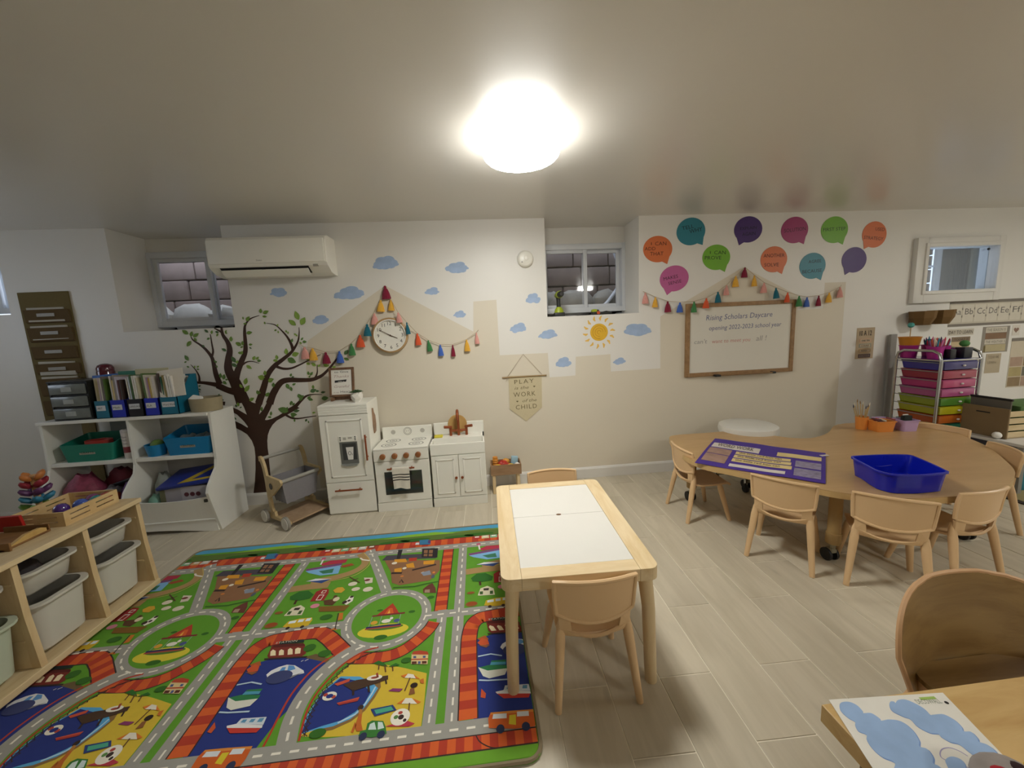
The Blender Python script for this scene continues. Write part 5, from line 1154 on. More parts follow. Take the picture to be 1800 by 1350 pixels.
# stool in the bay of the table
st_ = thing('round_stool', 'round white padded stool standing in the bay of the kidney table', 'stool', (2.16, 2.84, 0))
b = MB(); b.lathe([(0.205, 0.430), (0.215, 0.438), (0.218, 0.46), (0.212, 0.492), (0.19, 0.503), (0.1, 0.507), (0.0001, 0.507)], (2.16, 2.84, 0), 40); b.build('cushion', M('white_vinyl_seat', 'd8d5cc', 0.4, vary=0.02), st_, True)
b = MB(); b.lathe([(0.17, 0.418), (0.17, 0.43)], (2.16, 2.84, 0), 24); b.lathe([(0.024, 0.08), (0.024, 0.42)], (2.16, 2.84, 0), 14); b.build('column', chrome, st_, True)
b = MB()
for i in range(5):
    a = 2 * PI * i / 5 + 0.3; b.tube([(2.16 + 0.02 * math.cos(a), 2.84 + 0.02 * math.sin(a), 0.10), (2.16 + 0.22 * math.cos(a), 2.84 + 0.22 * math.sin(a), 0.065)], [0.018, 0.012], 8)
b.build('star_base', chrome, st_, True)
for i in range(5):
    a = 2 * PI * i / 5 + 0.3; b = MB(); b.disc_x([(0.01, -0.014), (0.026, -0.013), (0.028, 0), (0.026, 0.013), (0.01, 0.014)], (2.16 + 0.22 * math.cos(a), 2.84 + 0.22 * math.sin(a), 0.0285), 16); b.tube([(2.16 + 0.22 * math.cos(a), 2.84 + 0.22 * math.sin(a), 0.03), (2.16 + 0.22 * math.cos(a), 2.84 + 0.22 * math.sin(a), 0.07)], 0.007, 6); b.build('caster', rubber, st_, True)

# ---------------------------------------------------------------- things on the kidney table
TZ = KZ + 0.0006
pb_ = thing('pocket_chart', 'purple cloth pocket chart lying on the kidney table with yellow word strips', 'pocket chart', (1.55, 2.1, TZ))
purple = M('purple_nylon', '43298a', 0.6, vary=0.08, scale=30, bump=0.2)
cr = [(1.760,2.659),(2.217,2.194),(1.805,1.774),(1.328,2.206)]
def bag(u, v):
    """u along the long side, v from the far edge to the near one"""
    a, bb, c, d = cr
    return ((a[0] * (1 - u) + bb[0] * u) * (1 - v) + (d[0] * (1 - u) + c[0] * u) * v, (a[1] * (1 - u) + bb[1] * u) * (1 - v) + (d[1] * (1 - u) + c[1] * u) * v)
def bagz(u, v): return TZ + 0.003 + 0.0035 * (1 + math.sin(7 * u + 2 * v)) * (0.4 + 0.6 * math.sin(PI * v) ** 2) + 0.001 * math.sin(19 * u)
def bagsheet(u0, u1, v0, v1, dz, nu=22, nv=8):
    b = MB()
    top = [[(*bag(u0 + (u1 - u0) * i / nu, v0 + (v1 - v0) * j / nv), bagz(u0 + (u1 - u0) * i / nu, v0 + (v1 - v0) * j / nv) + dz) for j in range(nv + 1)] for i in range(nu + 1)]
    rings = [r + [(p[0], p[1], p[2] - 0.0014) for p in r[::-1]] for r in top]
    b.loft(rings); return b
bagsheet(0, 1, 0, 1, 0).build('cloth', purple, pb_, True)
strip = M('manila_strip', 'd3bd83', 0.7, vary=0.04); strip_w = M('white_strip', 'cfc6bd', 0.7, vary=0.05); photo = M('printed_photo', '9a7a6c', 0.5, vary=0.45, scale=22); clearp = M('glossy_window', '7e7596', 0.15, vary=0.5, scale=45)
for (u0, u1, v0, v1, mt, nm) in ((0.03, 0.47, 0.20, 0.38, strip_w, 'header_card'), (0.28, 0.74, 0.43, 0.52, strip, 'word_strip'), (0.28, 0.75, 0.55, 0.64, strip, 'word_strip'), (0.28, 0.76, 0.67, 0.77, strip, 'word_strip'), (0.62, 0.97, 0.22, 0.36, strip, 'word_strip'), (0.28, 0.72, 0.85, 0.93, strip_w, 'word_strip'), (0.03, 0.24, 0.42, 0.62, photo, 'picture_card'), (0.03, 0.24, 0.64, 0.88, photo, 'picture_card'), (0.78, 0.97, 0.46, 0.66, clearp, 'clear_pocket'), (0.78, 0.97, 0.70, 0.92, clearp, 'clear_pocket')):
    bagsheet(u0, u1, v0, v1, 0.0022, 14, 3).build(nm, mt, pb_, True)
def bagf(q): return (*bag(q[0], q[1]), bagz(q[0], q[1]) + 0.0042)
b = MB()
put_text(b, 'WORD WORK', lambda q: bagf((q[0], 0.37 - q[1])), 0.08, 0.03, 0.12, 0.34)
for v in (0.505, 0.625, 0.755): put_text(b, 'the little red hen can', lambda q: bagf((q[0], v - q[1])), 0.31, 0.01, 0.055, 0.36)
b.build('lettering', M('dark_print', '3b342c', 0.7), pb_)
b = MB(); q = bag(0.985, 0.12); b.box(q[0] - 0.02, q[0] + 0.03, q[1] - 0.01, q[1] + 0.01, TZ + 0.006, TZ + 0.009); b.build('white_tag', strip_w, pb_)

# blue tray with a curved front
bl = M('glossy_blue_plastic', '0f1fae', 0.22, vary=0.04)
tr = thing('blue_tray', 'deep glossy blue fan-shaped plastic tray on the kidney table', 'tray', (2.1, 1.75, TZ))
tb = [(2.026,1.830),(1.996,1.777),(1.983,1.742),(2.005,1.733),(1.973,1.698),(1.954,1.659),(1.982,1.632),(2.024,1.603),(2.072,1.582),(2.129,1.567),(2.186,1.567),(2.243,1.584),(2.366,1.682),(2.399,1.793),(2.450,1.902),(2.333,1.951),(2.168,1.964)]
rimz = TZ + 0.105
tt = [(2.038,1.862),(1.997,1.748),(1.972,1.676),(1.977,1.637),(1.999,1.604),(2.051,1.588),(2.112,1.577),(2.185,1.576),(2.262,1.580),(2.285,1.614),(2.321,1.697),(2.349,1.779),(2.358,1.825),(2.308,1.848),(2.224,1.865),(2.144,1.874),(2.083,1.876)]
cxb = sum(p[0] for p in tt) / len(tt); cyb = sum(p[1] for p in tt) / len(tt)
def shr(P, k): return [(cxb + (p[0] - cxb) * k, cyb + (p[1] - cyb) * k) for p in P]
ts = spl(tt, 3, True)
b = MB()
nq = (2.058,1.793)
def dent(P):
    out = []
    for p in P:
        d_ = math.hypot(p[0] - nq[0], p[1] - nq[1]); k_ = max(0.0, 1 - d_ / 0.045) * 0.10
        out.append((p[0] + (cxb - p[0]) * k_ * 1.6, p[1] + (cyb - p[1]) * k_ * 1.6))
    return out
R1 = [(p[0], p[1], rimz) for p in ts]; R2 = [(p[0], p[1], rimz - 0.008) for p in ts]
w0 = dent(shr(ts, 0.955)); w1 = dent(shr(ts, 0.88)); w2 = dent(shr(ts, 0.85)); w3_ = shr(ts, 0.925)
b.loft([[(*p, TZ + 0.002) for p in w1], [(*p, rimz - 0.008) for p in w0], R2, R1, [(*p, rimz) for p in shr(ts, 0.94)], [(*p, TZ + 0.006) for p in w2]], True, True)
b.build('tray_body', bl, tr, True)
b = MB()
c1 = [(2.218,1.858),(2.293,1.870),(2.349,1.863),(2.377,1.833),(2.351,1.792)]
for i in range(len(c1) - 1): pass
b.loft([[(x, y, TZ + 0.008), (x, y, rimz - 0.012), (x + 0.004, y - 0.006, rimz - 0.012), (x + 0.004, y - 0.006, TZ + 0.008)] for x, y in spl(c1, 4)])
c2 = [(2.077,1.766),(2.101,1.756),(2.166,1.762)]
b.loft([[(x, y, TZ + 0.008), (x, y, rimz - 0.02), (x + 0.004, y - 0.005, rimz - 0.02), (x + 0.004, y - 0.005, TZ + 0.008)] for x, y in spl(c2, 4)])
b.build('divider', bl, tr, True)
q = (2.016,1.761)

# cups and tubs at the back of the table
def tub(name, label, x, y, w, d, h, mt, rz=0, cat='tub'):
    t = thing(name, label, cat, (x, y, TZ), rz, local=True)
    b = MB(); k = 0.86
    o_ = rrect(-w / 2, -d / 2, w / 2, d / 2, 0.012); i_ = rrect(-w / 2 + 0.004, -d / 2 + 0.004, w / 2 - 0.004, d / 2 - 0.004, 0.010)
    rim = rrect(-w / 2 - 0.005, -d / 2 - 0.005, w / 2 + 0.005, d / 2 + 0.005, 0.014)
    b.loft([[(p[0] * k, p[1] * k, 0.0) for p in o_], [(*p, h - 0.006) for p in o_], [(*p, h - 0.006) for p in rim], [(*p, h) for p in rim], [(*p, h) for p in i_], [(p[0] * k, p[1] * k, 0.004) for p in i_]])
    b.build('body', mt, t, True); return t
org_m = M('orange_plastic', 'dd8a3c', 0.4, vary=0.02); lil_m = M('lilac_plastic', 'b79ac0', 0.4, vary=0.02)
cpx, cpy = 2.955, 2.64
cup = thing('brush_cup', 'orange cup full of paint brushes at the back of the kidney table', 'cup', (cpx, cpy, TZ))
b = MB(); b.lathe([(0.034, 0), (0.042, 0.10), (0.040, 0.10), (0.032, 0.004), (0.0001, 0.004)], (cpx, cpy, TZ), 20); b.build('body', org_m, cup, True)
brush_w = M('brush_handle', 'b79a66', 0.5, vary=0.2)
for i in range(8):
    a = 2 * PI * i / 8; x1 = cpx + 0.055 * math.cos(a) - 0.012; y1 = cpy + 0.035 * math.sin(a); z1 = TZ + 0.17 + 0.02 * (i % 3)
    t = thing('paint_brush', 'wooden paint brush with %s tip standing in the orange cup' % ('dark grey', 'cream', 'brown')[i % 3], 'brush', (cpx + 0.012 * math.cos(a), cpy + 0.012 * math.sin(a), TZ + 0.006), group='paint brushes in the orange cup')
    b = MB(); b.tube([(cpx + 0.012 * math.cos(a), cpy + 0.012 * math.sin(a), TZ + 0.008), (x1, y1, z1)], 0.0032, 6); b.build('handle', brush_w, t, True)
    b = MB(); b.tube([(x1, y1, z1), (x1 + 0.006 * math.cos(a), y1, z1 + 0.022)], [0.0045, 0.002], 6); b.build('bristles', M('bristle_%d' % (i % 3), ('3b3a4a', 'd8cfb8', '8a6a40')[i % 3], 0.8), t)
tub('crayon_tub', 'orange tub of crayons beside the brush cup on the kidney table', 3.035, 2.565, 0.135, 0.105, 0.082, org_m, -0.1)
for i in range(16):
    r = random.Random(i); x = 3.035 + r.uniform(-.045, .045); y = 2.565 + r.uniform(-.03, .03); a = r.uniform(0, PI)
    dx, dy = 0.030 * math.cos(a), 0.022 * math.sin(a)
    b = MB(); z = TZ + 0.055 + 0.012 * (i // 5)
    b.tube([(x - dx, y - dy, z), (x + dx, y + dy, z + 0.012)], 0.006, 6)
    col = ('5a2424', '8a3a2a', '3a3a30', 'd6c9b4', '6a2a2a', 'c9602a', '2a2a2a')[i % 7]
    o = b.build('crayon', M('crayon_' + col, col, 0.6), None, True, base=(x, y, z - 0.006)); tag(o, {'5a2424': 'maroon', '8a3a2a': 'rust', '3a3a30': 'dark olive', 'd6c9b4': 'cream', '6a2a2a': 'brown red', 'c9602a': 'orange', '2a2a2a': 'black'}[col] + ' crayon lying in the heaped orange tub', 'crayon', 'crayons in the orange tub')
tub('eraser_tub', 'lilac tub holding a black eraser and white cards on the kidney table', 3.205, 2.535, 0.115, 0.10, 0.085, lil_m, -0.1)
tub('sharpener_tub', 'second lilac tub partly hidden behind the orange tub', 3.135, 2.64, 0.095, 0.085, 0.075, lil_m, -0.1)
b = MB(); b.box(3.17, 3.235, 2.515, 2.545, TZ + 0.006, TZ + 0.115, 0.004); tag(b.build('eraser', M('black_felt', '1f231c', 0.95, vary=0.2), None, True, base=(3.2, 2.53, TZ + 0.006)), 'black board eraser standing in the front lilac tub', 'eraser')
b = MB(); b.box(3.205, 3.245, 2.552, 2.56, TZ + 0.006, TZ + 0.118, 0.001); tag(b.build('card_stack', M('white_card', 'd8d2c6', 0.7), None, base=(3.225, 2.556, TZ + 0.006)), 'white cards standing behind the eraser in the lilac tub', 'cards')

# ================================================================ play kitchen: refrigerator, stove, sink
kw = M('kitchen_white', 'eceadf', 0.38, vary=0.015); groove = M('groove_shadow_grey', '9a968a', 0.6); copper = M('copper', '9a5432', 0.35, metal=0.55, vary=0.06); dark_glass = M('oven_glass', '343632', 0.12, vary=0.1, coat=0.5)
FX0, FX1, FY, FZ = -1.215, -0.858, 2.872, 0.862
fr = thing('play_refrigerator', 'tall white toy refrigerator with copper handles beside the toy stove', 'toy refrigerator', ((FX0 + FX1) / 2, 3.03, 0))
b = MB(); b.box(FX0, FX1, FY + 0.012, 3.165, 0.0, FZ, 0.003); b.build('carcass', kw, fr)
for i in range(4):
    b = MB(); b.box(FX0, FX1, FY - 0.002, FY + 0.013, FZ - 0.019 - 0.0185 * i, FZ - 0.001 - 0.0185 * i, 0.0025); b.build('shiplap_board', kw, fr)
b = MB(); b.box(FX0, FX1, FY, FY + 0.013, 0.262, FZ - 0.081, 0.002); dr = b.build('door', kw, fr)
b = MB()
px0, px1, pz0, pz1 = FX0 + 0.045, FX1 - 0.05, 0.30, 0.748
for (x0, x1, z0, z1) in ((px0, px1, pz0, pz0 + 0.012), (px0, px1, pz1 - 0.012, pz1), (px0, px0 + 0.012, pz0, pz1), (px1 - 0.012, px1, pz0, pz1)): b.box(x0, x1, FY - 0.004, FY, z0, z1, 0.0018)
b.build('panel_moulding', kw, dr, True)
b = MB(); b.box(FX0, FX1, FY, FY + 0.013, 0.012, 0.257, 0.002); dw = b.build('drawer', kw, fr)
def bar_handle(parent, p0, p1, off=(0, -0.03, 0), r=0.0065):
    b = MB(); a = Vector(p0) + Vector(off); c = Vector(p1) + Vector(off); b.tube([a, c], r, 10)
    for t in (0.12, 0.88): b.tube([a.lerp(c, t), a.lerp(c, t) - Vector(off)], r * 0.7, 8)
    return b.build('handle', copper, parent, True)
bar_handle(dr, (-0.885, FY, 0.43), (-0.885, FY, 0.628)); bar_handle(dw, (-1.145, FY, 0.205), (-0.945, FY, 0.205))
# dispenser with its cup
gx0, gx1 = -1.085, -0.955
b = MB()
b.box(gx0, gx1, FY - 0.003, FY + 0.0, 0.405, 0.575, 0.002)
b.build('dispenser_recess', M('dispenser_grey', '6d6f6a', 0.4, vary=0.03), dr)
b = MB(); b.box(gx0 + 0.018, gx1 - 0.010, FY - 0.004, FY - 0.0028, 0.435, 0.565); b.build('dispenser_niche', M('dispenser_dark', '3f4140', 0.4, vary=0.15), dr)
b = MB(); b.prism([(gx0, 0.405), (gx0 + 0.02, 0.392), (gx0 + 0.065, 0.386), (gx1 - 0.02, 0.392), (gx1, 0.405)], 'y', FY - 0.012, FY); b.build('drip_tray', M('dispenser_light', '8b8d88', 0.35), dr)
b = MB(); b.box(gx0 - 0.002, gx1 + 0.002, FY - 0.004, FY, 0.578, 0.622, 0.001); b.build('control_panel', kw, dr)
b = MB()
for x in (gx0 + 0.006, gx1 - 0.016):
    for i in range(3): b.box(x, x + 0.008, FY - 0.005, FY - 0.004, 0.586 + i * 0.012, 0.593 + i * 0.012)
b.build('buttons', ink, dr)
b = MB(); b.box(gx0 + 0.03, gx0 + 0.052, FY - 0.0046, FY - 0.004, 0.592, 0.612); b.box(gx0 + 0.066, gx0 + 0.095, FY - 0.0046, FY - 0.004, 0.60, 0.612); b.build('icons', M('pale_icon', 'b2aea4'), dr)
b = MB(); b.prism([(-1.041, 0.535), (-0.985, 0.535), (-0.995, 0.437), (-1.032, 0.437)], 'y', FY - 0.0052, FY - 0.0042); b.build('printed_cup', M('cup_white', 'e4e2dc', 0.5), dr)
b = MB(); ring_flat(b, -1.016, 0.488, 0.012, 0.015, 0.003, wallf(FY - 0.0056), 16); b.flat(rct(-1.0, 0.472, -0.997, 0.484), wallf(FY - 0.0056)); b.build('cup_print', ink, dr)
# wooden tag hanging on its right side
b = MB(); b.prism([(2.985, 0.60), (3.03, 0.61), (3.045, 0.66), (3.04, 0.735), (3.01, 0.765), (3.0, 0.80), (2.985, 0.80), (2.98, 0.72), (2.975, 0.66)], 'x', FX1 + 0.001, FX1 + 0.009); b.build('wooden_panel', wood('brown_tag_wood', '9c7b62', '84664f', 0.6, (10, 10, 10)), fr)

SX0, SX1, SY = -0.845, -0.432, 2.86
sv = thing('play_stove', 'white toy stove with four wooden knobs and a striped towel', 'toy stove', ((SX0 + SX1) / 2, 3.0, 0))
b = MB(); b.box(SX0, SX1, SY + 0.012, 3.17, 0.0, 0.492, 0.002); b.build('carcass', kw, sv)
b = MB(); b.box(SX0, SX1, SY + 0.0, 3.155, 0.490, 0.503, 0.004); b.build('hob_plate', kw, sv)
b = MB(); b.box(SX0 + 0.005, SX1, 3.155, 3.175, 0.0, 0.598, 0.006); bs = b.build('splashback', kw, sv)
b = MB(); b.disc_y([(0.033, 0.0), (0.033, -0.002), (0.030, -0.002), (0.030, -0.0005), (0.033, 0.0)], (-0.632, 3.155, 0.557), 28, False); b.disc_y([(0.024, 0.0), (0.024, -0.0015), (0.022, -0.0015), (0.022, -0.0005), (0.024, 0.0)], (-0.632, 3.155, 0.557), 28, False)
for x in (-0.64, -0.624): b.disc_y([(0.003, 0), (0.003, -0.002), (0, -0.002)], (x, 3.155, 0.558), 8)
b.build('clock_print', M('print_grey', '8b887c'), bs)
b = MB()
for x in (-0.75, -0.51): b.disc_y([(0.019, 0), (0.019, -0.001), (0.0001, -0.001)], (x, 3.155, 0.555), 20)
b.build('dial_print', M('pale_dial', 'bcb8ad'), bs)
burner = M('burner_print', '3a3a36', 0.5)
for (x, y) in ((-0.745, 2.955), (-0.535, 2.958), (-0.735, 3.075), (-0.53, 3.078)):
    b = MB()
    for r, w in ((0.058, 0.006), (0.030, 0.005), (0.010, 0.004)):
        ring_flat(b, x, y, r, r * 0.82, w, floorf(0.5036))
    b.build('burner', burner, sv)
b = MB(); b.box(SX0, SX1, SY, SY + 0.013, 0.405, 0.489, 0.002); b.build('control_panel', kw, sv)
kn = wood('knob_wood', '9a6238', '834f2a', 0.5, (20, 20, 20))
for x in (-0.772, -0.683, -0.596, -0.507):
    b = MB(); b.disc_y([(0.010, 0), (0.012, -0.006), (0.021, -0.010), (0.022, -0.024), (0.018, -0.029), (0.0001, -0.030)], (x, SY, 0.447), 20); b.build('knob', kn, sv, True)
b = MB(); b.box(SX0 + 0.004, SX1 - 0.004, SY + 0.001, SY + 0.013, 0.075, 0.398, 0.002); od = b.build('oven_door', kw, sv)
b = MB(); b.box(-0.775, -0.492, SY - 0.0015, SY + 0.001, 0.135, 0.318); b.build('oven_window', dark_glass, od)
bar_handle(od, (-0.745, SY, 0.350), (-0.540, SY, 0.350), (0, -0.032, 0))
b = MB(); b.box(SX0, SX1, SY, SY + 0.013, 0.0, 0.070, 0.002); b.build('plinth', kw, sv)
# towel folded over the oven handle
tw = thing('tea_towel', 'white tea towel with black stripes folded over the oven handle', 'towel', (-0.642, SY - 0.04, 0.2))
cl = M('towel_cotton', 'dcd6c8', 0.95, vary=0.04, scale=120, bump=0.3)
def towel(s, za, zb, off=0.0, x0=-0.705, x1=-0.578, kk=0.0):
    b = MB(); rings = []
    for i in range(9):
        t = i / 8; z = za + (zb - za) * t
        row = [(x0 + (x1 - x0) * j / 10 + 0.010 * (j / 10 - 0.5) * (z - 0.3) / 0.15, SY - 0.0405 - off - 0.003 * math.sin(j * 1.1) * (0.36 - z) / 0.15, z + 0.006 * math.sin(j * 0.5) * (1 - (z - 0.2) / 0.16)) for j in range(11)]
        rings.append(row + [(p[0], p[1] - 0.004, p[2]) for p in row[::-1]])
    b.loft(rings); return b
towel(0, 0.195, 0.352).build('front_fold', cl, tw, True)
b = MB(); b.prism([(SY - 0.0445, 0.352), (SY - 0.042, 0.360), (SY - 0.032, 0.3625), (SY - 0.022, 0.360), (SY - 0.0195, 0.352), (SY - 0.0235, 0.352), (SY - 0.025, 0.356), (SY - 0.032, 0.358), (SY - 0.039, 0.356), (SY - 0.0405, 0.352)], 'x', -0.704, -0.579); b.build('top_fold', cl, tw, True)
b = MB(); b.box(-0.700, -0.582, SY - 0.0235, SY - 0.0195, 0.23, 0.353, 0.001); b.build('rear_fold', cl, tw)
for z in (0.262, 0.283, 0.304): 
    q = towel(0, z, z + 0.007, 0.0008, -0.7045, -0.5785); q.build('stripe', ink, tw, True)

KX0, KX1 = -0.418, 0.004
sk = thing('play_sink', 'white toy sink unit with copper tap and two panel doors', 'toy sink', ((KX0 + KX1) / 2, 3.0, 0))
b = MB(); b.box(KX0, KX1, SY + 0.012, 3.17, 0.0, 0.44, 0.002); b.build('carcass', kw, sk)
b = MB()
b.box(KX0, KX1, SY, SY + 0.02, 0.418, 0.506, 0.003); b.box(KX0, KX0 + 0.014, SY + 0.02, 3.17, 0.44, 0.506, 0.002); b.box(KX1 - 0.014, KX1, SY + 0.02, 3.17, 0.44, 0.506, 0.002); b.box(KX0, KX1, 3.03, 3.17, 0.44, 0.506, 0.002)
b.build('sink_rim', kw, sk)
b = MB(); b.box(KX0 + 0.014, KX1 - 0.014, SY + 0.02, 3.03, 0.44, 0.445); b.build('basin', M('basin_white', 'c9c5ba', 0.4), sk)
b = MB(); b.box(KX0, KX1, 3.165, 3.185, 0.0, 0.603, 0.005); b.build('splashback', kw, sk)
for x0, x1, kx in ((KX0 + 0.004, -0.209, -0.230), (-0.205, KX1 - 0.004, -0.184)):
    b = MB(); b.box(x0, x1, SY, SY + 0.013, 0.075, 0.413, 0.002); d = b.build('door', kw, sk)
    b = MB()
    a0, a1, c0, c1_ = x0 + 0.033, x1 - 0.033, 0.105, 0.385
    for (q0, q1, r0, r1) in ((a0, a1, c0, c0 + 0.010), (a0, a1, c1_ - 0.010, c1_), (a0, a0 + 0.010, c0, c1_), (a1 - 0.010, a1, c0, c1_)): b.box(q0, q1, SY - 0.004, SY, r0, r1, 0.0016)
    b.build('panel_moulding', kw, d, True)
    b = MB(); b.disc_y([(0.004, 0), (0.005, -0.008), (0.0105, -0.012), (0.0105, -0.020), (0.0001, -0.023)], (kx, SY, 0.235), 14); b.build('knob', copper, d, True)
b = MB(); b.box(KX0, KX1, SY, SY + 0.013, 0.0, 0.070, 0.002); b.build('plinth', kw, sk)
TX = -0.205
b = MB(); b.tube(spl([(TX, 3.10, 0.506), (TX, 3.10, 0.63), (TX, 3.097, 0.695), (TX, 3.07, 0.722), (TX, 3.035, 0.70), (TX, 3.02, 0.655)], 6), 0.011, 12)
b.tube([(TX - 0.07, 3.10, 0.548), (TX + 0.07, 3.10, 0.548)], 0.010, 10)
for s in (-1, 1): b.tube([(TX + s * 0.065, 3.10, 0.506), (TX + s * 0.065, 3.10, 0.575)], 0.0115, 10); b.tube([(TX + s * 0.055, 3.10, 0.578), (TX + s * 0.115, 3.075, 0.588)], [0.010, 0.012], 10)
b.build('tap', copper, sk, True)
b = MB(); b.box(-0.405, -0.335, 3.05, 3.10, 0.5065, 0.524, 0.006); tag(b.build('sponge', M('yellow_sponge', 'd9cc4a', 0.95, vary=0.12, scale=90, bump=0.5), None, base=(-0.37, 3.075, 0.5065)), 'yellow toy sponge on the back ledge of the toy sink', 'sponge')
b = MB(); b.disc_y([(0.078, 0.0), (0.08, -0.003), (0.078, -0.008), (0.0001, -0.008)], (-0.215, 3.160, 0.589), 32); tag(b.build('round_board', wood('round_board_wood', 'c9a262', 'b58c4e', 0.5, (12, 12, 4)), None, True, base=(-0.215, 3.16, 0.509)), 'round wooden board leaning behind the copper tap of the toy sink', 'board')

# ---------------------------------------------------------------- frame and plant on the refrigerator
sg = thing('framed_sign', 'brown framed saying standing on the toy refrigerator', 'sign', (-1.10, 3.08, FZ), rz=-0.06)
fw_ = wood('walnut_frame', '7a5a40', '5f4430', 0.5, (20, 20, 20))
T_ = Matrix.Translation((0, 0, 0.030)) @ Matrix.Rotation(-0.16, 4, 'X')
w2_, h2_ = 0.098, 0.232
b = MB(); b.T = T_
b.box(-w2_, -w2_ + 0.017, -0.009, 0.009, 0, h2_, 0.002); b.box(w2_ - 0.017, w2_, -0.009, 0.009, 0, h2_, 0.002); b.build('stile', fw_, sg)
b = MB(); b.T = T_; b.box(-w2_ + 0.017, w2_ - 0.017, -0.009, 0.009, 0, 0.017, 0.002); b.box(-w2_ + 0.017, w2_ - 0.017, -0.009, 0.009, h2_ - 0.017, h2_, 0.002); b.build('rail', fw_, sg)
b = MB(); b.T = T_; b.box(-w2_ + 0.016, w2_ - 0.016, -0.002, 0.003, 0.016, h2_ - 0.016); b.build('print_sheet', M('sign_paper', 'e6e1d6', 0.5), sg)
b = MB(); b.box(-0.082, -0.064, -0.03, 0.05, 0.0, 0.028, 0.002); b.box(0.064, 0.082, -0.03, 0.05, 0.0, 0.028, 0.002); b.box(-0.08, 0.08, 0.012, 0.028, 0.004, 0.030); b.build('stand', fw_, sg)
sf = lambda q: tuple(T_ @ Vector((q[0], -0.0026, q[1])))
b = MB(); put_text(b, 'to Give', sf, 0, 0.190, 0.015, 0.11, center=True); put_text(b, 'Heart', sf, 0.028, 0.030, 0.018, 0.08, center=True); b.build('dark_lettering', M('sign_dark', '4a463f', 0.7), sg)
b = MB(); put_text(b, 'Thanks', sf, 0, 0.152, 0.020, 0.12, shear=0.3, center=True); put_text(b, 'Grateful', sf, 0, 0.072, 0.020, 0.12, shear=0.3, center=True); put_text(b, 'in my', sf, -0.045, 0.030, 0.012, 0.045, shear=0.3, center=True); b.build('pink_lettering', M('sign_pink', 'b59a90', 0.7), sg)
b = MB(); b.flat([(-0.055, 0.112), (0.035, 0.118), (0.04, 0.135), (-0.055, 0.130)], sf); b.build('arrow_block', ink, sg)
b = MB(); put_text(b, 'with a', lambda q: tuple(T_ @ Vector((q[0], -0.003, q[1]))), -0.03, 0.117, 0.009, 0.05); b.build('white_lettering', M('sign_paper', 'e6e1d6'), sg)
pp = thing('potted_succulent', 'small green succulent in a white faceted pot beside the framed sign', 'plant', (-0.952, 2.965, FZ))
b = MB(); n = 6
rings = []
for r, z, tw_ in ((0.026, 0, 0), (0.043, 0.028, 0.5), (0.046, 0.055, 0), (0.038, 0.075, 0.5)):
    rings.append([(-0.952 + r * math.cos(2 * PI * (j + tw_) / n), 2.965 + r * math.sin(2 * PI * (j + tw_) / n), FZ + z) for j in range(n)])
b.loft(rings); b.build('pot', M('pot_white', 'dedad0', 0.4), pp)
gl = [M('succulent_green', '3b5a2e', 0.5, vary=0.2), M('succulent_dark', '2c4a28', 0.5, vary=0.2)]
for i in range(26):
    a = 2.4 * i; r = 0.012 + 0.040 * (i / 26); z = FZ + 0.096 - 0.022 * (i / 26)
    b = MB(); d = Vector((math.cos(a), math.sin(a), 0)); p = Vector((-0.952, 2.965, FZ + 0.072))
    e = p + d * r * 1.25 + Vector((0, 0, z - FZ - 0.072)); mid = p.lerp(e, 0.55) + Vector((0, 0, 0.006)); sd_ = Vector((-d.y, d.x, 0)) * 0.009
    b._add([tuple(p), tuple(mid + sd_), tuple(e), tuple(mid - sd_), tuple(mid + Vector((0, 0, 0.004)))], [(0, 1, 4), (1, 2, 4), (2, 3, 4), (3, 0, 4), (0, 3, 2, 1)])
    b.build('leaf', gl[i % 2], pp)

# ---------------------------------------------------------------- toy shopping trolley
tl = thing('toy_trolley', 'wooden toy shopping trolley with a grey cloth basket under the tree', 'toy trolley', (-1.462, 2.915, 0), rz=math.radians(-126), local=True)
tl.scale = (1, 1, 1.08)
ply = wood('plywood_cream', 'c8b184', 'b79d6c', 0.5, (10, 10, 10)); grey_f = M('grey_canvas', '838083', 0.95, vary=0.08, scale=60, bump=0.2); grey_rod = M('grey_rod', '9b988f', 0.5)
# local: x across (handle side at -y), pushes towards +y
def side(x):
    P = spl([(-0.155, 0.455), (-0.13, 0.45), (-0.105, 0.40), (-0.092, 0.32), (-0.088, 0.22), (-0.075, 0.12), (-0.055, 0.065)], 4)
    b = MB(); o_ = ribbon(P, 0.034); b.prism(o_, 'x', x - 0.009, x + 0.009)
    b.prism([(-0.16, 0.065), (-0.155, 0.035), (0.16, 0.035), (0.16, 0.055), (-0.02, 0.060), (-0.03, 0.09), (-0.06, 0.09), (-0.075, 0.065)], 'x', x - 0.009, x + 0.009)
    b.prism([(-0.105, 0.345), (0.095, 0.335), (0.112, 0.318), (0.100, 0.300), (-0.03, 0.205), (-0.085, 0.18)], 'x', x - 0.0085, x + 0.0085)
    b.build('side_frame', ply, tl)
for x in (-0.15, 0.15): side(x)
b = MB(); b.disc_x([(0.022, -0.011), (0.022, -0.009), (0.0001, -0.009)], (-0.15, -0.03, 0.275), 16); b.disc_x([(0.022, 0.009), (0.022, 0.011), (0.0001, 0.011)], (0.15, -0.03, 0.275), 16); b.build('badge', M('badge_dark', '3e352b', 0.5), tl)
b = MB(); b.tube([(-0.15, -0.148, 0.452), (0.15, -0.148, 0.452)], 0.012, 10); b.build('handle_bar', grey_rod, tl, True)
b = MB(); b.tube([(-0.15, 0.088, 0.318), (0.15, 0.088, 0.318)], 0.013, 10); b.build('front_bar', grey_rod, tl, True)
b = MB(); b.box(-0.141, 0.141, -0.11, 0.165, 0.040, 0.052, 0.002); b.build('floor_board', wood('trolley_board', 'b3977a', '9d8263', 0.5, (10, 10, 10)), tl)
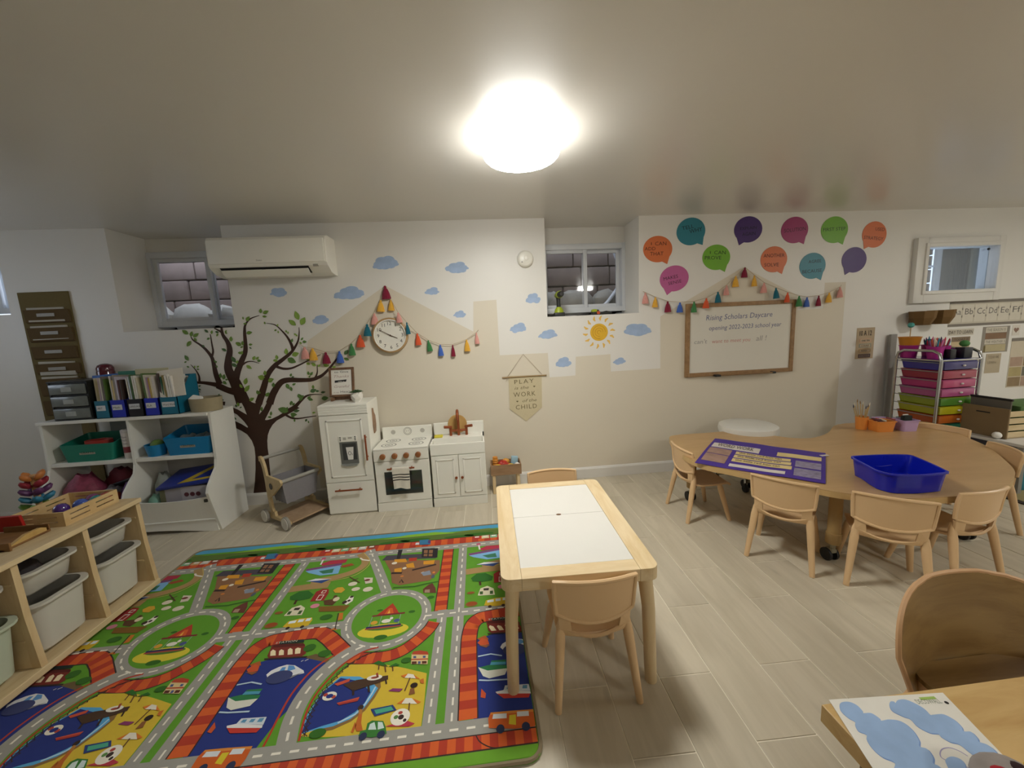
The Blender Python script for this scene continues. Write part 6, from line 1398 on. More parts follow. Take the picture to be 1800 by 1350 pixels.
b = MB()
o_ = [(-0.138, -0.09), (0.138, -0.09), (0.138, 0.088), (-0.138, 0.088)]
def wave(P, z, k, w):
    out = []
    for i in range(4):
        a, c = P[i], P[(i + 1) % 4]
        for t in range(8):
            t /= 8; x = a[0] + (c[0] - a[0]) * t; y = a[1] + (c[1] - a[1]) * t; f_ = 1 + w * math.sin(t * 25 + i)
            out.append((x * k * f_, (y + 0.0) * k * f_, z))
    return out
b.loft([wave(o_, 0.325, 1.0, 0), wave(o_, 0.24, 0.92, 0.03), wave(o_, 0.15, 0.80, 0.05), wave(o_, 0.15, 0.76, 0.04), wave(o_, 0.24, 0.88, 0.03), wave(o_, 0.325, 0.97, 0)], False, False)
b._add(wave(o_, 0.151, 0.77, 0.04), [tuple(range(32))])
b.build('cloth_basket', grey_f, tl, True)
whm = M('wheel_white', 'cfcabf', 0.45); tyre = M('wheel_tyre', '8f8a80', 0.7)
for x in (-0.15, 0.15):
    for y in (-0.14, 0.14):
        s = 1 if x > 0 else -1
        b = MB(); b.disc_x([(0.045, s * 0.012), (0.047, s * 0.014), (0.047, s * 0.030), (0.045, s * 0.032)], (x, y, 0.0475), 24); w_ = b.build('wheel', tyre, tl, True)
        b = MB(); b.disc_x([(0.042, s * 0.031), (0.040, s * 0.036), (0.012, s * 0.036), (0.011, s * 0.034), (0.0001, s * 0.034)], (x, y, 0.0475), 24); b.build('wheel_disc', whm, w_, True)

# ---------------------------------------------------------------- little crate stand with toy food
cs = thing('crate_stand', 'small brown wooden crate on legs beside the toy sink', 'crate stand', (0.165, 3.08, 0))
cwm = wood('grey_brown_wood', '9a7a5a', '866748', 0.6, (4, 20, 20))
cx0, cx1, cy0, cy1, cz0, cz1 = 0.042, 0.298, 3.00, 3.15, 0.165, 0.253
b = MB(); b.box(cx0, cx1, cy0, cy0 + 0.010, cz0, cz1, 0.002); b.build('front_board', cwm, cs)
b = MB(); b.box(cx0, cx1, cy1 - 0.010, cy1, cz0, cz1, 0.002); b.build('back_board', cwm, cs)
for x in (cx0, cx1 - 0.010): b = MB(); b.box(x, x + 0.010, cy0 + 0.010, cy1 - 0.010, cz0, cz1, 0.002); b.build('end_board', cwm, cs)
b = MB(); b.box(cx0 + 0.01, cx1 - 0.01, cy0 + 0.01, cy1 - 0.01, cz0 + 0.004, cz0 + 0.012); b.build('base_board', cwm, cs)
for x in (cx0 + 0.012, cx1 - 0.040):
    for y in (cy0 + 0.012, cy1 - 0.03): b = MB(); b.box(x, x + 0.026, y, y + 0.018, 0, cz0 + 0.004, 0.002); b.build('leg', pine_z, cs)
fz = cz0 + 0.012
b = MB()
for i in range(5): b.lathe([(0.022, 0.004), (0.026, 0.010), (0.022, 0.018)], (0.085, 3.075, fz + 0.018 * i + 0.016), 14)
b.lathe([(0.021, 0), (0.021, 0.125)], (0.085, 3.075, fz), 14); tag(b.build('toy_jar', M('honey_orange', 'c9842c', 0.5, vary=0.1), None, True, base=(0.085, 3.075, fz)), 'ribbed orange toy jar at the left in the crate stand', 'toy food')
b = MB(); b.T = Matrix.Translation((0.245, 3.09, fz + 0.058)) @ Matrix.Rotation(0.12, 4, 'Y'); b.box(-0.028, 0.028, -0.02, 0.02, -0.055, 0.055, 0.003); o = b.build('toy_milk_carton', M('carton_blue', '9fc0cf', 0.5, vary=0.05), None, base=(0.245, 3.09, fz)); tag(o, 'pale blue toy milk carton at the right in the crate stand', 'toy food')
for (nm, x, y, r3, col, lab, cat, dz) in (('toy_tomato', 0.145, 3.06, (0.044, 0.036, 0.036), 'b22f22', 'large red toy tomato in the middle of the crate stand', 'toy food', 0.058), ('toy_pepper', 0.19, 3.055, (0.026, 0.024, 0.024), 'a82a20', 'small red toy pepper right of the large tomato in the crate stand', 'toy food', 0.05), ('toy_lemon', 0.108, 3.03, (0.026, 0.016, 0.016), 'd9b62c', 'yellow toy lemon at the front left of the crate stand', 'toy food', 0.058), ('toy_banana', 0.212, 3.03, (0.032, 0.013, 0.014), 'd8b83a', 'yellow toy banana at the front right of the crate stand', 'toy food', 0.06), ('toy_bread', 0.175, 3.105, (0.034, 0.024, 0.03), 'd99a3a', 'orange toy bread behind the tomato in the crate stand', 'toy food', 0.066), ('toy_egg', 0.265, 3.03, (0.024, 0.018, 0.018), 'e6e2d8', 'white toy egg at the right front corner of the crate stand', 'toy food', 0.062)):
    b = MB(); b.ball((x, y, fz + dz), *r3, 14, 9)
    if nm == 'toy_tomato': 
        for v in b.b.verts: v.co.z += 0.006 * math.cos(5 * math.atan2(v.co.y - y, v.co.x - x)) * (1 if v.co.z > fz + dz + 0.01 else 0)
    tag(b.build(nm, M('food_' + col, col, 0.45, vary=0.08), None, True, base=(x, y, fz + dz - r3[2])), lab, cat)
b = MB(); b.box(0.10, 0.21, 3.012, 3.12, fz, fz + 0.02, 0.004); tag(b.build('toy_tray', M('food_green', '5a8a4a', 0.6), None, base=(0.155, 3.06, fz)), 'green toy slab under the tomato in the crate stand', 'toy food')

# ================================================================ white bin shelf at left
BX0, BX1, BYB = -3.085, -1.955, 3.12
shm = M('shelf_white', 'e8e7df', 0.4, vary=0.015)
bs_ = thing('bin_shelf', 'white storage shelf with curved sides and four open compartments', 'shelf', (-2.52, 2.95, 0))
sp_ = [(BYB, 0.0), (2.80, 0.0), (2.785, 0.05), (2.728, 0.27), (2.718, 0.315), (2.735, 0.355), (2.79, 0.415), (2.838, 0.46), (2.855, 0.52), (2.858, 0.60), (2.862, 0.866), (BYB, 0.866)]
for x in (BX0, BX1 - 0.018):
    b = MB(); b.prism(sp_, 'x', x, x + 0.018); b.build('side_panel', shm, bs_)
b = MB(); b.prism([(q[0], q[1]) if q[1] > 0.08 else (q[0], 0.08) for q in sp_[:-2]] + [(2.862, 0.846), (BYB, 0.846)], 'x', -2.523, -2.507); b.build('divider', shm, bs_)
b = MB(); b.box(BX0 - 0.012, BX1 - 0.019, 2.852, BYB, 0.846, 0.868, 0.003); b.build('top_board', shm, bs_)
b = MB(); b.box(BX0 + 0.018, BX1 - 0.018, 2.862, BYB, 0.535, 0.563, 0.002); b.build('middle_shelf', shm, bs_)
b = MB(); b.box(BX0 + 0.018, BX1 - 0.018, 2.80, BYB, 0.085, 0.10); b.build('bottom_board', shm, bs_)
for x0, x1 in ((BX0 + 0.018, -2.523), (-2.507, BX1 - 0.018)):
    b = MB(); n = 12; rings = []
    for i in range(n + 1):
        x = x0 + (x1 - x0) * i / n; zt_ = 0.262 + 0.022 * (2 * i / n - 1) ** 2
        rings.append([(x, 2.778, 0.10), (x, 2.735, zt_), (x, 2.747, zt_), (x, 2.79, 0.10)])
    b.loft(rings); b.build('front_lip', shm, bs_)
b = MB(); b.box(BX0 + 0.018, BX1 - 0.018, 2.772, 2.795, 0.092, 0.101, 0.002); b.build('ridge', shm, bs_)
b = MB(); n = 24; rings = []
for i in range(n + 1):
    x = BX0 + 0.018 + (BX1 - BX0 - 0.036) * i / n; t = abs(2 * i / n - 1); za = 0.0 if t > 0.86 else 0.034 * (1 - (t / 0.86) ** 2)
    rings.append([(x, 2.788, za), (x, 2.78, 0.092), (x, 2.795, 0.092), (x, 2.803, za)])
b.loft(rings); b.build('arched_apron', shm, bs_)
b = MB(); b.box(-2.00, -1.978, 2.728, 2.74, 0.245, 0.268, 0.003); b.build('corner_bracket', M('dark_bracket', '3a3830', 0.5), bs_)

TOPZ = 0.8685
# clear drawers
dt = thing('drawer_tower', 'black desktop tower with three clear drawers at the left end of the white shelf', 'drawer unit', (-2.87, 2.97, TOPZ))
b = MB(); b.box(-2.985, -2.735, 2.872, 3.09, TOPZ, TOPZ + 0.012, 0.002)
for x in (-2.985, -2.745): b.box(x, x + 0.010, 2.872, 3.09, TOPZ + 0.012, TOPZ + 0.272)
for i in (1, 2, 3): b.box(-2.975, -2.745, 2.876, 3.09, TOPZ + 0.086 * i, TOPZ + 0.086 * i + 0.008)
b.box(-2.975, -2.745, 3.08, 3.09, TOPZ + 0.012, TOPZ + 0.26)
b.build('body', M('drawer_black', '1a1c1b', 0.4), dt)
b = MB(); b.box(-2.99, -2.73, 2.868, 3.095, TOPZ + 0.268, TOPZ + 0.278, 0.004); b.build('top_cover', M('drawer_black', '1a1c1b', 0.4), dt)
cd = M('smoky_clear_plastic', '6e7472', 0.25, vary=0.3, scale=18, coat=0.3)
for i in range(3):
    z = TOPZ + 0.014 + 0.086 * i
    b = MB(); b.box(-2.974, -2.746, 2.862, 2.874, z, z + 0.070, 0.003); b.box(-2.972, -2.748, 2.874, 3.07, z + 0.001, z + 0.058); d = b.build('drawer', cd, dt, True)
    b = MB(); b.box(-2.895, -2.83, 2.858, 2.863, z + 0.018, z + 0.05, 0.002); b.build('label_pull', M('clear_pull', 'a0a5a3', 0.3, vary=0.15, scale=50), d)

# book bins with booklets
teal_m = M('teal_plastic', '126b86', 0.4); royal = M('royal_blue_plastic', '1d2fb0', 0.35); blackp = M('black_plastic', '14131a', 0.4); lblue = M('light_blue_plastic', '3a6fc0', 0.4)
BINS = [(-2.715, 0.092, teal_m, 'ART', 'teal book bin with a white label, first from the drawer tower'), (-2.612, 0.098, royal, 'Math', 'royal blue book bin with a white label, second from the drawer tower'), (-2.502, 0.104, blackp, 'LANGUAGE', 'black book bin with a white label in the middle of the row'), (-2.390, 0.098, royal, 'ELA', 'royal blue book bin with a white label, next to the last bin'), (-2.284, 0.118, teal_m, 'Word Work', 'large teal book bin with tall side at the right end of the row')]
rb_ = random.Random(11)
BC = ['c9bfa2', '8a7a45', 'd4c8a8', 'b3a782', 'a33328', 'cfc7be', 'b9aab2', '7c3a28', 'c8b27c', 'dcd6cb', 'd2ccc2', '8b8278', '6f665f', 'c4cdd6', 'b9b1be', '4f6a2a', '35551f', '5a2e2a', 'c7c0ae', 'd8d3c8', '3f2f28', 'a888a0', 'dedad2', '2f5f45', 'b89a4a']
for bi, (x, w, mt, txt, lab) in enumerate(BINS):
    t = thing('book_bin', lab, 'book bin', (x + w / 2, 2.95, TOPZ), group='book bins on the white shelf')
    y0, y1, hf, hb = 2.872, 3.09, 0.125, 0.27
    b = MB()
    b.box(x, x + w, y0, y0 + 0.004, TOPZ, TOPZ + hf); b.box(x, x + w, y1 - 0.004, y1, TOPZ, TOPZ + hb); b.box(x, x + w, y0, y1, TOPZ, TOPZ + 0.004)
    for xx in (x, x + w - 0.004): b.prism([(y0, TOPZ), (y0, TOPZ + hf), (y0 + 0.03, TOPZ + hf), (y1 - 0.06, TOPZ + hb), (y1, TOPZ + hb), (y1, TOPZ)], 'x', xx, xx + 0.004)
    b.build('body', mt if bi else lblue, t) if False else b.build('body', mt, t)
    b = MB(); b.box(x + 0.012, x + w - 0.022, y0 - 0.0012, y0 - 0.0002, TOPZ + 0.055, TOPZ + 0.092); b.build('label_card', M('label_white', 'cfd2d4', 0.6), t)
    b = MB(); put_text(b, txt, wallf(y0 - 0.0016), x + 0.018, TOPZ + 0.066, 0.014, min(w - 0.036, 0.011 * len(txt))); b.build('lettering', ink, t)
    n = 6; lean = -0.02 - 0.012 * bi
    for k in range(n):
        th = rb_.uniform(0.007, 0.0135) if k < n else 0.01
        xx = x + 0.008 + (w - 0.022) * k / n
        col = BC[(bi * 5 + k * 3) % len(BC)] if not (bi == 4 and k > 2) else 'dedad2'
        hh_ = rb_.uniform(0.26, 0.30)
        B_ = MB(); B_.T = Matrix.Translation((xx + 0.006, y0 + 0.012, TOPZ + 0.0055)) @ Matrix.Rotation(lean - 0.05, 4, 'Y') @ Matrix.Rotation(-0.10, 4, 'X')
        B_.box(-th / 2, th / 2, 0.0, 0.165, 0, hh_, 0.001)
        o = B_.build('booklet', M('book_' + col, col, 0.6, vary=0.12, scale=35), None, base=(xx, y0 + 0.09, TOPZ + 0.006))
        tag(o, ('first', 'second', 'third', 'fourth', 'fifth', 'sixth')[k] + ' thin booklet from the left in the %s' % ('first teal book bin', 'second book bin, royal blue', 'black book bin', 'fourth book bin, royal blue', 'large teal book bin')[bi], 'book', 'booklets in the ' + ('first teal bin', 'second blue bin', 'black bin', 'fourth blue bin', 'large teal bin')[bi])
b = MB(); b.T = Matrix.Translation((-2.235, 2.90, TOPZ + 0.12)) @ Matrix.Rotation(0.10, 4, 'Z') @ Matrix.Rotation(-0.2, 4, 'X') @ Matrix.Rotation(-0.10, 4, 'Y'); b.box(-0.055, 0.105, -0.003, 0.003, 0.0, 0.20); 
o = b.build('worksheet', M('white_card', 'd8d2c6', 0.7), None, base=(-2.235, 2.9, TOPZ + 0.1)); tag(o, 'white printed worksheet fanned out in the large teal book bin', 'paper')
bs2 = thing('magazine_file', 'blue open magazine file behind the first teal book bin', 'book bin', (-2.72, 3.05, TOPZ))
b = MB(); b.box(-2.775, -2.72, 2.96, 3.10, TOPZ, TOPZ + 0.30, 0.003); b.build('body', lblue, bs2)
b = MB(); b.box(-2.718, -2.60, 3.095, 3.105, TOPZ, TOPZ + 0.315, 0.003); o = b.build('folder', M('green_folder', '2f7a5c', 0.5), None, base=(-2.66, 3.1, TOPZ)); tag(o, 'green folder standing upright behind the book bins', 'folder')
b = MB(); b.box(-2.595, -2.36, 3.092, 3.10, TOPZ, TOPZ + 0.325, 0.003); o = b.build('folder', M('cream_folder', 'c9c29a', 0.6), None, base=(-2.47, 3.1, TOPZ)); tag(o, 'cream folder standing upright behind the book bins', 'folder')
hp = thing('red_jar', 'dark red glossy jar with rounded lid behind the blue magazine file', 'jar', (-2.85, 3.135, TOPZ))
b = MB(); b.lathe([(0.050, 0.0), (0.052, 0.01), (0.052, 0.315), (0.048, 0.325)], (-2.85, 3.152, TOPZ), 24); b.build('body', M('dark_red_gloss', '571022', 0.15, coat=0.6), hp, True)
b = MB(); b.lathe([(0.050, 0.325), (0.050, 0.345), (0.040, 0.366), (0.02, 0.376), (0.0001, 0.378)], (-2.85, 3.152, TOPZ), 24); b.build('lid', M('dark_red_gloss', '571022'), hp, True)
# felt basket
fb = thing('felt_basket', 'low round beige basket at the right end of the white shelf', 'basket', (-2.04, 2.965, TOPZ))
b = MB(); b.lathe([(0.098, 0.0), (0.103, 0.05), (0.104, 0.098), (0.098, 0.098), (0.096, 0.05), (0.09, 0.006), (0.0001, 0.006)], (-2.04, 2.965, TOPZ), 30, 1.0, 0.85); b.build('body', M('beige_felt', '9f9376', 0.9, vary=0.06, scale=50, bump=0.15), fb, True)
b = MB()
b.T = Matrix.Translation((-2.09, 2.94, TOPZ + 0.075)) @ Matrix.Rotation(0.4, 4, 'X') @ Matrix.Rotation(0.35, 4, 'Y'); b.box(-0.035, 0.035, -0.03, 0.03, -0.01, 0.035, 0.008); o = b.build('tissue_pack', M('cup_white', 'e4e2dc', 0.5), None, base=(-2.09, 2.94, TOPZ + 0.06)); tag(o, 'small white tissue pack in the beige basket', 'tissues')
b = MB(); b.ball((-2.02, 2.95, TOPZ + 0.062), 0.05, 0.04, 0.028); o = b.build('green_cloth', M('green_cloth', '8a9a4a', 0.9), None, True, base=(-2.02, 2.95, TOPZ + 0.034)); tag(o, 'crumpled green cloth in the beige basket', 'cloth')

SZ = 0.5635
def bin_(name, label, x0, x1, y0, y1, z, h, mt, cat='bin', k=0.9, back=1.0, text=None):
    t = thing(name, label, cat, ((x0 + x1) / 2, (y0 + y1) / 2, z))
    cx, cy = (x0 + x1) / 2, (y0 + y1) / 2
    o_ = rrect(x0, y0, x1, y1, 0.02); i_ = rrect(x0 + 0.005, y0 + 0.005, x1 - 0.005, y1 - 0.005, 0.018)
    def lv(p): return z + h * (1 + (back - 1) * (p[1] - y0) / (y1 - y0))
    sh = lambda p: (cx + (p[0] - cx) * k, cy + (p[1] - cy) * 0.94)
    b = MB(); b.loft([[(*sh(p), z) for p in o_], [(*p, lv(p) - 0.004) for p in o_], [(*p, lv(p)) for p in o_], [(*p, lv(p)) for p in i_], [(*sh(p), z + 0.005) for p in i_]]); b.build('body', mt, t, True)
    if text:
        b = MB(); b.box(cx - 0.052, cx + 0.052, y0 + 0.003, y0 + 0.0065, z + h * 0.42, z + h * 0.66); lc = b.build('label_card', M('label_beige', 'a39c8a', 0.6), t)
        b = MB(); put_text(b, text, wallf(y0 + 0.0025), cx, z + h * 0.48, 0.013, 0.085, center=True); b.build('lettering', ink, t)
    return t
bin_('craft_bin', 'open teal green bin with tape and red things in the upper left compartment', -3.00, -2.645, 2.868, 3.09, SZ, 0.125, M('sea_green_plastic', '157a66', 0.4), k=0.86, back=1.35, text='CRAFTS')
for i, (x, y, col, lab, r) in enumerate(((-2.80, 2.945, 'b0392f', 'red ring of tape in the teal green bin', 0.068),)):
    b = MB(); b.lathe([(r, 0), (r, 0.035), (r * 0.62, 0.035), (r * 0.62, 0)], (x, y, SZ + 0.104), 26, 1.25, 0.8); b.b.faces.ensure_lookup_table(); tag(b.build('tape_roll', M('red_tape', col, 0.4), None, True, base=(x, y, SZ + 0.1)), lab, 'tape')
b = MB(); b.box(-2.96, -2.70, 2.90, 3.06, SZ + 0.008, SZ + 0.103, 0.01); tag(b.build('craft_bag', M('dark_craft', '4a3030', 0.8, vary=0.5, scale=12), None, True, base=(-2.83, 2.98, SZ + 0.008)), 'dark folded craft bag under the red tape in the teal green bin', 'bag')
b = MB(); b.box(-2.85, -2.60, 3.10, 3.112, SZ, SZ + 0.24, 0.004); tag(b.build('plastic_cover', M('grey_clear', '7c878f', 0.3, vary=0.15), None, True, base=(-2.72, 3.1, SZ)), 'grey translucent lid standing behind the teal green bin', 'cover')
wp = thing('wipes_canister', 'white cleaning wipes canister with red print standing beside the teal green bin', 'canister', (-2.565, 2.905, SZ))
b = MB(); b.lathe([(0.034, 0), (0.036, 0.004), (0.036, 0.188), (0.034, 0.19), (0.0001, 0.19)], (-2.565, 2.905, SZ), 24); b.build('can', M('canister_white', 'd8d2cd', 0.35), wp, True)
b = MB(); b.lathe([(0.037, 0.19), (0.037, 0.206), (0.030, 0.212), (0.0001, 0.212)], (-2.565, 2.905, SZ), 24); b.build('lid', M('canister_lid', 'c9c6c4', 0.4), wp, True)
b = MB(); b.lathe([(0.0364, 0.045), (0.0364, 0.088)], (-2.565, 2.905, SZ), 24); b.build('red_band', M('canister_red', '7a3038', 0.4, vary=0.5, scale=40), wp, True)
b = MB()
for i, s in enumerate(('Wipes', 'Fresh', 'Clean')): 
    put_text(b, s, lambda q: (-2.565 + 0.0366 * math.sin((q[0]) / 0.0366 - 0.05), 2.905 - 0.0368 * math.cos(q[0] / 0.0366 - 0.05), q[1]), -0.018, SZ + 0.155 - 0.024 * i, 0.013, 0.036)
b.build('lettering', M('canister_print', '6f6a78', 0.5), wp)
bin_('supply_bin', 'open bright blue bin with clear bags in the upper right compartment', -2.315, -1.985, 2.868, 3.10, SZ, 0.128, M('bright_blue_plastic', '127bb0', 0.4), k=0.86, back=1.4, text='CENTERS')
for i, (x, y) in enumerate(((-2.20, 2.96), (-2.11, 2.98), (-2.04, 2.96))):
    b = MB(); b.ball((x, y, SZ + 0.105), 0.055, 0.06, 0.03, 10, 7)
    for v in b.b.verts: v.co.z += 0.010 * math.sin(70 * v.co.x) * math.cos(60 * v.co.y)
    tag(b.build('clear_bag', M('cloudy_plastic', '5f6a70', 0.25, vary=0.5, scale=30, coat=0.4), None, True, base=(x, y, SZ + 0.07)), ('left', 'middle', 'right')[i] + ' crumpled clear bag in the bright blue bin', 'bag', 'clear bags in the bright blue bin')
b = MB(); b.box(-2.27, -2.02, 2.91, 3.06, SZ + 0.008, SZ + 0.07, 0.01); tag(b.build('supply_pack', M('dark_pack', '30353a', 0.6, vary=0.4), None, True, base=(-2.14, 2.98, SZ + 0.008)), 'dark pack at the bottom of the bright blue bin', 'pack')
rb = thing('round_tub', 'small round blue tub with a green ball beside the bright blue bin', 'tub', (-2.405, 2.925, SZ))
b = MB(); b.lathe([(0.052, 0), (0.066, 0.085), (0.062, 0.085), (0.048, 0.005), (0.0001, 0.005)], (-2.405, 2.925, SZ), 24); b.build('body', M('bright_blue_plastic', '127bb0'), rb, True)
b = MB(); b.ball((-2.395, 2.925, SZ + 0.075), 0.042); tag(b.build('green_ball', M('green_ball', '5d7a35', 0.6), None, True, base=(-2.395, 2.925, SZ + 0.033)), 'green ball in the small round blue tub', 'ball')
# lower compartments
def sack(name, label, cat, x, y, z, rx, ry, rz_, col, rot=0, vary=0.3, scale=25, seed=1, group=None):
    r = random.Random(seed); b = MB(); b.ball((0, 0, 0), rx, ry, rz_, 14, 9)
    for v in b.b.verts:
        p = v.co; f_ = 1 + 0.10 * math.sin(9 * p.x / rx + seed) * math.cos(7 * p.y / ry + seed)
        p.x *= f_; p.z *= f_
        if p.z < -0.55 * rz_: p.z = -0.55 * rz_
    b.T = None
    bmesh.ops.transform(b.b, matrix=Matrix.Translation((x, y, z + 0.55 * rz_)) @ Matrix.Rotation(rot, 4, 'Z'), verts=list(b.b.verts))
    return tag(b.build(name, M('sack_' + col + str(seed), col, 0.6, vary=vary, scale=scale), None, True, base=(x, y, z)), label, cat, group)
LZ = 0.1008
sack('pink_bag', 'pink patterned soft bag in the lower left compartment', 'bag', -2.93, 2.92, LZ, 0.13, 0.11, 0.235, '8a3a52', 0.1, 0.6, 40, 2)
sack('red_bag', 'dark red soft bag at the back of the lower left compartment', 'bag', -2.78, 3.04, LZ, 0.13, 0.07, 0.235, '6f2030', 0, 0.3, 25, 3)
sack('grey_bag', 'grey and black bag in the middle of the lower left compartment', 'bag', -2.735, 2.90, LZ, 0.085, 0.10, 0.17, '77747a', 0.2, 0.5, 18, 4)
sack('purple_bag', 'purple and orange bag at the right of the lower left compartment', 'bag', -2.585, 2.88, LZ, 0.058, 0.085, 0.19, '5a2c6a', 0, 0.6, 14, 5)
sack('orange_pouch', 'orange red pouch leaning on the purple bag', 'pouch', -2.655, 2.84, LZ, 0.04, 0.06, 0.15, '9a4424', 0, 0.3, 20, 6)
b = MB(); b.T = Matrix.Translation((-2.67, 2.96, 0.375)) @ Matrix.Rotation(-0.28, 4, 'Y'); b.box(-0.13, 0.13, -0.012, 0.012, -0.012, 0.012, 0.006); tag(b.build('black_strap', blackp, None, base=(-2.67, 2.96, 0.36)), 'black strap across the bags in the lower left compartment', 'strap')
gb = thing('game_box', 'grey box with three dark red dots in the lower right compartment', 'box', (-2.18, 2.91, LZ))
b = MB(); b.box(-2.345, -1.99, 2.81, 3.03, LZ, LZ + 0.245, 0.004); b.build('body', M('box_grey', 'a39fa5', 0.6, vary=0.05), gb)
b = MB(); b.box(-2.346, -2.31, 2.8085, 2.811, LZ + 0.02, LZ + 0.243); b.build('side_stripe', M('box_olive', '6f6f52', 0.6), gb)
b = MB(); b.box(-2.20, -1.99, 2.8080, 2.811, LZ + 0.14, LZ + 0.243); b.build('pale_panel', M('box_pale', 'b3b0b6', 0.6), gb)
b = MB()
for i in range(3): b.disc_y([(0.016, 0), (0.016, -0.002), (0.0001, -0.002)], (-2.165 + 0.040 * i, 2.808, LZ + 0.185), 18)
b.build('red_dots', M('box_red', '5a2a32', 0.5, vary=0.3), gb)
fo_ = thing('blue_folder', 'blue and yellow folder lying slanted on the grey box', 'folder', (-2.16, 2.92, LZ + 0.26))
b = MB(); b.T = Matrix.Translation((-2.17, 2.92, LZ + 0.285)) @ Matrix.Rotation(-0.10, 4, 'Y') @ Matrix.Rotation(0.22, 4, 'X'); b.box(-0.19, 0.19, -0.13, 0.13, -0.012, 0.012, 0.006); b.build('cover', M('folder_blue', '1b2f86', 0.4), fo_, True)
b = MB(); b.T = Matrix.Translation((-2.17, 2.92, LZ + 0.285)) @ Matrix.Rotation(-0.10, 4, 'Y') @ Matrix.Rotation(0.22, 4, 'X'); b.prism([(-0.05, -0.11), (0.09, 0.10), (0.14, 0.10), (0.03, -0.08), (0.16, -0.07), (0.185, -0.02), (0.185, -0.05), (0.165, -0.10)], 'z', 0.012, 0.0135); b.build('yellow_stripe', M('folder_yellow', 'b8a02a', 0.4), fo_)
sack('mint_pouch', 'mint green pouch in front of the grey box', 'pouch', -2.405, 2.845, LZ, 0.055, 0.05, 0.125, '86b8a6', 0, 0.2, 20, 8)
sack('clear_pouch', 'clear plastic pouch beside the divider in the lower right compartment', 'pouch', -2.42, 2.96, LZ, 0.06, 0.07, 0.21, '8f958f', 0, 0.35, 24, 9)

# ================================================================ pine storage unit with plastic bins
PX, PXB = -1.878, -2.318
pu = thing('bin_unit', 'pine storage unit with white plastic bins at the left edge', 'storage unit', (-2.1, 1.69, 0))
pw = wood('pine_board', 'd8c49c', 'c9b086', 0.5, (22, 3, 22)); pwz = wood('pine_upright', 'd3bb90', 'c4a67a', 0.5, (12, 12, 3))
PY = [1.27, 1.545, 1.82, 2.098]
b = MB(); b.box(PXB, PX + 0.012, 1.25, 2.12, 0.526, 0.55, 0.003); b.build('top_board', pw, pu)
b = MB(); b.box(PX - 0.02, PX + 0.004, 1.27, 2.118, 0.484, 0.526, 0.002); 
b = MB(); b.box(PXB, PX + 0.03, 1.25, 2.12, 0.045, 0.075, 0.003); b.build('bottom_board', pw, pu)
b = MB(); b.box(PXB + 0.03, PX - 0.02, 1.27, 2.11, 0.0, 0.045); b.build('plinth', pwz, pu)
for i, y in enumerate(PY):
    t = 0.022
    b = MB(); b.box(PXB, PX - 0.012, y, y + t, 0.075, 0.526, 0.002); u = b.build('upright', pwz, pu)
    b = MB(); b.prism([(PX - 0.012, 0.075), (PX + 0.022, 0.075), (PX + 0.004, 0.30), (PX - 0.002, 0.526), (PX - 0.012, 0.526)], 'y', y - 0.001, y + t + 0.001); b.build('front_edge', pwz, u)
    for z in (0.455, 0.312, 0.205):
        for s, yy in ((-1, y), (1, y + t)):
            if (i == 0 and s < 0) or (i == 3 and s > 0): continue
            b = MB(); b.box(PXB + 0.02, PX - 0.014, yy - 0.004 if s < 0 else yy, yy if s < 0 else yy + 0.004, z - 0.012, z - 0.004); b.build('runner', pwz, u)
b = MB(); b.box(PXB, PXB + 0.006, 1.27, 2.118, 0.075, 0.526); b.build('back_panel', pw, pu)
binw = M('milky_plastic', 'c9c6bc', 0.35, vary=0.03, sss=0.1); bing = M('greenish_plastic', 'b9c2ad', 0.35, vary=0.03)
def tray_bin(y0, y1, zt, h, mt, label, fwd):
    t = thing('storage_bin', label, 'storage bin', ((PX + PXB) / 2, (y0 + y1) / 2, zt - h), group='plastic bins in the pine unit')
    xb, xf = PXB + 0.02, PX + fwd
    yc = (y0 + y1) / 2; hw = (y1 - y0) / 2
    def ring(z, k, inset, bulge):
        P = []
        for q in rrect(xb + inset, yc - hw * k, xf - inset * 1.5, yc + hw * k, min(0.05, hw * k * 0.5), 6):
            f_ = max(0, (q[0] - (xb + xf) / 2) / ((xf - xb) / 2))
            P.append((q[0] + bulge * f_ * max(0, 1 - ((q[1] - yc) / (hw * k)) ** 2), q[1], z))
        return P
    b = MB(); b.loft([ring(zt - h, 0.80, 0.035, 0.008), ring(zt - h + 0.015, 0.86, 0.024, 0.01), ring(zt - 0.012, 0.91, 0.012, 0.016), ring(zt - 0.010, 0.985, 0.0, 0.02), ring(zt, 0.985, 0.0, 0.02), ring(zt, 0.90, 0.014, 0.016), ring(zt - h + 0.008, 0.82, 0.034, 0.008)])
    b.build('body', mt, t, True)
    return t
cols = [('nearest', 1.2925, 1.5445), ('middle', 1.5675, 1.8195), ('far', 1.8425, 2.0975)]
for nm, y0, y1 in cols:
    tray_bin(y0 + 0.0005, y1 - 0.0005, 0.455, 0.115, binw, 'shallow milky bin in the upper row of the pine unit, %s column' % nm, -0.012)
    tray_bin(y0 + 0.0005, y1 - 0.0005, 0.322, 0.235, binw if nm != 'nearest' else bing, 'deep %s bin in the lower row of the pine unit, %s column' % ('milky' if nm != 'nearest' else 'greenish', nm), 0.012)
sack('dark_cloth', 'dark cloth in the upper middle bin of the pine unit', 'cloth', -2.08, 1.69, 0.357, 0.13, 0.08, 0.08, '3c3638', 0, 0.4, 20, 12)
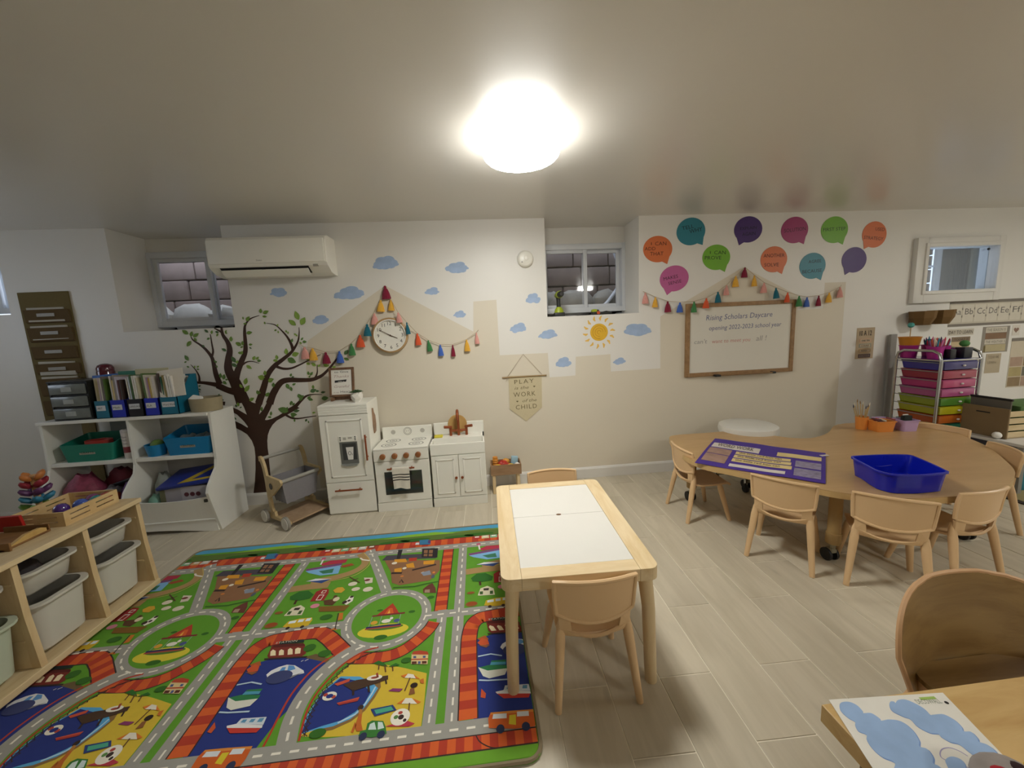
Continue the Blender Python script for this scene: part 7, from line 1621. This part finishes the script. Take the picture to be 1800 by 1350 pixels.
# slotted wooden tray with glass-like balls
PZ = 0.5505
wt = thing('slotted_tray', 'pale wooden tray with slotted sides on the pine unit', 'tray', (-2.06, 1.95, PZ))
twd = wood('birch_tray', 'd0b483', 'bf9f6c', 0.5, (10, 10, 10))
tx0, tx1, ty0, ty1, th_ = -2.18, -1.945, 1.822, 2.085, 0.068
b = MB(); b.box(tx0, tx1, ty0, ty1, PZ, PZ + 0.006); b.build('base_board', twd, wt)
def slotted(ax, c, a0, a1):
    """side board with two columns of two slots"""
    b = MB(); n = 2; L = a1 - a0
    zs = [PZ + 0.006, PZ + 0.020, PZ + 0.026, PZ + 0.044, PZ + 0.050, PZ + th_]
    us_ = [0, 0.10, 0.44, 0.56, 0.90, 1]
    for i in range(5):
        for j in range(5):
            if i in (1, 3) and j in (1, 3): continue
            u0, u1 = a0 + L * us_[i], a0 + L * us_[i + 1]
            if ax == 'x': b.box(c, c + 0.008, u0, u1, zs[j], zs[j + 1])
            else: b.box(u0, u1, c, c + 0.008, zs[j], zs[j + 1])
    b.build('side_board', twd, wt)
slotted('x', tx1 - 0.008, ty0, ty1); slotted('x', tx0, ty0, ty1); slotted('y', ty0, tx0 + 0.008, tx1 - 0.008); slotted('y', ty1 - 0.008, tx0 + 0.008, tx1 - 0.008)
for (x, y, col, lab) in ((-2.03, 1.985, '3a55a8', 'shiny blue ball in the slotted tray'), (-2.075, 1.94, '4a2c7a', 'shiny violet ball in the slotted tray'), (-1.99, 2.02, '1f7a7c', 'shiny teal ball in the slotted tray'), (-2.03, 2.045, '7a3a6a', 'shiny plum ball in the slotted tray'), (-1.978, 2.055, '9a2f28', 'shiny red ball in the slotted tray')):
    b = MB(); b.ball((x, y, PZ + 0.0365), 0.030, None, None, 18, 12); tag(b.build('ball', M('shiny_' + col, col, 0.12, vary=0.15, coat=0.6), None, True, base=(x, y, PZ + 0.0065)), lab, 'ball')
# rainbow leaf tree
tr3 = thing('leaf_tree_toy', 'wooden toy tree with rings of coloured leaves behind the slotted tray', 'toy', (-2.255, 2.02, PZ))
tx, ty = -2.255, 2.02
b = MB(); b.lathe([(0.03, 0), (0.03, 0.012), (0.012, 0.013), (0.012, 0.195), (0.009, 0.20)], (tx, ty, PZ), 12); b.build('trunk', wood('toy_trunk', 'b98e5a', 'a67b48', 0.5, (10, 10, 4)), tr3, True)
for lvl, (z, col, L) in enumerate(((0.022, '5d8a2a', 0.058), (0.062, '2f7a9a', 0.050), (0.102, '5a2f5f', 0.047), (0.140, '8a2433', 0.043), (0.176, 'b9743a', 0.040))):
    for k in range(4):
        a = 2 * PI * k / 4 + 0.5 + lvl * 0.25; d = Vector((math.cos(a), math.sin(a), 0)); s_ = Vector((-d.y, d.x, 0))
        c0 = Vector((tx, ty, PZ + z)) + d * 0.010
        b = MB(); rings = []
        for t, w in ((0.02, 0.006), (0.3, 0.018), (0.6, 0.021), (0.85, 0.013), (1.0, 0.002)):
            c = c0 + d * L * t + Vector((0, 0, 0.026 * t))
            rings.append([tuple(c + s_ * w * math.cos(q) + Vector((0, 0, 1)) * 0.016 * math.sin(q) * min(1, w / 0.014) ) for q in [2 * PI * i / 8 for i in range(8)]])
        b.loft(rings); b.build('leaf', M('leaf_' + col, col, 0.5, vary=0.15), tr3, True)
# red block house and wooden open toy at the very left
rt_ = thing('ramp_toy', 'open brown wooden toy with a red board at the left edge on the pine unit', 'toy', (-2.09, 1.70, PZ))
bw = wood('toy_brown_wood', '8a6438', '6f4c26', 0.5, (6, 12, 12)); bw2 = wood('toy_pale_wood', 'c9a868', 'b89454', 0.5, (6, 12, 12))
b = MB(); b.box(-2.20, -1.975, 1.62, 1.79, PZ, PZ + 0.010, 0.002); b.build('base_board', bw, rt_)
b = MB(); b.box(-2.20, -1.955, 1.62, 1.628, PZ, PZ + 0.036, 0.002); b.box(-2.16, -1.975, 1.783, 1.79, PZ + 0.010, PZ + 0.036, 0.002); b.build('wall_board', bw, rt_)
b = MB(); b.prism([(1.635, PZ + 0.010), (1.775, PZ + 0.010), (1.775, PZ + 0.024), (1.755, PZ + 0.034), (1.70, PZ + 0.034), (1.66, PZ + 0.02)], 'x', -1.99, -1.975); b.build('cut_side', bw2, rt_)
b = MB(); b.T = Matrix.Translation((-2.14, 1.80, PZ + 0.010)) @ Matrix.Rotation(0.15, 4, 'X'); b.box(-0.12, 0.055, -0.006, 0.006, 0.0, 0.075, 0.002); b.build('red_board', M('red_paint', 'a8201c', 0.4), rt_)
b = MB(); b.box(-2.30, -2.20, 1.68, 1.75, PZ, PZ + 0.05, 0.006); b.build('dark_block', bw, rt_)

# ================================================================ rolling drawer cart in the corner
CX0, CX1, CY0, CY1 = 3.622, 3.975, 2.66, 2.985
ct = thing('drawer_cart', 'chrome rolling cart with translucent rainbow drawers', 'cart', ((CX0 + CX1) / 2, (CY0 + CY1) / 2, 0))
for x in (CX0, CX1):
    b = MB(); P = [(x, CY0, 0.06), (x, CY0, 0.95), (x, CY0 + 0.015, 1.005), (x, CY0 + 0.06, 1.028), (x, CY1 - 0.06, 1.028), (x, CY1 - 0.015, 1.005), (x, CY1, 0.95), (x, CY1, 0.06)]
    b.tube(P, 0.0115, 10); b.build('side_hoop', chrome, ct, True)
for y in (CY0, CY1):
    
    for z in (0.952, 0.10): b = MB(); b.tube([(CX0, y, z), (CX1, y, z)], 0.008, 8); b.build('cross_rail', chrome, ct, True)
for x in (CX0, CX1):
    b = MB(); b.tube([(x, CY0, 0.952), (x, CY1, 0.952)], 0.007, 8); b.build('top_rail', chrome, ct, True)
    for y in (CY0, CY1):
        b = MB(); b.disc_x([(0.008, -0.010), (0.025, -0.009), (0.026, 0), (0.025, 0.009), (0.008, 0.010)], (x, y, 0.027), 16); b.tube([(x, y, 0.03), (x, y, 0.065)], 0.008, 8); b.build('caster', rubber, ct, True)
def clearcol(n, c): return M('drawer_' + n, c, 0.22, vary=0.08, scale=10, coat=0.4)
DR = [('navy', '241a86', '39356f'), ('crimson', '8e1233', '9a3a4f'), ('hot_pink', 'a82268', 'ad3f6c'), ('rose', 'a04a7d', 'a8527f'), ('lime', '86911f', '4c7a2c'), ('yellow', '9f9b10', 'a9a21c'), ('orange', 'a84a18', 'ad5a1e'), ('teal', '1d6e58', '2a7a62'), ('blue', '2450a0', '2450a0'), ('purple', '5a2c8a', '5a2c8a')]
z = 0.942
for i, (n, c, c2) in enumerate(DR):
    h = 0.0685; z0 = z - h
    b = MB(); rings = []
    o_ = rrect(CX0 + 0.020, CY0 + 0.006, CX1 - 0.020, CY1 - 0.02, 0.015); cxm, cym = (CX0 + CX1) / 2, (CY0 + CY1) / 2
    i_ = rrect(CX0 + 0.026, CY0 + 0.012, CX1 - 0.026, CY1 - 0.026, 0.012)
    k = lambda p, s: (cxm + (p[0] - cxm) * s, cym + (p[1] - cym) * s)
    b.loft([[(*k(p, 0.93), z0) for p in o_], [(*p, z - 0.004) for p in o_], [(*k(p, 1.02), z - 0.004) for p in o_], [(*k(p, 1.02), z) for p in o_], [(*p, z) for p in i_], [(*k(p, 0.93), z0 + 0.003) for p in i_]])
    d = b.build('drawer', clearcol(n, c), ct, True)
    b = MB(); b.box(CX0 + 0.03, CX1 - 0.03, CY0 - 0.004, CY0 + 0.012, z0 + 0.004, z - 0.006, 0.003); b.build('drawer_front', clearcol(n + '_front', c2), d, True)
    b = MB(); b.ball(((CX0 + CX1) / 2 + 0.02, CY0 - 0.010, z0 + 0.034), 0.013, 0.008, 0.008, 10, 6); b.build('knob', M('clear_knob', 'cfc9c6', 0.15, coat=0.5), d, True)
    for x in (CX0 + 0.012, CX1 - 0.012):
        b = MB(); b.box(x - 0.006, x + 0.006, CY0, CY1, z - 0.011, z - 0.006); b.build('runner', M('runner_grey', '8a8583', 0.4), ct)
    z -= 0.0725
CZ = 0.960
b = MB(); b.box(CX0 + 0.012, CX1 - 0.012, CY0 + 0.012, CY1 - 0.01, 0.945, CZ - 0.0008, 0.002); b.build('top_tray', clearcol('navy', '241a86'), ct)
def bucket(name, label, x, y, z, r0, r1, h, col, cat='bucket', n=18):
    t = thing(name, label, cat, (x, y, z))
    b = MB(); b.lathe([(r0, 0), (r1, h - 0.006), (r1 + 0.004, h - 0.006), (r1 + 0.004, h), (r1 - 0.004, h), (r0 - 0.004, 0.004), (0.0001, 0.004)], (x, y, z), n); b.build('body', M('bucket_' + col, col, 0.4), t, True); return t
bucket('pink_bucket', 'magenta bucket at the back left on the drawer cart', 3.69, 2.95, CZ, 0.05, 0.062, 0.105, 'a01a76')
bucket('orange_bucket', 'orange yellow bucket stacked in the back left magenta bucket', 3.69, 2.95, CZ + 0.05, 0.052, 0.072, 0.125, 'c07c14')
tt_ = thing('teal_pom_wand', 'teal pom-pom on a stick rising from the orange bucket', 'toy', (3.70, 2.97, CZ + 0.06))
b = MB(); b.tube([(3.70, 2.96, CZ + 0.06), (3.665, 2.93, CZ + 0.265)], 0.003, 6); b.build('stick', brush_w, tt_)
b = MB(); b.ball((3.662, 2.928, CZ + 0.275), 0.022); b.build('pom_pom', M('teal_pom', '4f9a94', 0.95, vary=0.2, scale=80, bump=0.5), tt_, True)
for i, (x, y, col, lab) in enumerate(((3.69, 2.76, 'a81a80', 'magenta pencil bucket at the front left on the drawer cart'), (3.80, 2.80, 'a81a80', 'magenta marker bucket in the middle of the drawer cart'), (3.86, 2.93, 'a01a76', 'magenta tub at the back right on the drawer cart'))):
    bucket('pencil_bucket', lab, x, y, CZ, 0.042, 0.052, 0.10, col)
    for k in range(9):
        a = 2.4 * k; r = 0.012 + 0.02 * (k % 3) / 2; c_ = ('c23a4a', '7a2a6a', 'd06a9a', 'd8c8b0', '9a2a3a', '4a2a5a', 'c9502c', '2a7a9a', 'b3203a')[(k + i * 2) % 9]
        x1, y1 = x + r * math.cos(a), y + r * math.sin(a)
        b = MB(); b.tube([(x1 * 0.4 + x * 0.6, y1 * 0.4 + y * 0.6, CZ + 0.006), (x1 + 0.012 * math.cos(a), y1 + 0.012 * math.sin(a), CZ + 0.125 + 0.010 * (k % 4)), (x1 + 0.014 * math.cos(a), y1 + 0.014 * math.sin(a), CZ + 0.142 + 0.010 * (k % 4))], [0.005, 0.006, 0.0015], 6)
        tag(b.build('marker', M('marker_' + c_, c_, 0.4), None, True, base=(x1, y1, CZ + 0.006)), {'c23a4a': 'red', '7a2a6a': 'plum', 'd06a9a': 'pink', 'd8c8b0': 'cream', '9a2a3a': 'dark red', '4a2a5a': 'violet', 'c9502c': 'orange', '2a7a9a': 'blue', 'b3203a': 'crimson'}[c_] + ' marker standing in the ' + lab.split(' on the')[0].split(' of the')[0], 'marker', 'markers in the ' + lab.split(' on the')[0])
for (x, y, w, d, h, col, lab) in ((3.765, 2.715, 0.05, 0.05, 0.075, '17151a', 'small black box at the front of the drawer cart top'), (3.895, 2.72, 0.075, 0.065, 0.085, '1c2026', 'dark square pot at the front right of the drawer cart top')):
    b = MB(); b.box(x - w / 2, x + w / 2, y - d / 2, y + d / 2, CZ, CZ + h, 0.005); tag(b.build('black_box', M('box_' + col, col, 0.4), None, True, base=(x, y, CZ)), lab, 'box')
for (x, y, r, col, lab) in ((3.895, 2.72, 0.03, '3f7a3a', 'green clay ball on the dark square pot'), (3.86, 2.93, 0.035, '1f6f8c', 'blue clay ball in the back right magenta tub'), (3.90, 2.90, 0.025, '4a8a3c', 'small green clay ball in the back right magenta tub')):
    b = MB(); b.ball((x, y, CZ + 0.085 + r if x < 3.87 or y < 2.8 else CZ + 0.10 + r), r, None, r * 0.9); z_ = CZ + 0.085 if y < 2.8 else CZ + 0.1
    tag(b.build('clay_ball', M('clay_' + col, col, 0.7), None, True, base=(x, y, z_)), lab, 'clay')
b = MB(); b.box(3.778, 3.84, 3.172, 3.195, 0.0, 1.15, 0.004); tag(b.build('grey_panel', M('panel_grey', '918d86', 0.6), None, base=(3.81, 3.183, 0)), 'narrow grey panel standing against the wall behind the drawer cart', 'sheet')  # plain panel added for an unidentified grey strip beside the cart

# ---------------------------------------------------------------- low white table with a slatted crate at the right edge
wt2 = thing('white_side_table', 'low white table under the slatted crate at the right edge', 'table', (4.25, 2.45, 0))
b = MB(); b.box(3.80, 4.75, 2.25, 2.75, 0.352, 0.375, 0.003); b.build('tabletop', M('table_white', 'c9c5be', 0.4), wt2)
for x in (3.83, 4.70):
    for y in (2.28, 2.70): b = MB(); b.box(x - 0.016, x + 0.016, y - 0.016, y + 0.016, 0, 0.352, 0.002); b.build('leg', M('table_leg_grey', '8c8983', 0.4), wt2)
wc = thing('slatted_crate', 'pale slatted wooden crate with a brown cardboard end at the right edge', 'crate', (4.15, 2.52, 0.3755))
pal = wood('pale_crate_wood', 'cbb791', 'bba478', 0.6, (3, 20, 20)); card = M('brown_cardboard', '7c6646', 0.85, vary=0.06)
for i in range(4):
    z = 0.385 + 0.052 * i
    b = MB(); b.box(3.868, 4.45, 2.39, 2.398, z, z + 0.042, 0.002); b.build('slat', pal, wc)
    b = MB(); b.box(3.868, 4.45, 2.652, 2.66, z, z + 0.042, 0.002); b.build('slat', pal, wc)
b = MB(); b.box(3.855, 3.866, 2.385, 2.665, 0.376, 0.602, 0.002); ce = b.build('cardboard_end', card, wc)
b = MB(); b.box(3.853, 3.8552, 2.49, 2.57, 0.553, 0.562); b.build('hand_slot', black, ce)
b = MB(); b.box(4.452, 4.463, 2.39, 2.66, 0.376, 0.59); b.build('end_board', pal, wc)
b = MB(); b.box(3.867, 4.451, 2.398, 2.652, 0.376, 0.383); b.build('base_board', pal, wc)
b = MB(); b.box(3.90, 3.912, 2.41, 2.645, 0.384, 0.655, 0.004); tag(b.build('folder', M('grey_folder', '5f5a50', 0.7), None, base=(3.9, 2.52, 0.384)), 'grey file folder with black top standing in the slatted crate', 'folder')
b = MB(); b.box(3.898, 3.914, 2.405, 2.65, 0.655, 0.672, 0.004); tag(b.build('folder_rail', black, None, base=(3.9, 2.52, 0.655)), 'black hanging rail on the grey file folder', 'rail')
b = MB(); b.box(3.99, 4.40, 2.41, 2.64, 0.384, 0.612, 0.01); tag(b.build('green_binder', M('green_binder', '4c6a34', 0.7, vary=0.2), None, True, base=(4.2, 2.52, 0.384)), 'green binder block lying inside the slatted crate', 'binder')
b = MB(); b.ball((3.83, 2.42, 0.3755 + 0.026), 0.026); tag(b.build('white_ball', M('cup_white', 'e4e2dc'), None, True, base=(3.83, 2.42, 0.3755)), 'small white ball in front of the slatted crate', 'ball')
b = MB(); b.box(3.90, 4.40, 2.30, 2.68, 0.0, 0.20, 0.02); tag(b.build('teal_box', M('teal_box', '2f7f92', 0.5), None, True, base=(4.15, 2.5, 0)), 'teal storage box on the floor under the low white table', 'box')
b = MB(); b.box(3.94, 4.34, 2.32, 2.66, 0.2008, 0.33, 0.01); tag(b.build('grey_box', M('grey_lidded_box', '70707a', 0.5), None, True, base=(4.15, 2.5, 0.2008)), 'grey box on top of the teal storage box', 'box')
mr = thing('round_mat', 'olive mat with a dark border at the right edge of the floor', 'mat', (4.6, 2.3, 0))
P = rrect(3.66, 1.55, 5.4, 2.36, 0.18, 8); Pi = rrect(3.70, 1.59, 5.36, 2.32, 0.15, 8)
b = MB(); b.prism(P, 'z', 0.0005, 0.008); b.build('border', M('mat_dark', '2c221c', 0.9), mr)
b = MB(); b.prism(Pi, 'z', 0.0081, 0.0095); b.build('field', M('mat_olive', '867c55', 0.95, vary=0.12), mr)

# ================================================================ near table with sticker sheet, plywood chair
nt_ = thing('oak_table', 'thick oak table top at the lower right corner', 'table', (1.3, 0.3, 0))
oak = wood('oak_top', 'c9a870', 'b69158', 0.4, (3, 16, 16), knots=0.35); oak_e = wood('oak_edge', '8a6a42', '6f5230', 0.5, (8, 3, 22))
NX0, NY1, NZ = 0.708, 0.668, 0.500
b = MB(); b.box(NX0, 1.95, -0.35, NY1, NZ - 0.042, NZ, 0.002); b.build('tabletop', oak, nt_)
for (x, y) in ((NX0 + 0.07, NY1 - 0.07), (1.88, NY1 - 0.07), (NX0 + 0.07, -0.28), (1.88, -0.28)): b = MB(); b.box(x - 0.022, x + 0.022, y - 0.022, y + 0.022, 0, NZ - 0.042, 0.003); b.build('leg', oak_e, nt_)
pc = thing('plywood_chair', 'bent plywood chair with wide rounded back beyond the oak table', 'chair', (1.40, 0.98, 0))
pw1 = wood('plywood_face', '9a7c4c', '84663c', 0.35, (3, 20, 20)); pw_e = M('plywood_edge', 'c99f74', 0.5, vary=0.05)
bcx, bw_ = 1.40, 0.27
def back_pt(u, v):
    """u -1..1 across, v 0..1 up the shell"""
    w = bw_ * (0.86 + 0.14 * min(1, v * 2.2)); 
    return (bcx + u * w, 0.905 + 0.035 * v - 0.075 * u * u, 0.24 + 0.315 * v)
nU, nV = 28, 16
b = MB(); F = []; Bk = []
def sup(u, v):
    """squash the square into a rounded outline"""
    e = 2.9
    if v > 0.45:
        t = (v - 0.45) / 0.55; lim = (1 - t ** e) ** (1 / e) if t < 1 else 0.0
        return u * max(lim, 0.30 if v >= 1 else lim), v
    return u * (0.90 + 0.10 * v / 0.45), v
for i in range(nV + 1):
    v = 1 - (1 - i / nV) ** 1.6
    r0, r1 = [], []
    for j in range(nU + 1):
        u = -1 + 2 * j / nU; uu, vv = sup(u, v); p = back_pt(uu, vv)
        r0.append(p); r1.append((p[0], p[1] + 0.011, p[2]))
    F.append(r0); Bk.append(r1)
b.loft([a + c[::-1] for a, c in zip(F, Bk)])
bk = b.build('back_shell', pw1, pc, True)
path = [F[i][0] for i in range(nV + 1)] + F[nV][1:-1] + [F[i][nU] for i in range(nV, -1, -1)]
b = MB(); b.tube([(p[0], p[1] + 0.0055, p[2]) for p in path], 0.0068, 6); b.build('edge_band', pw_e, bk, True)
b = MB(); b.prism(rrect(bcx - 0.19, 0.62, bcx + 0.19, 0.90, 0.06), 'z', 0.288, 0.302); b.build('seat', pw1, pc)
for sx in (-1, 1):
    b = MB(); b.tube([(bcx + sx * 0.16, 0.66, 0.288), (bcx + sx * 0.19, 0.63, 0.0)], [0.017, 0.013], 10); b.build('leg', pw_e, pc, True)
    b = MB(); b.tube([(bcx + sx * 0.16, 0.86, 0.288), (bcx + sx * 0.19, 0.95, 0.0)], [0.017, 0.013], 10); b.build('leg', pw_e, pc, True)
# sheet of cloud stickers
sh_ = thing('sticker_sheet', 'white sheet of large blue cloud stickers lying on the oak table', 'sheet', (0.85, 0.6, NZ))
A_ = [(.732,.674),(.990,.656)]
D_ = (.951,.526)
ux = (A_[1][0] - A_[0][0], A_[1][1] - A_[0][1]); vx = (D_[0] - A_[1][0], D_[1] - A_[1][1]); lv_ = math.hypot(*vx); vx = (vx[0] / lv_ * 0.36, vx[1] / lv_ * 0.36)
def sp2(u, v): return (A_[0][0] + ux[0] * u + vx[0] * v, A_[0][1] + ux[1] * u + vx[1] * v)
b = MB(); b.prism([sp2(0, 0), sp2(1, 0), sp2(1, 1), sp2(0, 1)], 'z', NZ + 0.0006, NZ + 0.0016); b.build('paper', M('sticker_paper', 'dedad0', 0.45), sh_)
cb = M('sticker_cloud_blue', '93aed2', 0.45, vary=0.22, scale=16); cb2 = M('sticker_cloud_edge', '7391c4', 0.45, vary=0.1)
def cl_sheet(pts_, name):
    P = spl(pts_, 5, True); mx_ = sum(p[0] for p in P) / len(P); my_ = sum(p[1] for p in P) / len(P)
    b = MB(); b.flat(P, floorf(NZ + 0.0018)); o = b.build(name + '_edge', cb2, sh_)
    b = MB(); b.flat([(p[0] + (mx_ - p[0]) * 0.02 , p[1] + (my_ - p[1]) * 0.02 + 0.0015) for p in P], floorf(NZ + 0.0020)); b.build(name, cb, sh_)
cl_sheet([(.748,.663),(.768,.664),(.779,.655),(.779,.642),(.776,.637),(.792,.635),(.798,.624),(.797,.618),(.816,.618),(.836,.611),(.839,.593),(.830,.574),(.819,.564),(.828,.558),(.822,.544),(.811,.535),(.816,.529),(.810,.517),(.717,.524),(.741,.544),(.729,.556),(.725,.570),(.729,.587),(.739,.597),(.730,.605),(.734,.616),(.741,.623),(.735,.632),(.734,.648)], 'cloud')
cl_sheet([(.856,.652),(.864,.651),(.864,.648),(.876,.653),(.893,.652),(.904,.642),(.910,.629),(.908,.616),(.914,.615),(.936,.613),(.944,.600),(.941,.586),(.935,.578),(.948,.575),(.945,.563),(.940,.557),(.949,.550),(.949,.539),(.936,.519),(.908,.523),(.898,.542),(.896,.558),(.884,.564),(.878,.575),(.880,.580),(.865,.584),(.855,.598),(.857,.613),(.849,.619),(.839,.632),(.844,.643)], 'cloud')
b = MB(); b.flat(ribbon(spl([(.866,.523),(.840,.539),(.838,.547),(.853,.556),(.871,.557),(.882,.550),(.887,.540)], 5), 0.0016), floorf(NZ + 0.0019)); b.build('cloud_outline', M('lilac_line', '9a93b8', 0.6), sh_)
cl_sheet([(.840,.539),(.857,.542),(.868,.536),(.864,.526),(.849,.517),(.827,.520),(.832,.532)], 'cloud')
b = MB(); b.flat(ribbon([(.926,.650),(.961,.648)], 0.006), floorf(NZ + 0.0019)); b.build('green_bar', M('green_bar', '9ab85a', 0.6), sh_)
q0 = [(.910,.640),(.962,.635)]
b = MB(); put_text(b, 'DECOWALL', lambda q: (q[0], q[1], NZ + 0.0019), q0[0][0], q0[0][1], 0.010, math.hypot(q0[1][0] - q0[0][0], q0[1][1] - q0[0][1]), math.atan2(q0[1][1] - q0[0][1], q0[1][0] - q0[0][0]))
b.build('lettering', M('grey_green_print', '7b8572', 0.6), sh_)
b = MB(); b.flat(ell(*(.971,.635), 0.004, 0.0035), floorf(NZ + 0.0019)); b.build('dot', ink, sh_)
# soft grey toy with red and yellow at the corner of the picture
sy_ = thing('soft_toy', 'grey soft toy with red and yellow parts lying on the sticker sheet', 'toy', (0.905, 0.53, NZ + 0.002))
q = (.877,.480)
b = MB(); b.ball((q[0], q[1], NZ + 0.030), 0.052, 0.042, 0.028, 16, 10); b.build('body', M('grey_plush', '8e8580', 0.95, vary=0.12, scale=60, bump=0.3), sy_, True)
b = MB(); b.ball((q[0] - 0.018, q[1] - 0.006, NZ + 0.036), 0.024, 0.024, 0.025, 12, 8); b.build('red_ear', M('plush_red', '9a1420', 0.9), sy_, True)
b = MB(); b.ball((q[0] + 0.016, q[1] - 0.004, NZ + 0.038), 0.020, 0.022, 0.024, 12, 8); b.build('dark_patch', M('plush_dark', '2a1014', 0.9), sy_, True)
b = MB(); b.tube(spl([(q[0] + 0.030, q[1] - 0.02, NZ + 0.04), (q[0] + 0.05, q[1] + 0.004, NZ + 0.045), (q[0] + 0.075, q[1] + 0.012, NZ + 0.03)]), 0.009, 8); b.build('yellow_band', M('plush_yellow', 'c2a01e', 0.8), sy_, True)

# ---------------------------------------------------------------- tools on the sill of the middle window
WZ = 1.4485
lime = M('lime_plastic', 'a8b82a', 0.4); dkg = M('dark_grey_plastic', '2a2b29', 0.45)
dl = thing('cordless_drill', 'lime and black cordless drill standing upright on the middle window sill', 'drill', (0.715, 3.29, WZ))
dxx, dyy = 0.715, 3.29
b = MB(); b.box(dxx - 0.044, dxx + 0.044, dyy - 0.04, dyy + 0.04, WZ, WZ + 0.035, 0.006); b.build('battery', dkg, dl, True)
b = MB(); b.loft([[(dxx + x * 0.042, dyy + y * 0.036, WZ + 0.035) for x, y in ell(0, 0, 1, 1, 12)], [(dxx + x * 0.036, dyy + y * 0.032, WZ + 0.06) for x, y in ell(0, 0, 1, 1, 12)], [(dxx + x * 0.020, dyy + y * 0.022, WZ + 0.082) for x, y in ell(0, 0, 1, 1, 12)]]); b.build('foot', lime, dl, True)
b = MB(); b.tube([(dxx, dyy, WZ + 0.075), (dxx - 0.002, dyy, WZ + 0.12), (dxx - 0.003, dyy, WZ + 0.165)], [0.019, 0.017, 0.020], 12); b.build('grip', dkg, dl, True)
b = MB(); b.tube([(dxx + 0.004, dyy + 0.065, WZ + 0.185), (dxx + 0.002, dyy + 0.02, WZ + 0.185), (dxx, dyy - 0.05, WZ + 0.185)], [0.028, 0.031, 0.030], 16); b.build('motor_housing', lime, dl, True)
b = MB(); b.tube([(dxx, dyy - 0.048, WZ + 0.184), (dxx, dyy - 0.10, WZ + 0.184), (dxx, dyy - 0.115, WZ + 0.184)], [0.026, 0.024, 0.014], 14); b.build('chuck', dkg, dl, True)
kf = thing('putty_knife', 'flat tool with pale wooden handle lying on the middle window sill', 'tool', (0.87, 3.33, WZ), rz=0.0)
b = MB(); b.T = Matrix.Translation((0.885, 3.33, WZ + 0.012)) @ Matrix.Rotation(-0.55, 4, 'Z'); b.tube([(0.0, 0, 0), (0.06, 0, 0.002), (0.135, 0, 0)], [0.009, 0.012, 0.010], 10)
o = b.build('handle', M('pale_handle', '9a8a6a', 0.6), kf, True); o.location = -Vector(kf.location)
b = MB(); b.T = Matrix.Translation((0.885, 3.33, WZ + 0.012)) @ Matrix.Rotation(-0.55, 4, 'Z'); b.box(-0.11, 0.005, -0.022, 0.022, -0.0015, 0.0015); o = b.build('blade', M('dull_steel', '6d6b66', 0.35, metal=0.8), kf); o.location = -Vector(kf.location)
tm = thing('tape_measure', 'small lime and orange tool in the middle of the middle window sill', 'tool', (1.045, 3.33, WZ))
b = MB(); b.box(1.015, 1.08, 3.30, 3.36, WZ, WZ + 0.048, 0.012); b.build('case', dkg, tm, True)
b = MB(); b.box(1.012, 1.06, 3.296, 3.345, WZ + 0.026, WZ + 0.052, 0.010); b.build('lime_cover', lime, tm, True)
b = MB(); b.disc_y([(0.014, 0), (0.014, -0.006), (0.0001, -0.007)], (1.068, 3.30, WZ + 0.02), 14); b.build('orange_cap', M('orange_cap', 'c9562a', 0.5), tm, True)
b = MB(); b.tube([(1.10, 3.34, WZ + 0.014), (1.15, 3.335, WZ + 0.018), (1.20, 3.345, WZ + 0.014)], [0.010, 0.018, 0.013], 10); b.box(1.085, 1.11, 3.33, 3.35, WZ, WZ + 0.02, 0.004); tag(b.build('black_clamp', dkg, None, True, base=(1.15, 3.34, WZ)), 'small black clamp at the right end of the middle window sill', 'tool')
